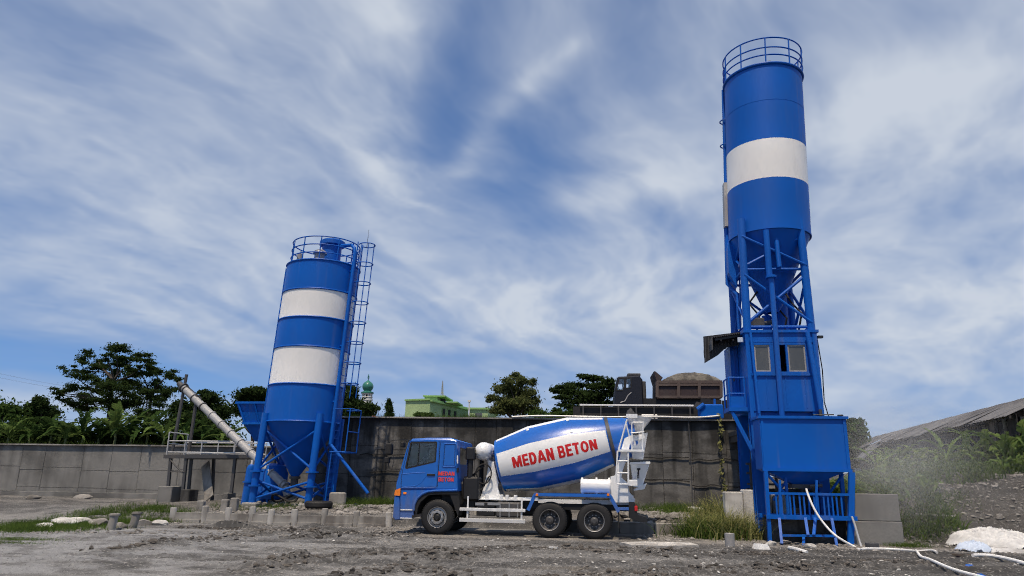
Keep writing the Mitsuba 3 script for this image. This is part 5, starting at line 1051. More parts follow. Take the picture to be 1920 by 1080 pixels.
# rear fender, tank, pedestal, ladder, chutes
part(k, 'rear_fender', [beam(np.insert(K(*a), 1, 0.15), np.insert(K(*b), 1, 0.15), 0.42, 0.05, (0, 0, 1)) for a, b in (((1003, 927.5), (1144, 929.5)),)] + [beam(np.insert(K(*a), 1, 0.0), np.insert(K(*b), 1, 0.0), 0.05, 0.10) for a, b in (((990, 957), (1003, 928)), ((1144, 930), (1160, 960)))] + [beam(np.insert(K(1002, 927), 1, -0.04), np.insert(K(1146, 930), 1, -0.04), 0.03, 0.09), box(K(1158, 954.2)[0], K(1179, 954.2)[0], -0.02, 0.4, K(1170, 956.5)[1], K(1170, 952)[1])], 'truck_blue', smooth=False)
part(k, 'rear_fender', [beam(np.insert(K(1003, 927.5), 1, WD - 0.15), np.insert(K(1144, 929.5), 1, WD - 0.15), 0.42, 0.05)], 'truck_blue', smooth=False)
for px_ in (1007, 1140): part(k, 'marker_lamp', box(K(px_ - 2, 927.8)[0], K(px_ + 2.5, 927.8)[0], -0.075, -0.056, K(px_, 930)[1], K(px_, 925.5)[1], 0.006), 'lamp_orange')
part(k, 'mud_flap', box(K(1158.5, 973.5)[0], K(1161, 973.5)[0], 0.0, 0.6, K(1160, 990)[1], K(1160, 957)[1]), 'black_rubber', smooth=False)
a_, b2 = K(1089, 911, 0.35), K(1145, 911, 0.35)
tk = part(k, 'rear_tank', lathe([(0, a_[0]), (0.2, a_[0]), (0.205, a_[0] + 0.02), (0.205, b2[0] - 0.02), (0.2, b2[0]), (0, b2[0])], 32, (0, 0.4, a_[1]), 'x'), 'truck_white')
for x_ in (a_[0] + 0.02, (a_[0] + b2[0]) / 2, b2[0] - 0.07): add(tk + '__strap', lathe([(0.205, x_), (0.25, x_), (0.25, x_ + 0.05), (0.205, x_ + 0.05)], 32, (0, 0.4, a_[1]), 'x'), 'truck_white')
rp = [K(*q, 0.6) for q in ((1143, 939), (1145, 893), (1160, 890), (1176, 905), (1180, 922), (1190, 935), (1190, 942), (1143, 942))]
rp2 = [K(*q, 0.6) for q in ((1152, 896), (1165, 845), (1174, 822), (1183, 818), (1178, 850), (1168, 880), (1164, 898))]
part(k, 'rear_pedestal', [prism(_P(rp).buffer(0), y_, y_ + 0.06) for y_ in (0.55, WD - 0.61)] + [prism(_P(rp2).buffer(0), y_, y_ + 0.08) for y_ in (0.56, WD - 0.62)] + [box(K(1150, 922.0)[0], K(1188, 922.0)[0], 0.612, WD - 0.612, K(1170, 938)[1], K(1170, 930)[1]), box(K(1148, 922.0)[0], K(1160, 922.0)[0], 0.65, WD - 0.65, K(1150, 925)[1], K(1150, 895)[1])], 'truck_white', smooth=False)
part(k, 'charge_hopper', [hexa([np.insert(K(*q, 0.9), 1, y_) for q, y_ in (((1183, 812), 0.95), ((1200, 812), 0.95), ((1200, 812), 1.5), ((1183, 812), 1.5), ((1176, 780), 0.55), ((1222, 784), 0.55), ((1222, 784), 1.9), ((1176, 780), 1.9))]), beam(np.insert(K(1174, 780, 0.55), 1, 0.53), np.insert(K(1195, 780, 0.55), 1, 0.53), 0.04, 0.12)], 'truck_white', smooth=False)
part(k, 'charge_hopper_inlet', [tube([np.insert(K(1178, 786, 1.0), 1, 1.2), np.insert(K(1181, 772, 1.0), 1, 1.2), np.insert(K(1186, 768, 1.0), 1, 1.2)], 0.10, 10)], 'dark_steel')
def funnel(px_, y0, y1): return hexa([np.insert(K(*px_[0], 0.9), 1, y0 + 0.25), np.insert(K(*px_[1], 0.9), 1, y0 + 0.25), np.insert(K(*px_[1], 0.9), 1, y1 - 0.25), np.insert(K(*px_[0], 0.9), 1, y1 - 0.25), np.insert(K(*px_[2], 0.9), 1, y0), np.insert(K(*px_[3], 0.9), 1, y0), np.insert(K(*px_[3], 0.9), 1, y1), np.insert(K(*px_[2], 0.9), 1, y1)])
part(k, 'collector', [funnel(((1186, 859), (1206, 861), (1179, 820), (1214, 812)), 0.6, 1.85)], 'truck_white', smooth=False)
part(k, 'collector_plate', [prism([K(*q, 0.62) for q in ((1165, 842), (1171, 822), (1186, 815), (1207, 813), (1209, 822), (1184, 828), (1178, 843))], 0.57, 0.61)], 'truck_white', smooth=False)
ch = part(k, 'chute', [hexa([np.insert(K(*q, 0.9), 1, y_) for q, y_ in (((1188, 913), 0.75), ((1204, 913), 0.75), ((1204, 913), 1.25), ((1188, 913), 1.25), ((1182, 870), 0.55), ((1218, 868), 0.55), ((1218, 868), 1.4), ((1182, 870), 1.4))])], 'truck_white', smooth=False)
add(ch + '__rim', beam(np.insert(K(1181, 869, 0.55), 1, 0.53), np.insert(K(1219, 867.5, 0.55), 1, 0.53), 0.03, 0.07), 'truck_white', smooth=False)
add(ch + '__latch', [rod(np.insert(K(1197, 880, 0.6), 1, 0.55), np.insert(K(1196, 897, 0.6), 1, 0.6), 0.025, 6), box(*sum([[K(1194, 879.5, 0.6)[0], K(1201, 879.5, 0.6)[0]], [0.5, 0.55], [K(1197, 881, 0.6)[1], K(1197, 878, 0.6)[1]]], []))], 'black_steel', smooth=False)
part(k, 'chute_extension', [hexa([np.insert(K(*q, 0.8), 1, y_) for q, y_ in (((1188, 920), 0.6), ((1208, 917), 0.6), ((1208, 917), 1.2), ((1188, 920), 1.2), ((1189, 917), 0.6), ((1212, 906), 0.6), ((1212, 906), 1.2), ((1189, 917), 1.2))])], 'truck_white', smooth=False)
part(k, 'tool_box', box(K(1177, 905.5)[0], K(1195.5, 905.5)[0], 0.15, 0.5, K(1180, 911.5)[1], K(1180, 899.5)[1], 0.015), 'truck_white', smooth=False)
yl_ = 0.1
ld = part(k, 'ladder', [rod(np.insert(K(*a, yl_), 1, yl_), np.insert(K(*b, yl_), 1, yl_), 0.025, 8) for a, b in (((1158, 845), (1154.5, 908)), ((1178, 845), (1178, 909)), ((1160, 843), (1176, 786)), ((1178, 845), (1178, 845.5)))], 'truck_white')
for py_ in (864.5, 886.5, 908): add(ld + '__rung', rod(np.insert(K(1156.5, py_, yl_), 1, yl_), np.insert(K(1178, py_, yl_), 1, yl_), 0.022, 7), 'truck_white')
pf = part(k, 'platform', [box(K(1159, 844.5)[0], K(1208, 844.5)[0], yl_ - 0.05, 0.6, K(1180, 846.5)[1], K(1180, 842.5)[1])], 'truck_white', smooth=False)
add(pf + '__handrail', [rod(np.insert(K(*a, yl_), 1, yl_), np.insert(K(*b, yl_), 1, yl_), 0.02, 7) for a, b in (((1185, 845), (1184.5, 795)), ((1205, 843), (1206, 793)), ((1184.5, 795), (1187, 792)), ((1187, 792), (1207, 792)), ((1183, 812), (1208, 810)), ((1173, 790), (1180, 818)))], 'truck_white')
part(k, 'control_valve', [box(K(1187, 810.5)[0], K(1198, 810.5)[0], 0.4, 0.55, K(1190, 813)[1], K(1190, 808)[1])], 'black_steel', smooth=False)
part(k, 'rear_bumper', [prism([K(*q) for q in ((1179, 942), (1190, 942), (1196, 966), (1213, 971), (1214, 981), (1200, 980), (1180, 972))], 0.25, WD - 0.25)], 'black_steel', smooth=False)
for y_ in (0.22, WD - 0.5): part(k, 'tail_lamp', box(K(1190, 954.0)[0], K(1196, 954.0)[0], y_, y_ + 0.28, K(1192, 959)[1], K(1192, 949)[1], 0.015), 'lamp_red')
XF[0] = WORLD

# ------------------------------------------------------------------ upper yard: dump truck, conveyor, pipes
DY = 35.5; DF = Frame((WORLD.px(1152, 755, DY), DY, TERC), 0); XF[0] = DF
Q = lambda px, py, y=0.0: (lambda q: (q[0], q[2]))(DF.pix(px, py, y))
d = thing('dump_truck', 'old dark dump truck with a load of gravel parked on the upper yard', 'truck')
W2 = 2.3
cpf = [Q(*q) for q in ((1153, 770), (1152, 738), (1157, 708), (1160, 706), (1199, 704), (1205, 712), (1207, 770))]
wn_ = [Q(*q) for q in ((1155.5, 732), (1161, 709.5), (1170.5, 709), (1171, 725), (1167, 732))]; wn2 = [Q(*q) for q in ((1173, 728), (1174, 709), (1183, 709), (1183, 727))]
c1 = m3.Manifold.hull_points(np.array([(x, y, z) for P, ys_ in ((inset(cpf, 0.06), (0, W2)), (cpf, (0.07, W2 - 0.07))) for x, z in P for y in ys_]))
c1 = c1 - m3.Manifold.hull_points(np.array([(x, y, z) for x, z in inset(cpf, 0.10) for y in (0.08, W2 - 0.08)])) - man(prism(_P(wn_), -1, W2 + 1)) - man(prism(_P(wn2), -1, W2 + 1))
cb = part(d, 'cab', mesh_of(c1), 'navy_paint', smooth=30)
add(cb + '__window', prism(_P(wn_).buffer(0.02), 0.03, 0.035), 'window_glass', smooth=False); add(cb + '__window', prism(_P(wn2).buffer(0.02), 0.03, 0.035), 'window_glass', smooth=False)
add(cb + '__window_frame', [prism(_P(w_).buffer(0.03).difference(_P(w_).buffer(-0.025)), -0.015, 0.03) for w_ in (wn_, wn2)], 'black_rubber', smooth=False)
add(cb + '__trim_line', tube([np.insert(Q(*q), 1, -0.01) for q in ((1163, 755), (1172, 752), (1178, 741), (1184, 736))], 0.03, 6), 'grey_steel')
add(cb + '__roof_rack', [box(*sum([[Q(1177, 700.8)[0], Q(1202, 700.8)[0]], [0.3, 2.0], [Q(1180, 703.5)[1], Q(1180, 698)[1]]], []), 0.03)] + [rod(np.insert(Q(1180 + i * 5, 703), 1, 0.28), np.insert(Q(1180 + i * 5, 699), 1, 0.28), 0.03, 6) for i in range(4)], 'dark_steel')
add(cb + '__rear_stack', [box(Q(1205, 732.0)[0], Q(1213, 732.0)[0], 0.5, 1.8, Q(1208, 752)[1], Q(1208, 712)[1], 0.03)], 'dark_steel')
bed = [Q(*q) for q in ((1231, 754), (1229, 716), (1226, 697), (1229, 697), (1240, 709), (1354, 713), (1354, 752))]
bd = part(d, 'bed', [prism([Q(*q) for q in ((1231, 746), (1231, 713), (1354, 713), (1354, 746))], 0.02, W2 - 0.02), prism([Q(*q) for q in ((1231, 713), (1226, 696), (1229, 696), (1243, 708), (1236, 713))], 0.02, W2 - 0.02)], 'maroon_paint', smooth=False)
xs_ = [1232, 1272, 1311, 1352]
for a in xs_: add(bd + '__rib', beam(np.insert(Q(a, 745), 1, -0.03), np.insert(Q(a, 716), 1, -0.03), 0.14, 0.09, (0, 1, 0)), 'dusty_brown', smooth=False)
for b in (716, 721.5, 744.5): add(bd + '__rail', beam(np.insert(Q(1232, b), 1, -0.02), np.insert(Q(1353, b), 1, -0.02), 0.08, 0.12), 'dusty_brown', smooth=False)
part(d, 'underbody', [box(0.4, Q(1350, 748)[0], 0.25, W2 - 0.3, 0.25, Q(1290, 746)[1] - 0.003)], 'black_steel', smooth=False)
gx0, gx1 = Q(1242, 712)[0], Q(1352, 712)[0]; gz0, gzt = Q(1300, 713)[1], Q(1300, 697)[1]
gr = grid(np.linspace(gx0, gx1, 70), np.linspace(0.05, W2 - 0.05, 46), lambda x, y: gz0 - 0.06 + (gzt - gz0 + 0.16) * np.clip(1 - np.abs((x - (gx0 * 0.46 + gx1 * 0.54)) / (gx1 - gx0) * 1.80) ** 2.2, 0, 1) ** 0.8 * np.clip(1 - np.abs((y - W2 / 2) / (W2 / 2 - 0.04)) ** 2.4, 0, 1) ** 0.7 + 0.10 * (nf(np.stack([x * 6, y * 6, 0 * x], -1), 4, 3) - 0.5))
solo('gravel_load', 'heap of grey gravel piled in the bed of the dump truck', 'gravel', gr, 'gravel_heap', smooth=True)
part(d, 'chassis', box(0.3, Q(1354, 935)[0], 0.5, W2 - 0.5, 0.6, 1.0), 'black_steel', smooth=False)
for x_ in (0.6, 3.6, 4.7):
    for y_ in (0.15, W2 - 0.15): part(d, 'wheel', lathe([(0, -0.14), (0.3, -0.14), (0.48, -0.13), (0.5, -0.08), (0.5, 0.08), (0.48, 0.13), (0.3, 0.14), (0, 0.14)], 28, (x_, y_, 0.5), 'y'), 'black_rubber')
XF[0] = WORLD
k = thing('belt_conveyor', 'low belt conveyor with a white side rail on the edge of the upper yard', 'conveyor')
xa, xb = WORLD.px(1087, 760, 32.4), WORLD.px(1300, 760, 32.4); za = WORLD.pz(1200, 760, 32.4)
part(k, 'rail', box(xa, xb, 32.35, 32.43, za - 0.03, za + 0.04), 'white_paint', smooth=False)
part(k, 'belt', box(xa - 0.3, WORLD.px(1330, 760, 32.4), 32.5, 33.4, TERC + 0.02, za - 0.06), 'black_rubber', smooth=False)
for t in np.linspace(0.03, 0.97, 7): x_ = xa + (xb - xa) * t; part(k, 'stand', box(x_ - 0.03, x_ + 0.03, 32.36, 32.42, TERC, za - 0.032), 'dark_steel', smooth=False)
part(k, 'drive', [box(WORLD.px(1202, 760, 32.5), WORLD.px(1232, 760, 32.5), 32.46, 32.7, TERC + 0.2, TERC + 0.42, 0.03)], 'white_paint', smooth=False)
part(k, 'frame', [beam((xb - 0.9, 32.3, TERC + 0.1), (xb + 0.3, 32.3, TERC + 0.1), 0.08, 0.08)], 'white_paint', smooth=False)
solo('gear_housing', 'blue steel gearbox housing on the yard edge left of the balcony', 'machine', [box(WORLD.px(1312, 770, 31.9), WORLD.px(1356, 770, 31.9), 31.8, 32.8, 4.3, WORLD.pz(1335, 758, 31.9), 0.05), rod(WORLD.pix(1308, 768, 31.8), WORLD.pix(1320, 758, 31.8), 0.1, 10), rod(WORLD.pix(1340, 760, 32), WORLD.pix(1340, 748, 32), 0.05, 8)], 'blue_paint')
k = thing('sheet_fence', 'dark steel sheet fence on the yard edge behind the tower balcony', 'fence')
for i in range(5): part(k, 'sheet', box(5.02 + i * 0.45, 5.455 + i * 0.45, 32.6 + 0.015 * (i % 2), 32.63 + 0.015 * (i % 2), TERC, 5.25 - 0.04 * (i % 3)), 'black_steel', smooth=False)
for x_ in (5.05, 6.1, 7.1): part(k, 'post', box(x_, x_ + 0.07, 32.66, 32.73, TERC, 5.2), 'dark_steel', smooth=False)
solo('steel_plate', 'tilted dark steel plate leaning behind the white conveyor rail', 'plate', [hexa([WORLD.pix(a, b, y_) for y_, (a, b) in ((32.9, (1296, 768)), (32.9, (1318, 770)), (33.0, (1318, 770)), (33.0, (1296, 768)), (32.9, (1306, 753)), (32.9, (1322, 757)), (33.0, (1322, 757)), (33.0, (1306, 753)))])], 'dark_steel', smooth=False)
pt = [WORLD.pix(a, b, 31.75) for a, b in ((690, 784), (850, 783.5), (960, 782), (1040, 780), (1140, 782), (1240, 781.5), (1330, 781.5), (1350, 779))]
solo('water_pipe', 'thin pale pipe running along the top of the dark wall', 'pipe', tube(spline(pt[2:], 8), 0.045, 8), 'galvanised')
solo('hanging_vine', 'yellowish creeper hanging down the wall left of the tower', 'plant', leaves([(WORLD.px(1350 + 3 * math.sin(i), 800, 31.7), 31.75, WORLD.pz(1350, 785 + i * 9, 31.7), 0.08, 0.06, 0.22) for i in range(17) if i not in (4, 7, 8, 12)], 120, 0.085, 5), 'grass_dry', smooth=False)
# ------------------------------------------------------------------ far buildings
def bpt(px, py, y): return WORLD.pix(px, py, y)
GY = 78.0
k = thing('green_building', 'light green flat roofed building with a stair tower and thin mast beyond the dark wall', 'building')
z0_ = 3.0; zl, zr_ = bpt(760, 752, GY)[2], bpt(800, 754, GY)[2]
xa, xm, xe = bpt(760, 765, GY)[0], bpt(809.5, 765, GY)[0], bpt(878, 765, GY + 9)[0]
part(k, 'wall', [prism([(xa, GY), (xm, GY - 1.0), (xe, GY + 9), (xa + 1, GY + 12)], z0_, zl, ax='z')], 'green_wall', smooth=False)
ro = part(k, 'parapet', [prism([(xa - 0.1, GY - 0.15), (xm, GY - 1.2), (xe + 0.2, GY + 9), (xa + 0.9, GY + 12.2)], zl + 0.003, zl + 0.18, ax='z')], 'green_trim', smooth=False)
part(k, 'ledge', [beam((xm + 0.05, GY - 1.08, bpt(812, 769, GY)[2] + 0.9), (xe, GY + 8.9, bpt(812, 769, GY)[2] + 0.9), 0.5, 0.15)], 'green_trim', smooth=False)
za, zb = bpt(800, 741, GY)[2], bpt(800, 741, GY)[2]
tx0, tx1 = bpt(797, 765, GY + 2)[0], bpt(821, 765, GY + 2)[0]
st = part(k, 'stair_tower', [box(tx0, tx1, GY + 1.5, GY + 6, zl + 0.183, za), box(tx1 + 0.003, tx1 + 1.7, GY + 2.2, GY + 5.5, zl + 0.183, za - 0.6)], 'green_wall', smooth=False)
add(st + '__roof', [box(tx0 - 0.15, tx1 + 0.9, GY + 1.3, GY + 6.2, za + 0.003, za + 0.15), box(tx1 + 0.95, tx1 + 2.2, GY + 2.0, GY + 5.7, za - 0.597, za - 0.45)], 'green_trim', smooth=False)
add(st + '__opening', box(tx1 + 0.25, tx1 + 0.8, GY + 2.17, GY + 2.197, zl + 0.5, za - 0.8), 'dark_interior', smooth=False)
dv = np.array([xe - xm, 10.0]); dv /= np.linalg.norm(dv); nv = np.array([dv[1], -dv[0]])
for i, s_ in enumerate((2.6, 3.9, 5.3)):
    p = np.array([xm, GY - 1.0]) + dv * (s_ * 1.15); zc_ = bpt(832, 772, GY + 1)[2]
    f_ = part(k, 'window', hexa([(p[0] + dv[0] * e + nv[0] * o, p[1] + dv[1] * e + nv[1] * o, z) for z in (zc_ - 0.45, zc_ + 0.55) for e, o in ((0, 0.04), (0.85, 0.04), (0.85, -0.05), (0, -0.05))]), 'green_trim', smooth=False)
    add(f_ + '__pane', hexa([(p[0] + dv[0] * e + nv[0] * o, p[1] + dv[1] * e + nv[1] * o, z) for z in (zc_ - 0.36, zc_ + 0.46) for e, o in ((0.08, 0.05), (0.77, 0.05), (0.77, 0.03), (0.08, 0.03))]), 'dark_interior', smooth=False)
mx = bpt(829, 740, GY + 3); mt_ = bpt(829.5, 714, GY + 3)
part(k, 'mast', [rod((mx[0] + e, GY + 3 + f_, zl + 0.2), (mx[0], GY + 3, mt_[2]), 0.04, 4) for e, f_ in ((-0.2, 0), (0.2, 0), (0, 0.3))] + [rod((mx[0] - 0.16 + 0.02 * i, GY + 3, za - 0.5 + i * 0.35), (mx[0] + 0.15 - 0.02 * i, GY + 3, za - 0.3 + i * 0.35), 0.03, 4) for i in range(6)], 'grey_steel')
k = thing('green_building', 'smaller green house to the right of the larger green building', 'building')
a, b = bpt(880, 766, GY + 4), bpt(915, 766, GY + 4)
part(k, 'wall', box(a[0], b[0], GY + 4, GY + 12, 2.5, a[2] - 0.1), 'green_wall', smooth=False); part(k, 'roof', box(a[0] - 0.2, b[0] + 0.2, GY + 3.8, GY + 12.2, a[2] - 0.097, a[2] + 0.1), 'green_trim', smooth=False)
part(k, 'window', box(a[0] + 0.7, a[0] + 1.5, GY + 3.95, GY + 3.99, a[2] - 1.2, a[2] - 0.5), 'dusty_pane', smooth=False)
k = thing('street_lamp', 'thin white pole standing between the two green buildings', 'pole'); a, b = bpt(880.5, 780, GY - 4), bpt(880, 754, GY - 4)
part(k, 'pole', rod((a[0], GY - 4, 3.0), b, 0.07, 6), 'minaret_white'); part(k, 'head', box(b[0] - 0.15, b[0] + 0.15, GY - 4.1, GY - 3.9, b[2], b[2] + 0.2), 'minaret_white', smooth=False)
MY = 150.0
k = thing('minaret', 'white minaret with a green onion dome rising behind the ladder of the leaning silo', 'tower')
c = bpt(688, 750, MY); XF[0] = Frame((c[0], MY, 0)); mz = lambda py: bpt(688, py, MY)[2]; s_ = MY / 1350
rr_ = 11 * s_ * 0.97
part(k, 'shaft', lathe([(rr_ * 0.92, 0), (rr_ * 0.92, mz(752)), (rr_ * 1.02, mz(751)), (rr_ * 1.02, mz(748)), (rr_ * 0.86, mz(748)), (rr_ * 0.86, mz(747))], 16), 'minaret_white', smooth=False)
for i in range(10):
    a = i * 2 * math.pi / 10 + 0.2; part(k, 'column', rod((rr_ * 0.82 * math.cos(a), rr_ * 0.82 * math.sin(a), mz(748)), (rr_ * 0.82 * math.cos(a), rr_ * 0.82 * math.sin(a), mz(738)), 0.12, 8), 'minaret_white')
part(k, 'lantern_core', lathe([(rr_ * 0.45, mz(748)), (rr_ * 0.45, mz(738))], 12), 'dark_interior')
part(k, 'arcade', [ring((0, 0, mz(738.5)), rr_ * 0.83, 0.22, 24, 6)], 'minaret_white')
part(k, 'railing', [ring((0, 0, mz(745)), rr_ * 0.95, 0.08, 24, 5)], 'minaret_white')
dm_ = part(k, 'dome', lathe([(rr_ * 1.12, mz(738)), (rr_ * 1.14, mz(735.5)), (rr_ * 0.9, mz(735)), (rr_ * 0.62, mz(733)), (rr_ * 0.85, mz(730)), (rr_ * 0.99, mz(726)), (rr_ * 0.97, mz(722)), (rr_ * 0.75, mz(718)), (rr_ * 0.4, mz(715.5)), (0.12, mz(713)), (0.0, mz(712))], 28), 'dome_green')
add(dm_ + '__finial', [rod((0, 0, mz(713)), (0, 0, mz(702)), 0.09, 6), rod((0, 0, mz(709)), (0, 0, mz(708)), 0.3, 8), rod((0, 0, mz(706)), (0, 0, mz(705)), 0.22, 8)], 'dome_green')
XF[0] = WORLD
k = thing('tiled_house', 'low house with a red roof peeping over the wall right of the leaning silo', 'building')
a, b = bpt(672, 776, 70), bpt(694, 776, 70); part(k, 'roof', prism([(a[0] - 1, a[2] - 0.6), (b[0] + 0.6, a[2] - 0.6), (b[0] - 0.6, a[2] + 0.15), (a[0], a[2] + 0.15)], 69, 75), 'terracotta', smooth=False); part(k, 'wall', box(a[0] - 0.5, b[0], 69.5, 74.5, 3, a[2] - 0.603), 'minaret_white', smooth=False)
for i, (pa, pb, yy) in enumerate((((-40, 692), (420, 738), 70), ((-40, 700), (420, 742), 70.5), ((-40, 752), (420, 800), 68))):
    a, b = bpt(*pa, yy), bpt(*pb, yy + 8); t_ = np.linspace(0, 1, 16)[:, None]; p = a + (b - a) * t_; p[:, 2] -= (1.0 * np.sin(t_ * math.pi))[:, 0]
    solo('power_line', ('uppermost', 'second', 'lowest')[i] + ' thin wire crossing the sky at the far left', 'wire', tube(p, 0.008, 4), 'dark_steel', 'thin wires at the far left')

# ------------------------------------------------------------------ trees
def tree(name, label, crown_px, y, base_z, trunk_px, n, size, material, seed, group=None, flat=0.0, depth=0.8, tr=0.16, shell=0.5, limbs=6):
    """crown_px: clumps (px, py, rx, ry) as the photograph shows them, put at depth y with a spread in depth"""
    g = np.random.default_rng(seed); k = thing(name, label, 'tree', group); cl = []
    for i, (px, py, rx, ry) in enumerate(crown_px):
        yy = y + g.uniform(-1, 1) * depth; c = bpt(px, py, yy); s_ = (yy * math.cos(PITCH) + 1.0) / FOC
        cl.append((c[0], yy, c[2], rx * s_, rx * s_ * g.uniform(0.75, 1.0), ry * s_))
    subs = []
    for q in cl:                                     # every clump is a handful of smaller sprays
        for _ in range(5):
            e = g.uniform(-0.75, 0.75, 3); r_ = g.uniform(0.35, 0.6); subs.append((q[0] + e[0] * q[3], q[1] + e[1] * q[4], q[2] + e[2] * q[5], q[3] * r_, q[4] * r_, q[5] * r_))
    b = bpt(*trunk_px, y); top = np.array(max(cl, key=lambda q: q[2])[:3])
    fork = np.array([b[0], y, base_z + (top[2] - base_z) * 0.35])
    part(k, 'trunk', limb((b[0], y, base_z - 0.3), fork, tr, tr * 0.75, g, 0.03), 'bark')
    for q in sorted(cl, key=lambda q: -q[3])[:limbs * 2]: part(k, 'branch', limb(fork, np.array(q[:3]) - [0, 0, q[5] * 0.3], tr * 0.5, tr * 0.10, g, 0.10), 'bark')
    part(k, 'crown', leaves(subs + cl, int(n * 2.3), size * 0.74, seed, flat, shell * 0.6, soft=0.6), material, smooth=False)
    return k


g = np.random.default_rng(21)
# the wide layered tree at the left
pads = [(222, 660, 34, 5), (188, 666, 22, 5), (256, 668, 26, 5), (160, 680, 24, 6), (205, 682, 36, 7), (262, 684, 24, 6), (140, 694, 17, 5), (175, 698, 32, 7), (225, 702, 38, 8), (280, 698, 28, 6), (312, 701, 24, 5), (330, 706, 16, 4), (155, 716, 32, 7), (200, 722, 36, 8), (255, 720, 34, 8), (300, 724, 28, 7), (126, 733, 20, 5), (160, 738, 28, 6), (130, 748, 16, 5), (220, 745, 40, 8), (275, 745, 32, 8), (310, 742, 18, 6), (180, 757, 40, 7), (240, 765, 44, 8), (290, 768, 26, 8), (140, 762, 24, 6)]
k = thing('spreading_tree', 'tall spreading dark tree with flat layered foliage above the banana plants', 'tree')
cl = []; YT = 58.0
for px, py, rx, ry in pads:
    yy = YT + g.uniform(-2.2, 2.2); c = bpt(px, py, yy); s_ = yy / FOC
    for _ in range(6): e = g.uniform(-1, 1, 2); cl.append((c[0] + e[0] * rx * s_ * 1.0, yy + g.uniform(-1.2, 1.2), c[2] + e[1] * ry * s_ * 1.9, rx * s_ * g.uniform(0.30, 0.62), rx * s_ * 0.5, ry * s_ * g.uniform(0.45, 1.0)))
b = bpt(207, 790, YT); fork = bpt(209, 752, YT); part(k, 'trunk', limb((b[0], YT, 2.5), fork, 0.26, 0.20, g, 0.02), 'bark')
f2 = bpt(214, 715, YT); part(k, 'trunk', limb(fork, f2, 0.2, 0.12, g, 0.04), 'bark'); f3 = bpt(283, 745, YT + 0.8); part(k, 'trunk', limb(bpt(275, 795, YT + 0.5), f3, 0.18, 0.12, g, 0.03), 'bark')
for i in range(len(pads)):
    q = np.array(cl[i * 6][:3]); src = f3 if pads[i][0] > 270 else (f2 if pads[i][1] < 705 else fork); part(k, 'branch', limb(src, q - [0, 0, 0.12], 0.085, 0.03, g, 0.07), 'bark')
part(k, 'crown', leaves(cl, 40000, 0.115, 5, 0.7, 0.15, soft=0.7), 'leaf_dark', smooth=False)
tree('broadleaf_tree', 'dark bushy tree at the far left edge behind the grey wall', [(10, 775, 34, 22), (-25, 765, 30, 25), (30, 800, 35, 25), (0, 815, 45, 20), (20, 770, 22, 12)], 47, 2.9, (0, 820), 4200, 0.20, 'leaf_mid', 31, 'trees behind the grey wall')
tree('broadleaf_tree', 'dark tree with a pointed top left of the spreading tree', [(78, 755, 14, 12), (65, 768, 24, 14), (92, 775, 22, 14), (70, 795, 34, 20), (100, 810, 30, 20)], 49, 2.9, (75, 820), 4200, 0.20, 'leaf_dark', 32, 'trees behind the grey wall')
tree('broadleaf_tree', 'dark tree behind the posts of the screw conveyor', [(392, 745, 26, 12), (375, 765, 34, 16), (410, 770, 28, 18), (350, 785, 40, 20), (390, 800, 50, 22), (335, 760, 16, 12)], 46, 2.9, (385, 820), 5200, 0.19, 'leaf_dark', 33, 'trees behind the grey wall')
tree('broadleaf_tree', 'dark tree just above the blue feed hopper', [(480, 736, 26, 9), (458, 744, 18, 9), (492, 750, 22, 14), (470, 765, 34, 16)], 50, 2.9, (475, 800), 3000, 0.20, 'leaf_dark', 34, 'trees behind the grey wall')
tree('broadleaf_tree', 'round leaved dark shrub tree behind the ladder right of the leaning silo', [(655, 745, 20, 18), (668, 757, 16, 12), (645, 765, 22, 14), (690, 765, 20, 10), (675, 772, 30, 8), (652, 726, 6, 8)], 52, 4.0, (660, 785), 3000, 0.20, 'leaf_dark', 35)
tree('cypress_tree', 'small dark columnar conifer above the dark wall', [(730, 752, 4, 6), (729, 760, 6, 8), (731, 770, 7, 8), (729, 778, 8, 6)], 60, 4.0, (730, 786), 1500, 0.14, 'leaf_dark', 36, tr=0.08)
tree('flowering_tree', 'yellowish green bushy tree between the green house and the conveyor', [(966, 705, 9, 7), (953, 716, 14, 9), (980, 715, 14, 9), (998, 718, 9, 7), (940, 730, 14, 9), (966, 733, 22, 12), (992, 737, 15, 10), (925, 745, 12, 7), (946, 752, 18, 10), (978, 755, 24, 10), (1004, 752, 11, 9), (935, 768, 18, 8), (965, 770, 30, 8), (996, 770, 16, 8), (917, 752, 6, 3)], 54, 4.0, (965, 780), 9000, 0.15, 'leaf_olive', 37, shell=0.35)
feather = [(1100, 706, 16, 4), (1118, 710, 20, 5), (1085, 722, 26, 5), (1060, 727, 22, 4), (1120, 724, 26, 7), (1142, 716, 14, 8), (1075, 735, 26, 5), (1105, 740, 32, 8), (1140, 738, 20, 10), (1058, 745, 18, 3), (1085, 753, 26, 6), (1125, 757, 30, 9), (1060, 760, 16, 4), (1095, 766, 30, 6), (1045, 734, 14, 3), (1038, 730, 8, 2), (1150, 728, 10, 8)]
tree('feathery_tree', 'dark feathery tree with drooping layers left of the dump truck cab', feather, 47, 4.0, (1110, 785), 9500, 0.13, 'leaf_dark', 38, flat=0.8, shell=0.2)
tree('broadleaf_tree', 'hazy grey green tree right behind the blue hopper', [(1603, 797, 14, 9), (1592, 812, 18, 12), (1610, 815, 14, 12), (1598, 835, 22, 16), (1590, 855, 24, 16)], 60, 1.5, (1598, 880), 1600, 0.45, 'leaf_mid', 39)
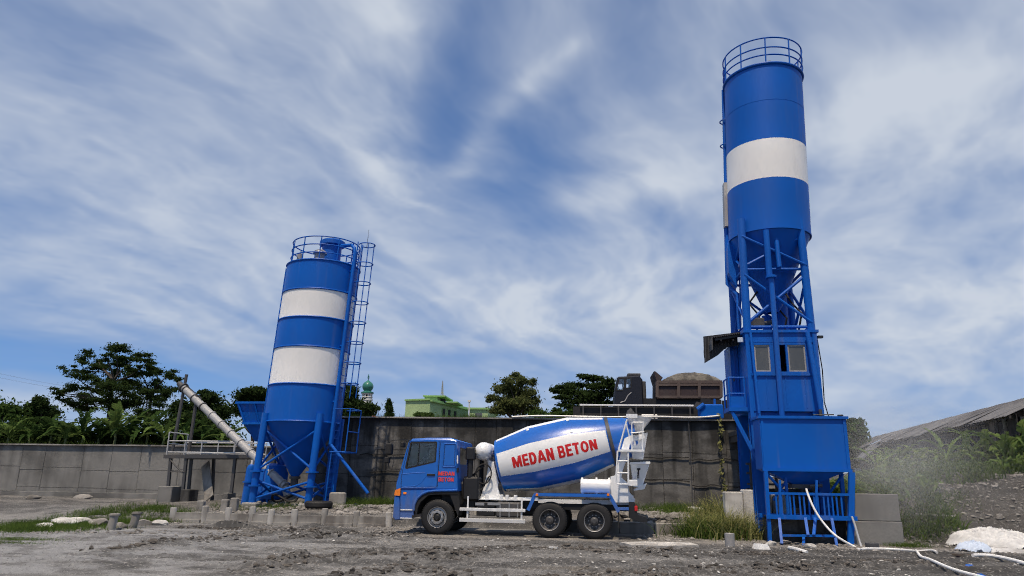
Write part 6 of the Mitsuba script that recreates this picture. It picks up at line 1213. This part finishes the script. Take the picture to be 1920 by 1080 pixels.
for i, (pts, lab) in enumerate((([(1010, 775, 20, 5), (1040, 778, 22, 6)], 'low bush on the yard edge left of the conveyor'), ([(790, 778, 12, 3), (805, 779, 9, 4)], 'small bush in front of the green building'), ([(1045, 772, 10, 6), (1070, 775, 16, 6)], 'bush under the feathery tree'))):
    tree('bush', lab, pts, 37, 4.1, (pts[0][0], 782), 700, 0.12, 'leaf_mid', 50 + i, tr=0.03, limbs=1)

# ------------------------------------------------------------------ banana plants
def banana(label, px, py, y, bz, hgt, nl, seed, group, L=1.5, W=0.42, leafm='leaf_banana'):
    g = np.random.default_rng(seed); c = bpt(px, py, y); k = thing('banana_plant', label, 'plant', group)
    h = hgt * 0.26; part(k, 'stem', limb((c[0], y, bz - 0.1), (c[0] + g.uniform(-0.1, 0.1), y, bz + h), 0.10, 0.05, g, 0.03), 'banana_stem')
    for i in range(nl):
        a = i * 2.399 + g.uniform(-0.4, 0.4); up = g.uniform(0.45, 1.45)
        part(k, 'leaf', broad_leaf((c[0], y, bz + h * g.uniform(0.8, 1.02)), a, L * g.uniform(0.75, 1.2) * hgt / 2.6, W * g.uniform(0.8, 1.25) * hgt / 2.6, up, g.uniform(0.9, 2.0), g), leafm, smooth=False)


where = ['at the far left end of the grey wall', 'second from the left above the grey wall', 'third from the left above the grey wall', 'fourth from the left above the grey wall', 'fifth from the left, left of the spreading tree trunk', 'sixth from the left, under the spreading tree', 'seventh from the left above the grey wall', 'eighth from the left, right of the spreading tree trunk', 'ninth from the left above the grey wall', 'left of the screw conveyor posts', 'between the screw conveyor posts', 'right of the conveyor posts above the walkway', 'left of the blue feed hopper']
for i, (px, hg) in enumerate(((15, 2.3), (55, 2.5), (92, 2.9), (122, 2.2), (152, 3.2), (185, 2.6), (212, 3.3), (243, 3.0), (275, 3.4), (305, 2.8), (345, 2.6), (385, 2.5), (428, 2.4))):
    wy = np.interp(WORLD.px(px, 830, 40), [LW0[0], LW1[0]], [LW0[1], LW1[1]])
    banana('banana plant with broad leaves ' + where[i], px, 830, wy + 1.2 + (i % 3) * 0.7, TERL, hg, 13, 70 + i, 'banana plants behind the grey wall', 1.9, 0.46, 'leaf_banana_dark' if i % 3 else 'leaf_banana')
wb = ['just right of the hopper with a big dark leaf', 'in front of the pale shed wall', 'left of the drooping roof corner', 'under the drooping roof corner', 'right of the drooping roof corner', 'in the middle of the dark shed wall', 'second from the right edge', 'at the right edge below the shed', 'low on the mound before the shed', 'smallest one at the foot of the shed', 'low in the dust near the hopper', 'fourth from the hopper', 'low one next to the right edge', 'behind the flat pale rock on the mound', 'between the roof corner and the mound top']
for i, (px, py, hg) in enumerate(((1648, 885, 2.6), (1690, 888, 2.0), (1733, 880, 2.1), (1775, 872, 2.6), (1815, 870, 2.6), (1850, 865, 3.0), (1885, 862, 3.1), (1918, 862, 3.2), (1755, 888, 1.7), (1835, 880, 1.9), (1670, 895, 1.8), (1712, 890, 2.3), (1900, 875, 2.2), (1868, 880, 2.4), (1795, 885, 2.0))):
    y = 30.0 + (i % 3) * 0.8; banana('banana plant ' + wb[i], px, py, y, 2.0 if i else 1.6, hg, 9, 170 + i, 'banana plants in front of the shed', 1.7, 0.36, 'leaf_banana_light' if i % 3 else 'leaf_banana')

g = np.random.default_rng(88); cl = []
for px in np.arange(-10, 445, 9):
    wy = np.interp(WORLD.px(px, 830, 40), [LW0[0], LW1[0]], [LW0[1], LW1[1]]); c = bpt(px + g.uniform(-4, 4), 830, wy + 3.6); cl.append((c[0], wy + 3.4 + g.uniform(-0.6, 0.6), TERL + g.uniform(0.3, 0.9), 0.7, 0.6, g.uniform(0.5, 1.0)))
k = add('undergrowth', leaves(cl, 9000, 0.17, 89, 0.2, 0.2), 'leaf_dark', smooth=False, kind='stuff'); labels[k].update(label='dark undergrowth between the banana plants on the grey wall', category='undergrowth')

# ------------------------------------------------------------------ shed
k = thing('shed', 'long weathered wooden shed with a low grey sheet roof at the right', 'building')
ZR, ZE = 5.6, 5.0
rt = [at_z(1990, 735, ZR), at_z(1925, 746, ZR), at_z(1785, 783, ZR), at_z(1700, 803, ZR)]
r_far = at_z(1608, 822, ZR - 0.6)
e_r, e_m = at_z(1990, 762, ZE - 0.3), at_z(1740, 812, ZE - 0.1)
def slab(p, th=0.08):
    p = np.array(p); return hull(np.vstack([p, p - [0, 0, th]]))
# a straight ridge and eaves running away to the left; sheets along it are parts
ra, rb = rt[1], at_z(1640, 819, ZR); ra = ra - (rb - ra) / np.linalg.norm(rb - ra) * 4.0
dirv = (rb - ra) / np.linalg.norm(rb - ra); nrm_ = np.array([-dirv[1], dirv[0], 0]); nrm_ = nrm_ if nrm_[0] < 0 else -nrm_
Ls = np.linalg.norm(rb - ra); ns = 26; OW = 2.4
_d = FWD + RGT * (1920 - 960) / FOC - UPV * (772 - 540) / FOC; _q = rt[1] + nrm_ * OW; _t = (_q - CAM) @ nrm_ / (_d @ nrm_); OZ = ZR - (CAM + _d * _t)[2]
for i in range(ns):
    a, b = ra + dirv * Ls * i / ns, ra + dirv * Ls * (i + 1.04) / ns; o = nrm_ * (OW + 0.1 + 0.15 * math.sin(i * 1.7)) + [0, 0, -OZ - 0.05 - 0.06 * math.sin(i * 2.3)]; lift = np.array([0, 0, 0.012 * (i % 2)])
    q = [a + lift, b + lift, b + o + lift, a + o + lift]; nn_ = 8; pts = []
    m_ = []
    for j in range(nn_):                                              # corrugation
        t0, t1 = j / nn_, (j + 1) / nn_; m_.append([q[0] + (q[1] - q[0]) * t0 + [0, 0, 0.03 * (j % 2)], q[3] + (q[2] - q[3]) * t0 + [0, 0, 0.03 * (j % 2)]])
    m_.append([q[1], q[2]]); V = np.array(m_).reshape(-1, 3); F = [[2 * j, 2 * j + 2, 2 * j + 3] for j in range(nn_)] + [[2 * j, 2 * j + 3, 2 * j + 1] for j in range(nn_)]
    V2 = np.vstack([V, V - [0, 0, 0.012]]); n_ = len(V); part(k, 'roof__sheet' if False else 'roof_sheet', trimesh.Trimesh(V2, F + [[b_ + n_, a_ + n_, c_ + n_] for a_, b_, c_ in F], process=False), 'roof_sheet', smooth=False)
oB = nrm_ * (OW + 0.1) + np.array([0, 0, -OZ])
part(k, 'back_roof', hull(np.vstack([[ra + [0, 0, -0.03], rb + [0, 0, -0.03], rb - nrm_ * 3.5 + [0, 0, -1.1], ra - nrm_ * 3.5 + [0, 0, -1.1]], [ra - [0, 0, 0.08], rb - [0, 0, 0.08], rb - nrm_ * 3.5 - [0, 0, 1.16], ra - nrm_ * 3.5 - [0, 0, 1.16]]])), 'roof_sheet', smooth=False)
part(k, 'drooping_sheet', hull(np.vstack([[p, p - [0, 0, 0.03]] for p in (ra + dirv * Ls * 0.60 + oB * 0.95, ra + dirv * Ls * 0.72 + oB * 0.95, ra + dirv * Ls * 0.70 + oB * 1.45 - [0, 0, 0.5], ra + dirv * Ls * 0.64 + oB * 1.45 - [0, 0, 0.6])])), 'roof_sheet', smooth=False)
g = np.random.default_rng(9); s_ = 0.0; wl = nrm_ * (OW - 0.35); nb = 0
while s_ < Ls - 0.3:
    w_ = g.uniform(0.28, 0.55); a = ra + dirv * s_ + wl; b = ra + dirv * (s_ + w_ - 0.03) + wl; z1_ = ZR - OZ * 0.9 + g.uniform(-0.05, 0.02); z0_ = 1.2 + g.uniform(-0.1, 0.5); o_ = nrm_ * g.uniform(0.0, 0.05)
    pale = nb > 0 and s_ > Ls * 0.86
    part(k, 'board', hexa([tuple(a + o_)[:2] + (z0_,), tuple(b + o_)[:2] + (z0_,), tuple(b + o_ - nrm_ * 0.03)[:2] + (z0_,), tuple(a + o_ - nrm_ * 0.03)[:2] + (z0_,), tuple(a + o_)[:2] + (z1_,), tuple(b + o_)[:2] + (z1_,), tuple(b + o_ - nrm_ * 0.03)[:2] + (z1_,), tuple(a + o_ - nrm_ * 0.03)[:2] + (z1_,)]), 'galvanised' if pale else ('wood' if g.random() < 0.12 else 'wood_dark'), smooth=False); s_ += w_; nb += 1
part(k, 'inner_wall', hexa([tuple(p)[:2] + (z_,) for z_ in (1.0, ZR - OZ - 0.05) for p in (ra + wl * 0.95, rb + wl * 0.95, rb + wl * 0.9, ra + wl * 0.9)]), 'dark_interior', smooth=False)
for t_ in np.linspace(0.02, 0.98, 8): p = ra + dirv * Ls * t_ + nrm_ * (OW - 0.1); part(k, 'post', rod((p[0], p[1], 1.0), (p[0], p[1], ZR - OZ - 0.05), 0.06, 8), 'wood')
part(k, 'eave_beam', beam(ra + nrm_ * (OW - 0.1) + [0, 0, -OZ - 0.06], rb + nrm_ * (OW - 0.1) + [0, 0, -OZ - 0.06], 0.08, 0.12), 'wood_dark', smooth=False)

part(k, 'end_wall', hexa([tuple(p)[:2] + (z_,) for z_ in (1.0, ZR - OZ - 0.1) for p in (ra + wl * 0.9 + dirv * 0.1, ra - nrm_ * 3.2 + dirv * 0.1, ra - nrm_ * 3.2 + dirv * 0.16, ra + wl * 0.9 + dirv * 0.16)]), 'wood_dark', smooth=False)
part(k, 'gable', hull([ra + wl * 0.9 + dirv * 0.1 + [0, 0, -OZ - 0.1], ra + dirv * 0.1 - [0, 0, 0.12], ra - nrm_ * 3.2 + dirv * 0.1 - [0, 0, 1.2], ra + wl * 0.9 + dirv * 0.16 + [0, 0, -OZ - 0.1], ra + dirv * 0.16 - [0, 0, 0.12], ra - nrm_ * 3.2 + dirv * 0.16 - [0, 0, 1.2]]), 'wood_dark', smooth=False)
for i, (px, yy) in enumerate(((1650, 88), (1720, 84), (1790, 90))):
    s_ = FOC / yy; tree('broadleaf_tree', ('first', 'second', 'third')[i] + ' distant tree behind the shed roof, counted from the hopper', [(px + e * 18, 868 + 9 * abs(e), 26, 20) for e in (-1, 0, 1)], yy, 1.0, (px, 905), 1500, 0.32, 'leaf_mid', 140 + i, 'distant trees behind the shed', limbs=2)

# ------------------------------------------------------------------ grass, weeds, rubble
def scatter(n, x0, x1, y0, y1, g, dens=None, scale=0.6, thr=0.5):
    x, y = g.uniform(x0, x1, n), g.uniform(y0, y1, n)
    m = nf(np.stack([x * scale, y * scale, 0 * x], 1), 3, 77) > thr; return x[m], y[m]
def patch(pxs, n, g, jx, jy):
    P = np.array([at_z(a, b, 0.1)[:2] for a, b in pxs]); i = g.integers(0, len(P), n); return P[i, 0] + g.normal(0, jx, n), P[i, 1] + g.normal(0, jy, n)
g = np.random.default_rng(44)
B = []
def sow(x, y, h, w, lean, zoff=-0.02): B.append((np.stack([x, y, gh(x, y) + zoff], 1), h * g.uniform(0.5, 1.3, len(x)), w, lean))
sow(*patch([(20, 985), (70, 980), (110, 978), (150, 975), (180, 972), (130, 985), (60, 988), (185, 966)], 9000, g, 0.7, 0.7), 0.20, 0.016, 0.6)
sow(*patch([(225, 975), (262, 975), (300, 972), (320, 972), (285, 968), (240, 968)], 4500, g, 0.45, 0.45), 0.20, 0.016, 0.6)
sow(*patch([(10, 1003), (40, 1004), (5, 1010)], 2600, g, 0.6, 0.25), 0.07, 0.013, 0.8)
add('grass', mesh_of([blades(b, h, w, l, g) for b, h, w, l in B]), 'grass_green', smooth=False, kind='stuff'); labels['grass'].update(label='low green grass along the kerb at the left', category='grass'); B.clear()
def shelf(px0_, px1_, y, z, n, spread, h, w, lean):
    xa_, xb_ = WORLD.px(px0_, 780, y), WORLD.px(px1_, 780, y); x = g.uniform(xa_, xb_, n); m = nf(np.stack([x * 0.9, 0 * x, 0 * x], 1), 3, 5); kk = g.random(n) < np.clip((m - 0.3) * 3, 0, 1)
    x = x[kk]; return np.stack([x, y + g.uniform(0, spread, len(x)), 0 * x + z], 1), h * g.uniform(0.4, 1.2, len(x)) * (0.6 + nf(np.stack([x * 1.7, 0 * x, 0 * x + 3], 1), 2, 6)), w, lean
bb = [shelf(645, 1095, 32.35, TERC, 9000, 2.0, 0.42, 0.022, 0.6), shelf(-20, 500, 39.0, TERL, 3000, 2.0, 0.4, 0.025, 0.6)]
k = add('grass', mesh_of([blades(*b, g) for b in bb]), 'grass_green', smooth=False, kind='stuff'); labels[k].update(label='uneven green grass growing along the top of the dark wall', category='grass')
# weeds at the foot of the walls and on the rubble
xw, yw = scatter(5200, -10.2, -5.0, 29.6, 31.7, g, thr=0.47); B = []; sow(xw, yw, 0.42, 0.016, 0.7)
xw, yw = scatter(4500, 0.5, 4.2, 27.5, 31.6, g, thr=0.45); sow(xw, yw, 0.45, 0.018, 0.7)
xw, yw = scatter(2500, -14.5, -8.5, 26.8, 29.0, g, thr=0.5); sow(xw, yw, 0.22, 0.014, 0.8)
xw, yw = scatter(900, 1.0, 4.4, 25.4, 27.0, g, thr=0.5); sow(xw, yw, 0.3, 0.016, 0.8)
k = add('grass', mesh_of([blades(b, h, w, l, g) for b, h, w, l in B]), 'grass_green', smooth=False, kind='stuff'); labels[k].update(label='weeds at the foot of the dark wall', category='weeds')
B = []
xw, yw = scatter(5200, 7.7, 11.0, 23.2, 29.5, g, thr=0.42); sow(xw, yw, 0.55, 0.045, 0.8)
xw, yw = scatter(9000, 10.5, 20.0, 26.0, 31.0, g, thr=0.40); sow(xw, yw, 0.55, 0.04, 0.8)
xw, yw = patch([(1740, 1015), (1760, 1013), (1790, 1010), (1700, 1018), (1835, 1005), (1860, 1000)], 3500, g, 0.35, 0.25); sow(xw, yw, 0.16, 0.014, 0.8)
k = add('grass', mesh_of([blades(b, h, w, l, g) for b, h, w, l in B]), 'grass_green', smooth=False, kind='stuff'); labels[k].update(label='rank grass and weeds on the earth mound at the right', category='weeds')
# dense broad weeds on the mound
cl = []
for i in range(34):
    x, y = g.uniform(7.9, 11.0), g.uniform(24.5, 29.5); cl.append((x, y, gh(x, y) + 0.15, 0.55, 0.5, 0.35))
for i in range(44):
    x, y = g.uniform(11.0, 19), g.uniform(27.6, 30.8); cl.append((x, y, gh(x, y) + 0.15, 0.6, 0.5, 0.35))
k = add('weeds', leaves(cl, 8500, 0.17, 61, 0.3, 0.3), 'leaf_banana', smooth=False, kind='stuff'); labels[k].update(label='leafy weeds covering the mound in front of the shed', category='weeds')
# the tall clump by the tower
k = thing('grass_clump', 'tall clump of long grass with seed heads left of the hopper stand', 'grass clump')
c = at_z(1372, 1012, 0.0); n = 2600; x, y = c[0] + g.normal(0, 0.48, n), c[1] + 0.9 + g.normal(0, 0.55, n); mm = (np.abs(x - c[0]) < 1.15); x, y = x[mm], y[mm]
part(k, 'blades', blades(np.stack([x, y, gh(x, y) - 0.03], 1), 1.12 * g.uniform(0.35, 1.15, len(x)), 0.024, 0.8, g, 5, droop=0.9), 'grass_dry', smooth=False)
n = 2200; x, y = c[0] - 0.35 + g.normal(0, 0.5, n), c[1] + 0.8 + g.normal(0, 0.5, n)
part(k, 'green_blades', blades(np.stack([x, y, gh(x, y) - 0.03], 1), 0.95 * g.uniform(0.3, 1.1, len(x)), 0.026, 0.75, g, 5, droop=0.9), 'grass_green', smooth=False)
n = 60; x, y = c[0] + g.normal(0, 0.6, n), c[1] + 0.5 + g.normal(0, 0.4, n); z_ = gh(x, y) + g.uniform(0.1, 0.75, n)
part(k, 'seed_heads', [trimesh.Trimesh(trimesh.creation.icosphere(subdivisions=1, radius=1).vertices * [0.016, 0.016, 0.028] + [a, b, e], trimesh.creation.icosphere(subdivisions=1).faces, process=False) for a, b, e in zip(x, y, z_)], 'grass_dry', kind='stuff')
# stones: the larger ones singly, the rest as gravel
RL = [((613, 948), 0.32, 'stone', 'mossy stone right of the lying tyre under the silo'), ((650, 948), 0.28, 'stone', 'grey stone beside the square concrete lump'), ((676, 945), 0.30, 'stone', 'rounded stone at the foot of the blue stay'), ((700, 950), 0.45, 'stone', 'broken stone heap piece just left of the truck cab'), ((718, 945), 0.35, 'stone', 'pale stone behind the truck bumper'), ((488, 948), 0.30, 'stone', 'low stone between the silo front legs'), ((518, 945), 0.26, 'stone_white', 'pale stone between the silo front legs'),
      ((118, 985), 0.55, 'stone_white', 'pale flat rubble heap left of the leaning old post'), ((150, 982), 0.5, 'stone_white', 'pale rubble between grass and old post'), ((85, 990), 0.3, 'stone_white', 'small pale rubble at the far left'), ((185, 985), 0.5, 'stone', 'long grey rubble piece beside the leaning old post'), ((225, 990), 0.32, 'stone', 'dark rubble right of the leaning old post'), ((268, 985), 0.35, 'stone', 'rubble left of the first kerb post'), ((300, 985), 0.3, 'stone_white', 'pale rubble just left of the first kerb post'), ((60, 938), 0.4, 'stone', 'concrete scrap at the foot of the grey wall'), ((155, 937), 0.45, 'stone', 'broken concrete ledge at the foot of the grey wall'),
      ((1272, 962), 0.4, 'stone_white', 'round pale stone behind the truck bumper on the right'), ((1290, 955), 0.5, 'stone', 'large broken slab on the rubble heap'), ((1320, 948), 0.55, 'stone', 'upper slab of the rubble heap left of the pale blocks'), ((1340, 945), 0.5, 'stone', 'stone at the top of the rubble heap'), ((1305, 970), 0.55, 'stone_white', 'wide pale stone at the front of the rubble heap'), ((1275, 975), 0.35, 'stone', 'stone at the left foot of the rubble heap'), ((1335, 965), 0.4, 'stone', 'stone half hidden by the grass clump'), ((1225, 968), 0.3, 'stone', 'flat stone behind the truck bumper'), ((1240, 975), 0.28, 'stone', 'flat stone right of the truck bumper'),
      ((1445, 1022), 0.22, 'stone_white', 'pale stone right of the foam box'), ((1472, 1020), 0.2, 'stone', 'stone by the left strut foot of the hopper stand'), ((1520, 1027), 0.22, 'stone_white', 'pale stone in front of the hopper stand'), ((1660, 1020), 0.3, 'stone', 'stone at the foot of the low grey wall'), ((1700, 975), 0.4, 'stone', 'stone right of the low grey wall'), ((1730, 1000), 0.4, 'stone', 'stone on the slope below the mound'), ((1860, 915), 0.9, 'stone', 'big flat pale rock near the top of the mound'), ((1770, 985), 0.35, 'stone', 'stone above the white tarpaulin')]
for i, ((px, py), r_, m_, lab) in enumerate(RL):
    z_ = 0.3 if py < 975 else 0.0
    q = at_z(px, py, z_)
    if px > 1690 and py < 990: q = bpt(px, py, 25.5 if py > 950 else 27.5)
    zz_ = q[2] if (px > 1690 and py < 990) else gh(q[0], q[1])
    solo('rubble_stone', lab, 'stone', rock((q[0], q[1], zz_ + r_ * 0.15), r_ * 0.8, 300 + i, 0.5 if r_ < 0.5 else 0.38), m_, 'larger stones and rubble', smooth=22)
def gravel(n, x0, x1, y0, y1, r0, r1, seed, thr=0.0):
    g = np.random.default_rng(seed); x, y = g.uniform(x0, x1, n), g.uniform(y0, y1, n)
    m = nf(np.stack([x * 0.6, y * 1.1, 0 * x], 1), 3, seed) > thr; x, y = x[m], y[m]; n = len(x)
    ico = trimesh.creation.icosphere(subdivisions=0); v = ico.vertices; r = r0 + (r1 - r0) * g.random(n) ** 3
    V = v[None] * g.uniform(0.5, 1.3, (n, 12, 1)) * (g.uniform(0.7, 1.4, (n, 1, 3)) * [1, 1, 0.6]) * r[:, None, None] + np.stack([x, y, gh(x, y) + r * 0.15], 1)[:, None]
    F = (np.arange(n) * 12)[:, None, None] + ico.faces[None]
    return trimesh.Trimesh(V.reshape(-1, 3), F.reshape(-1, 3), process=False)
k = add('gravel', [gravel(5500, -7, 12, 12.5, 21.5, 0.008, 0.036, 1, 0.46), gravel(2600, -15, -5, 19, 25.5, 0.012, 0.07, 2, 0.5), gravel(1500, 1.5, 12, 20.5, 25, 0.015, 0.09, 3, 0.45)], 'stone', smooth=False, kind='stuff'); labels[k].update(label='loose gravel and mud clods over the yard', category='gravel')
k = add('gravel', [gravel(900, 0, 12, 13.5, 23, 0.012, 0.045, 4, 0.48), gravel(250, -12, 0, 15, 24, 0.012, 0.05, 6, 0.5)], 'stone_white', smooth=False, kind='stuff'); labels[k].update(label='pale chips scattered over the yard', category='gravel')
k = add('rubble', [gravel(2600, -14, -5.5, 26.3, 31.5, 0.03, 0.14, 7, 0.42), gravel(2600, 0.5, 4.6, 25.2, 31.5, 0.03, 0.20, 8, 0.38)], 'stone', smooth=False, kind='stuff'); labels[k].update(label='broken rubble behind the kerbs', category='rubble')
k = add('rubble', [gravel(3600, 9, 20, 22.5, 29.5, 0.015, 0.10, 9, 0.42)], 'stone', smooth=False, kind='stuff'); labels[k].update(label='dark clods and rubble on the earth mound', category='rubble')
def clods(n, seed):
    g = np.random.default_rng(seed); X, Y = [], []
    for pts, w_, amp in MUD:
        P = np.array(pts); L_ = np.linalg.norm(np.diff(P, axis=0), axis=1); m = int(n * L_.sum() / 60); s = g.choice(len(L_), m, p=L_ / L_.sum()); t = g.random(m)
        q = P[s] + (P[s + 1] - P[s]) * t[:, None] + g.normal(0, w_ * 0.55, (m, 2)); X.append(q[:, 0]); Y.append(q[:, 1])
    x, y = np.concatenate(X), np.concatenate(Y); n = len(x); ico = trimesh.creation.icosphere(subdivisions=1); v = ico.vertices; r = 0.012 + 0.055 * g.random(n) ** 3
    a = g.uniform(0, 6.283, n); V = v[None] * g.uniform(0.65, 1.2, (n, len(v), 1)) * (np.stack([g.uniform(0.8, 2.2, n), g.uniform(0.7, 1.1, n), g.uniform(0.5, 0.9, n)], 1)[:, None]) * r[:, None, None]
    V = np.stack([V[..., 0] * np.cos(a)[:, None] - V[..., 1] * np.sin(a)[:, None], V[..., 0] * np.sin(a)[:, None] + V[..., 1] * np.cos(a)[:, None], V[..., 2]], -1) + np.stack([x, y, gh(x, y) + r * 0.2], 1)[:, None]
    F = (np.arange(n) * len(v))[:, None, None] + ico.faces[None]; return trimesh.Trimesh(V.reshape(-1, 3), F.reshape(-1, 3), process=False)
k = add('mud_clods', clods(2600, 12), 'earth', smooth=False, kind='stuff'); labels[k].update(label='dark clods of mud squeezed up along the wheel tracks', category='mud')
# singly placed odds and ends
q = at_z(597, 952, 0.5); XF[0] = Frame((q[0], q[1], gh(q[0], q[1]) + 0.12)); solo('old_tyre', 'old tyre lying flat on the ground between the silo legs and the truck', 'tyre', lathe([(0.28, -0.11), (0.46, -0.12), (0.52, -0.06), (0.52, 0.06), (0.46, 0.12), (0.28, 0.11), (0.30, 0.05), (0.30, -0.05), (0.28, -0.11)], 40), 'black_rubber')
q = at_z(632, 950, 0.5); XF[0] = Frame((q[0], q[1], gh(q[0], q[1])), 14); solo('concrete_lump', 'square broken concrete lump beside the old tyre', 'block', box(-0.32, 0.32, -0.25, 0.25, -0.1, 0.5, 0.06), 'concrete_kerb', smooth=False)
XF[0] = Frame((at_z(604, 938, 0.6)[0], 29.0, 0.62)); solo('rubber_belt', 'loop of black rubber belt behind the old tyre', 'belt', tube([(0.4 * math.cos(a) * 1.3, 0.2 * math.sin(a), 0.16 + 0.14 * math.sin(a * 2)) for a in np.linspace(0, 6.2, 24)], 0.05, 7), 'black_rubber')
q = at_z(1369, 1026, 0.0); XF[0] = Frame((q[0], q[1], gh(q[0], q[1]) - 0.02)); solo('metal_can', 'grey metal can standing in front of the grass clump', 'can', lathe([(0, 0.33), (0.10, 0.33), (0.125, 0.36), (0.13, 0.35), (0.12, 0.0), (0, 0)], 22), 'grey_steel')
q = at_z(1427, 1030, 0.0); XF[0] = Frame((q[0], q[1], gh(q[0], q[1]) - 0.01), 20); solo('foam_box', 'white foam box lying on the ground beside the grass clump', 'box', [hexa([(-0.2, -0.13, 0), (0.2, -0.13, 0), (0.2, 0.13, 0), (-0.2, 0.13, 0), (-0.14, -0.09, 0.15), (0.15, -0.09, 0.13), (0.15, 0.09, 0.13), (-0.14, 0.09, 0.15)])], 'white_plastic', smooth=False)
q = at_z(1452, 1008, 0.0); XF[0] = Frame((q[0], q[1] + 0.3, 0.3)); solo('drain_pipe', 'dark hollow concrete pipe lying beside the left leg of the hopper', 'pipe', lathe([(0.30, 0.6), (0.30, -0.25), (0.23, -0.25), (0.22, 0.6)], 28, axis='y'), 'dark_steel')
q = at_z(1636, 1030, 0.0); XF[0] = Frame((q[0], q[1], gh(q[0], q[1]))); solo('paint_tin', 'small dark tin on the white hose right of the hopper stand', 'can', lathe([(0, 0.16), (0.16, 0.16), (0.17, 0.14), (0.17, 0), (0, 0)], 20), 'dark_steel')
XF[0] = WORLD
for i, (pa, pb, m_, lab) in enumerate((((1770, 970), (1808, 985), 'wood', 'pale plank lying on the slope above the tarpaulin'), ((1716, 963), (1790, 968), 'stone_white', 'long pale board at the foot of the mound'), ((1030, 1028), (1045, 1029), 'white_plastic', 'short white strip on the ground in front of the rear wheels'), ((1790, 1042), (1850, 1040), 'wood', 'flat board in the mud left of the white pipe'), ((1190, 1020), (1192, 1021), 'stone_white', ''))):
    if not lab: continue
    a, b = (at_z(*pa, 0.05), at_z(*pb, 0.05)) if i > 1 else (bpt(*pa, 24.2), bpt(*pb, 23.8)); 
    if i > 1: a[2], b[2] = gh(a[0], a[1]) + 0.03, gh(b[0], b[1]) + 0.03
    solo('board', lab, 'board', beam(a, b, 0.14 if i != 2 else 0.05, 0.04), m_, smooth=False)
# white sheeting at the right edge
def sheet(cx, cy, rx, ry, h, seed, sub=60):
    xs2, ys2 = np.linspace(-1, 1, sub), np.linspace(-1, 1, sub)
    def hh(x, y):
        r_ = np.hypot(x, y); f = np.clip(1 - r_ ** 2.2, 0, 1) ** 0.6; p = np.stack([x * 5.5, y * 5.5, 0 * x], -1)
        w_ = (1 - np.abs(2 * nf(p * 1.3, 3, seed) - 1)) ** 2
        return gh(cx + x * rx, cy + y * ry) - 0.04 + h * f * (0.35 + 0.7 * nf(p * 0.3 + 3, 2, seed) + 0.55 * w_ + 0.25 * (1 - np.abs(2 * nf(p * 2.7 + 9, 2, seed + 1) - 1)) ** 2)
    m = grid(xs2, ys2, hh); kp = np.hypot(m.vertices[:, 0], m.vertices[:, 1]) < 0.97 + 0.16 * (nf(m.vertices * [3, 3, 0], 2, seed) - 0.5)
    f = m.faces[kp[m.faces].all(1)]; v = m.vertices * [rx, ry, 1] + [cx, cy, 0]; return trimesh.Trimesh(v, f, process=False)
q = at_z(1850, 1020, 0.1); solo('white_sheeting', 'heap of crumpled white sheeting at the right edge of the yard', 'tarpaulin', sheet(q[0] + 0.3, q[1] - 0.1, 1.45, 0.7, 0.27, 3), 'tarp', smooth=True)
q = at_z(1826, 1030, 0.05); solo('white_sheeting', 'pale blue plastic sack in front of the white sheeting', 'tarpaulin', sheet(q[0], q[1], 0.5, 0.32, 0.2, 5, 36), 'tarp_blue', smooth=True)
q = at_z(1880, 1031, 0.05); solo('white_sheeting', 'flat grey-white plastic lying right of the blue sack', 'tarpaulin', sheet(q[0], q[1], 0.9, 0.35, 0.12, 8, 40), 'tarp', smooth=True)
for i, (px, py) in enumerate(((1818, 1068), (1838, 1078))):
    q = at_z(px, py, 0.02); solo('blue_scrap', ('small', 'larger')[i] + ' blue plastic scrap on the ground near the right edge', 'litter', sheet(q[0], q[1], 0.10 + 0.05 * i, 0.07, 0.05, 20 + i, 14), 'blue_paint', 'blue plastic scraps', smooth=True)
labels = {k_: v_ for k_, v_ in labels.items()}
# ------------------------------------------------------------------ drifting cement dust beside the hopper
DX = (7.72, 21.9, -0.15, 13.4, 27.6, 4.6)
_n = (30, 40, 44); _zz, _yy, _xx = np.meshgrid(*[(np.arange(m_) + 0.5) / m_ for m_ in _n], indexing='ij')
_P = np.stack([_xx * 5.5, _yy * 5.1, _zz * 4.7], -1)
_den = np.exp(-(((_xx - 0.28) / 0.42) ** 2 + ((_zz - 0.45) / 0.42) ** 2 + ((_yy - 0.42) / 0.40) ** 2)) * np.clip(nf(_P * 0.6 + 4, 3, 6) * 2.0 - 0.25, 0, 2)
for a_ in (_xx, _yy, _zz): _den = _den * sstep(0, 0.12, a_) * sstep(0, 0.12, 1 - a_)
_den = np.clip(_den, 0, None)
scene['dust_medium'] = {'type': 'heterogeneous', 'albedo': {'type': 'rgb', 'value': [0.93, 0.93, 0.93]}, 'scale': 0.17,
                        'sigma_t': {'type': 'gridvolume', 'grid': mi.VolumeGrid(_den.astype(np.float32)[..., None]), 'to_world': T().translate(list(DX[:3])).scale([DX[3] - DX[0], DX[4] - DX[1], DX[5] - DX[2]])}}
scene['dust_cloud'] = {'type': 'cube', 'to_world': T().translate([(DX[i] + DX[i + 3]) / 2 for i in range(3)]).scale([(DX[i + 3] - DX[i]) / 2 for i in range(3)]), 'bsdf': {'type': 'null'}, 'interior': {'type': 'ref', 'id': 'dust_medium'}}
labels['dust_cloud'] = {'label': 'pale cement dust drifting beside the hopper stand on the right', 'category': 'dust', 'kind': 'stuff'}
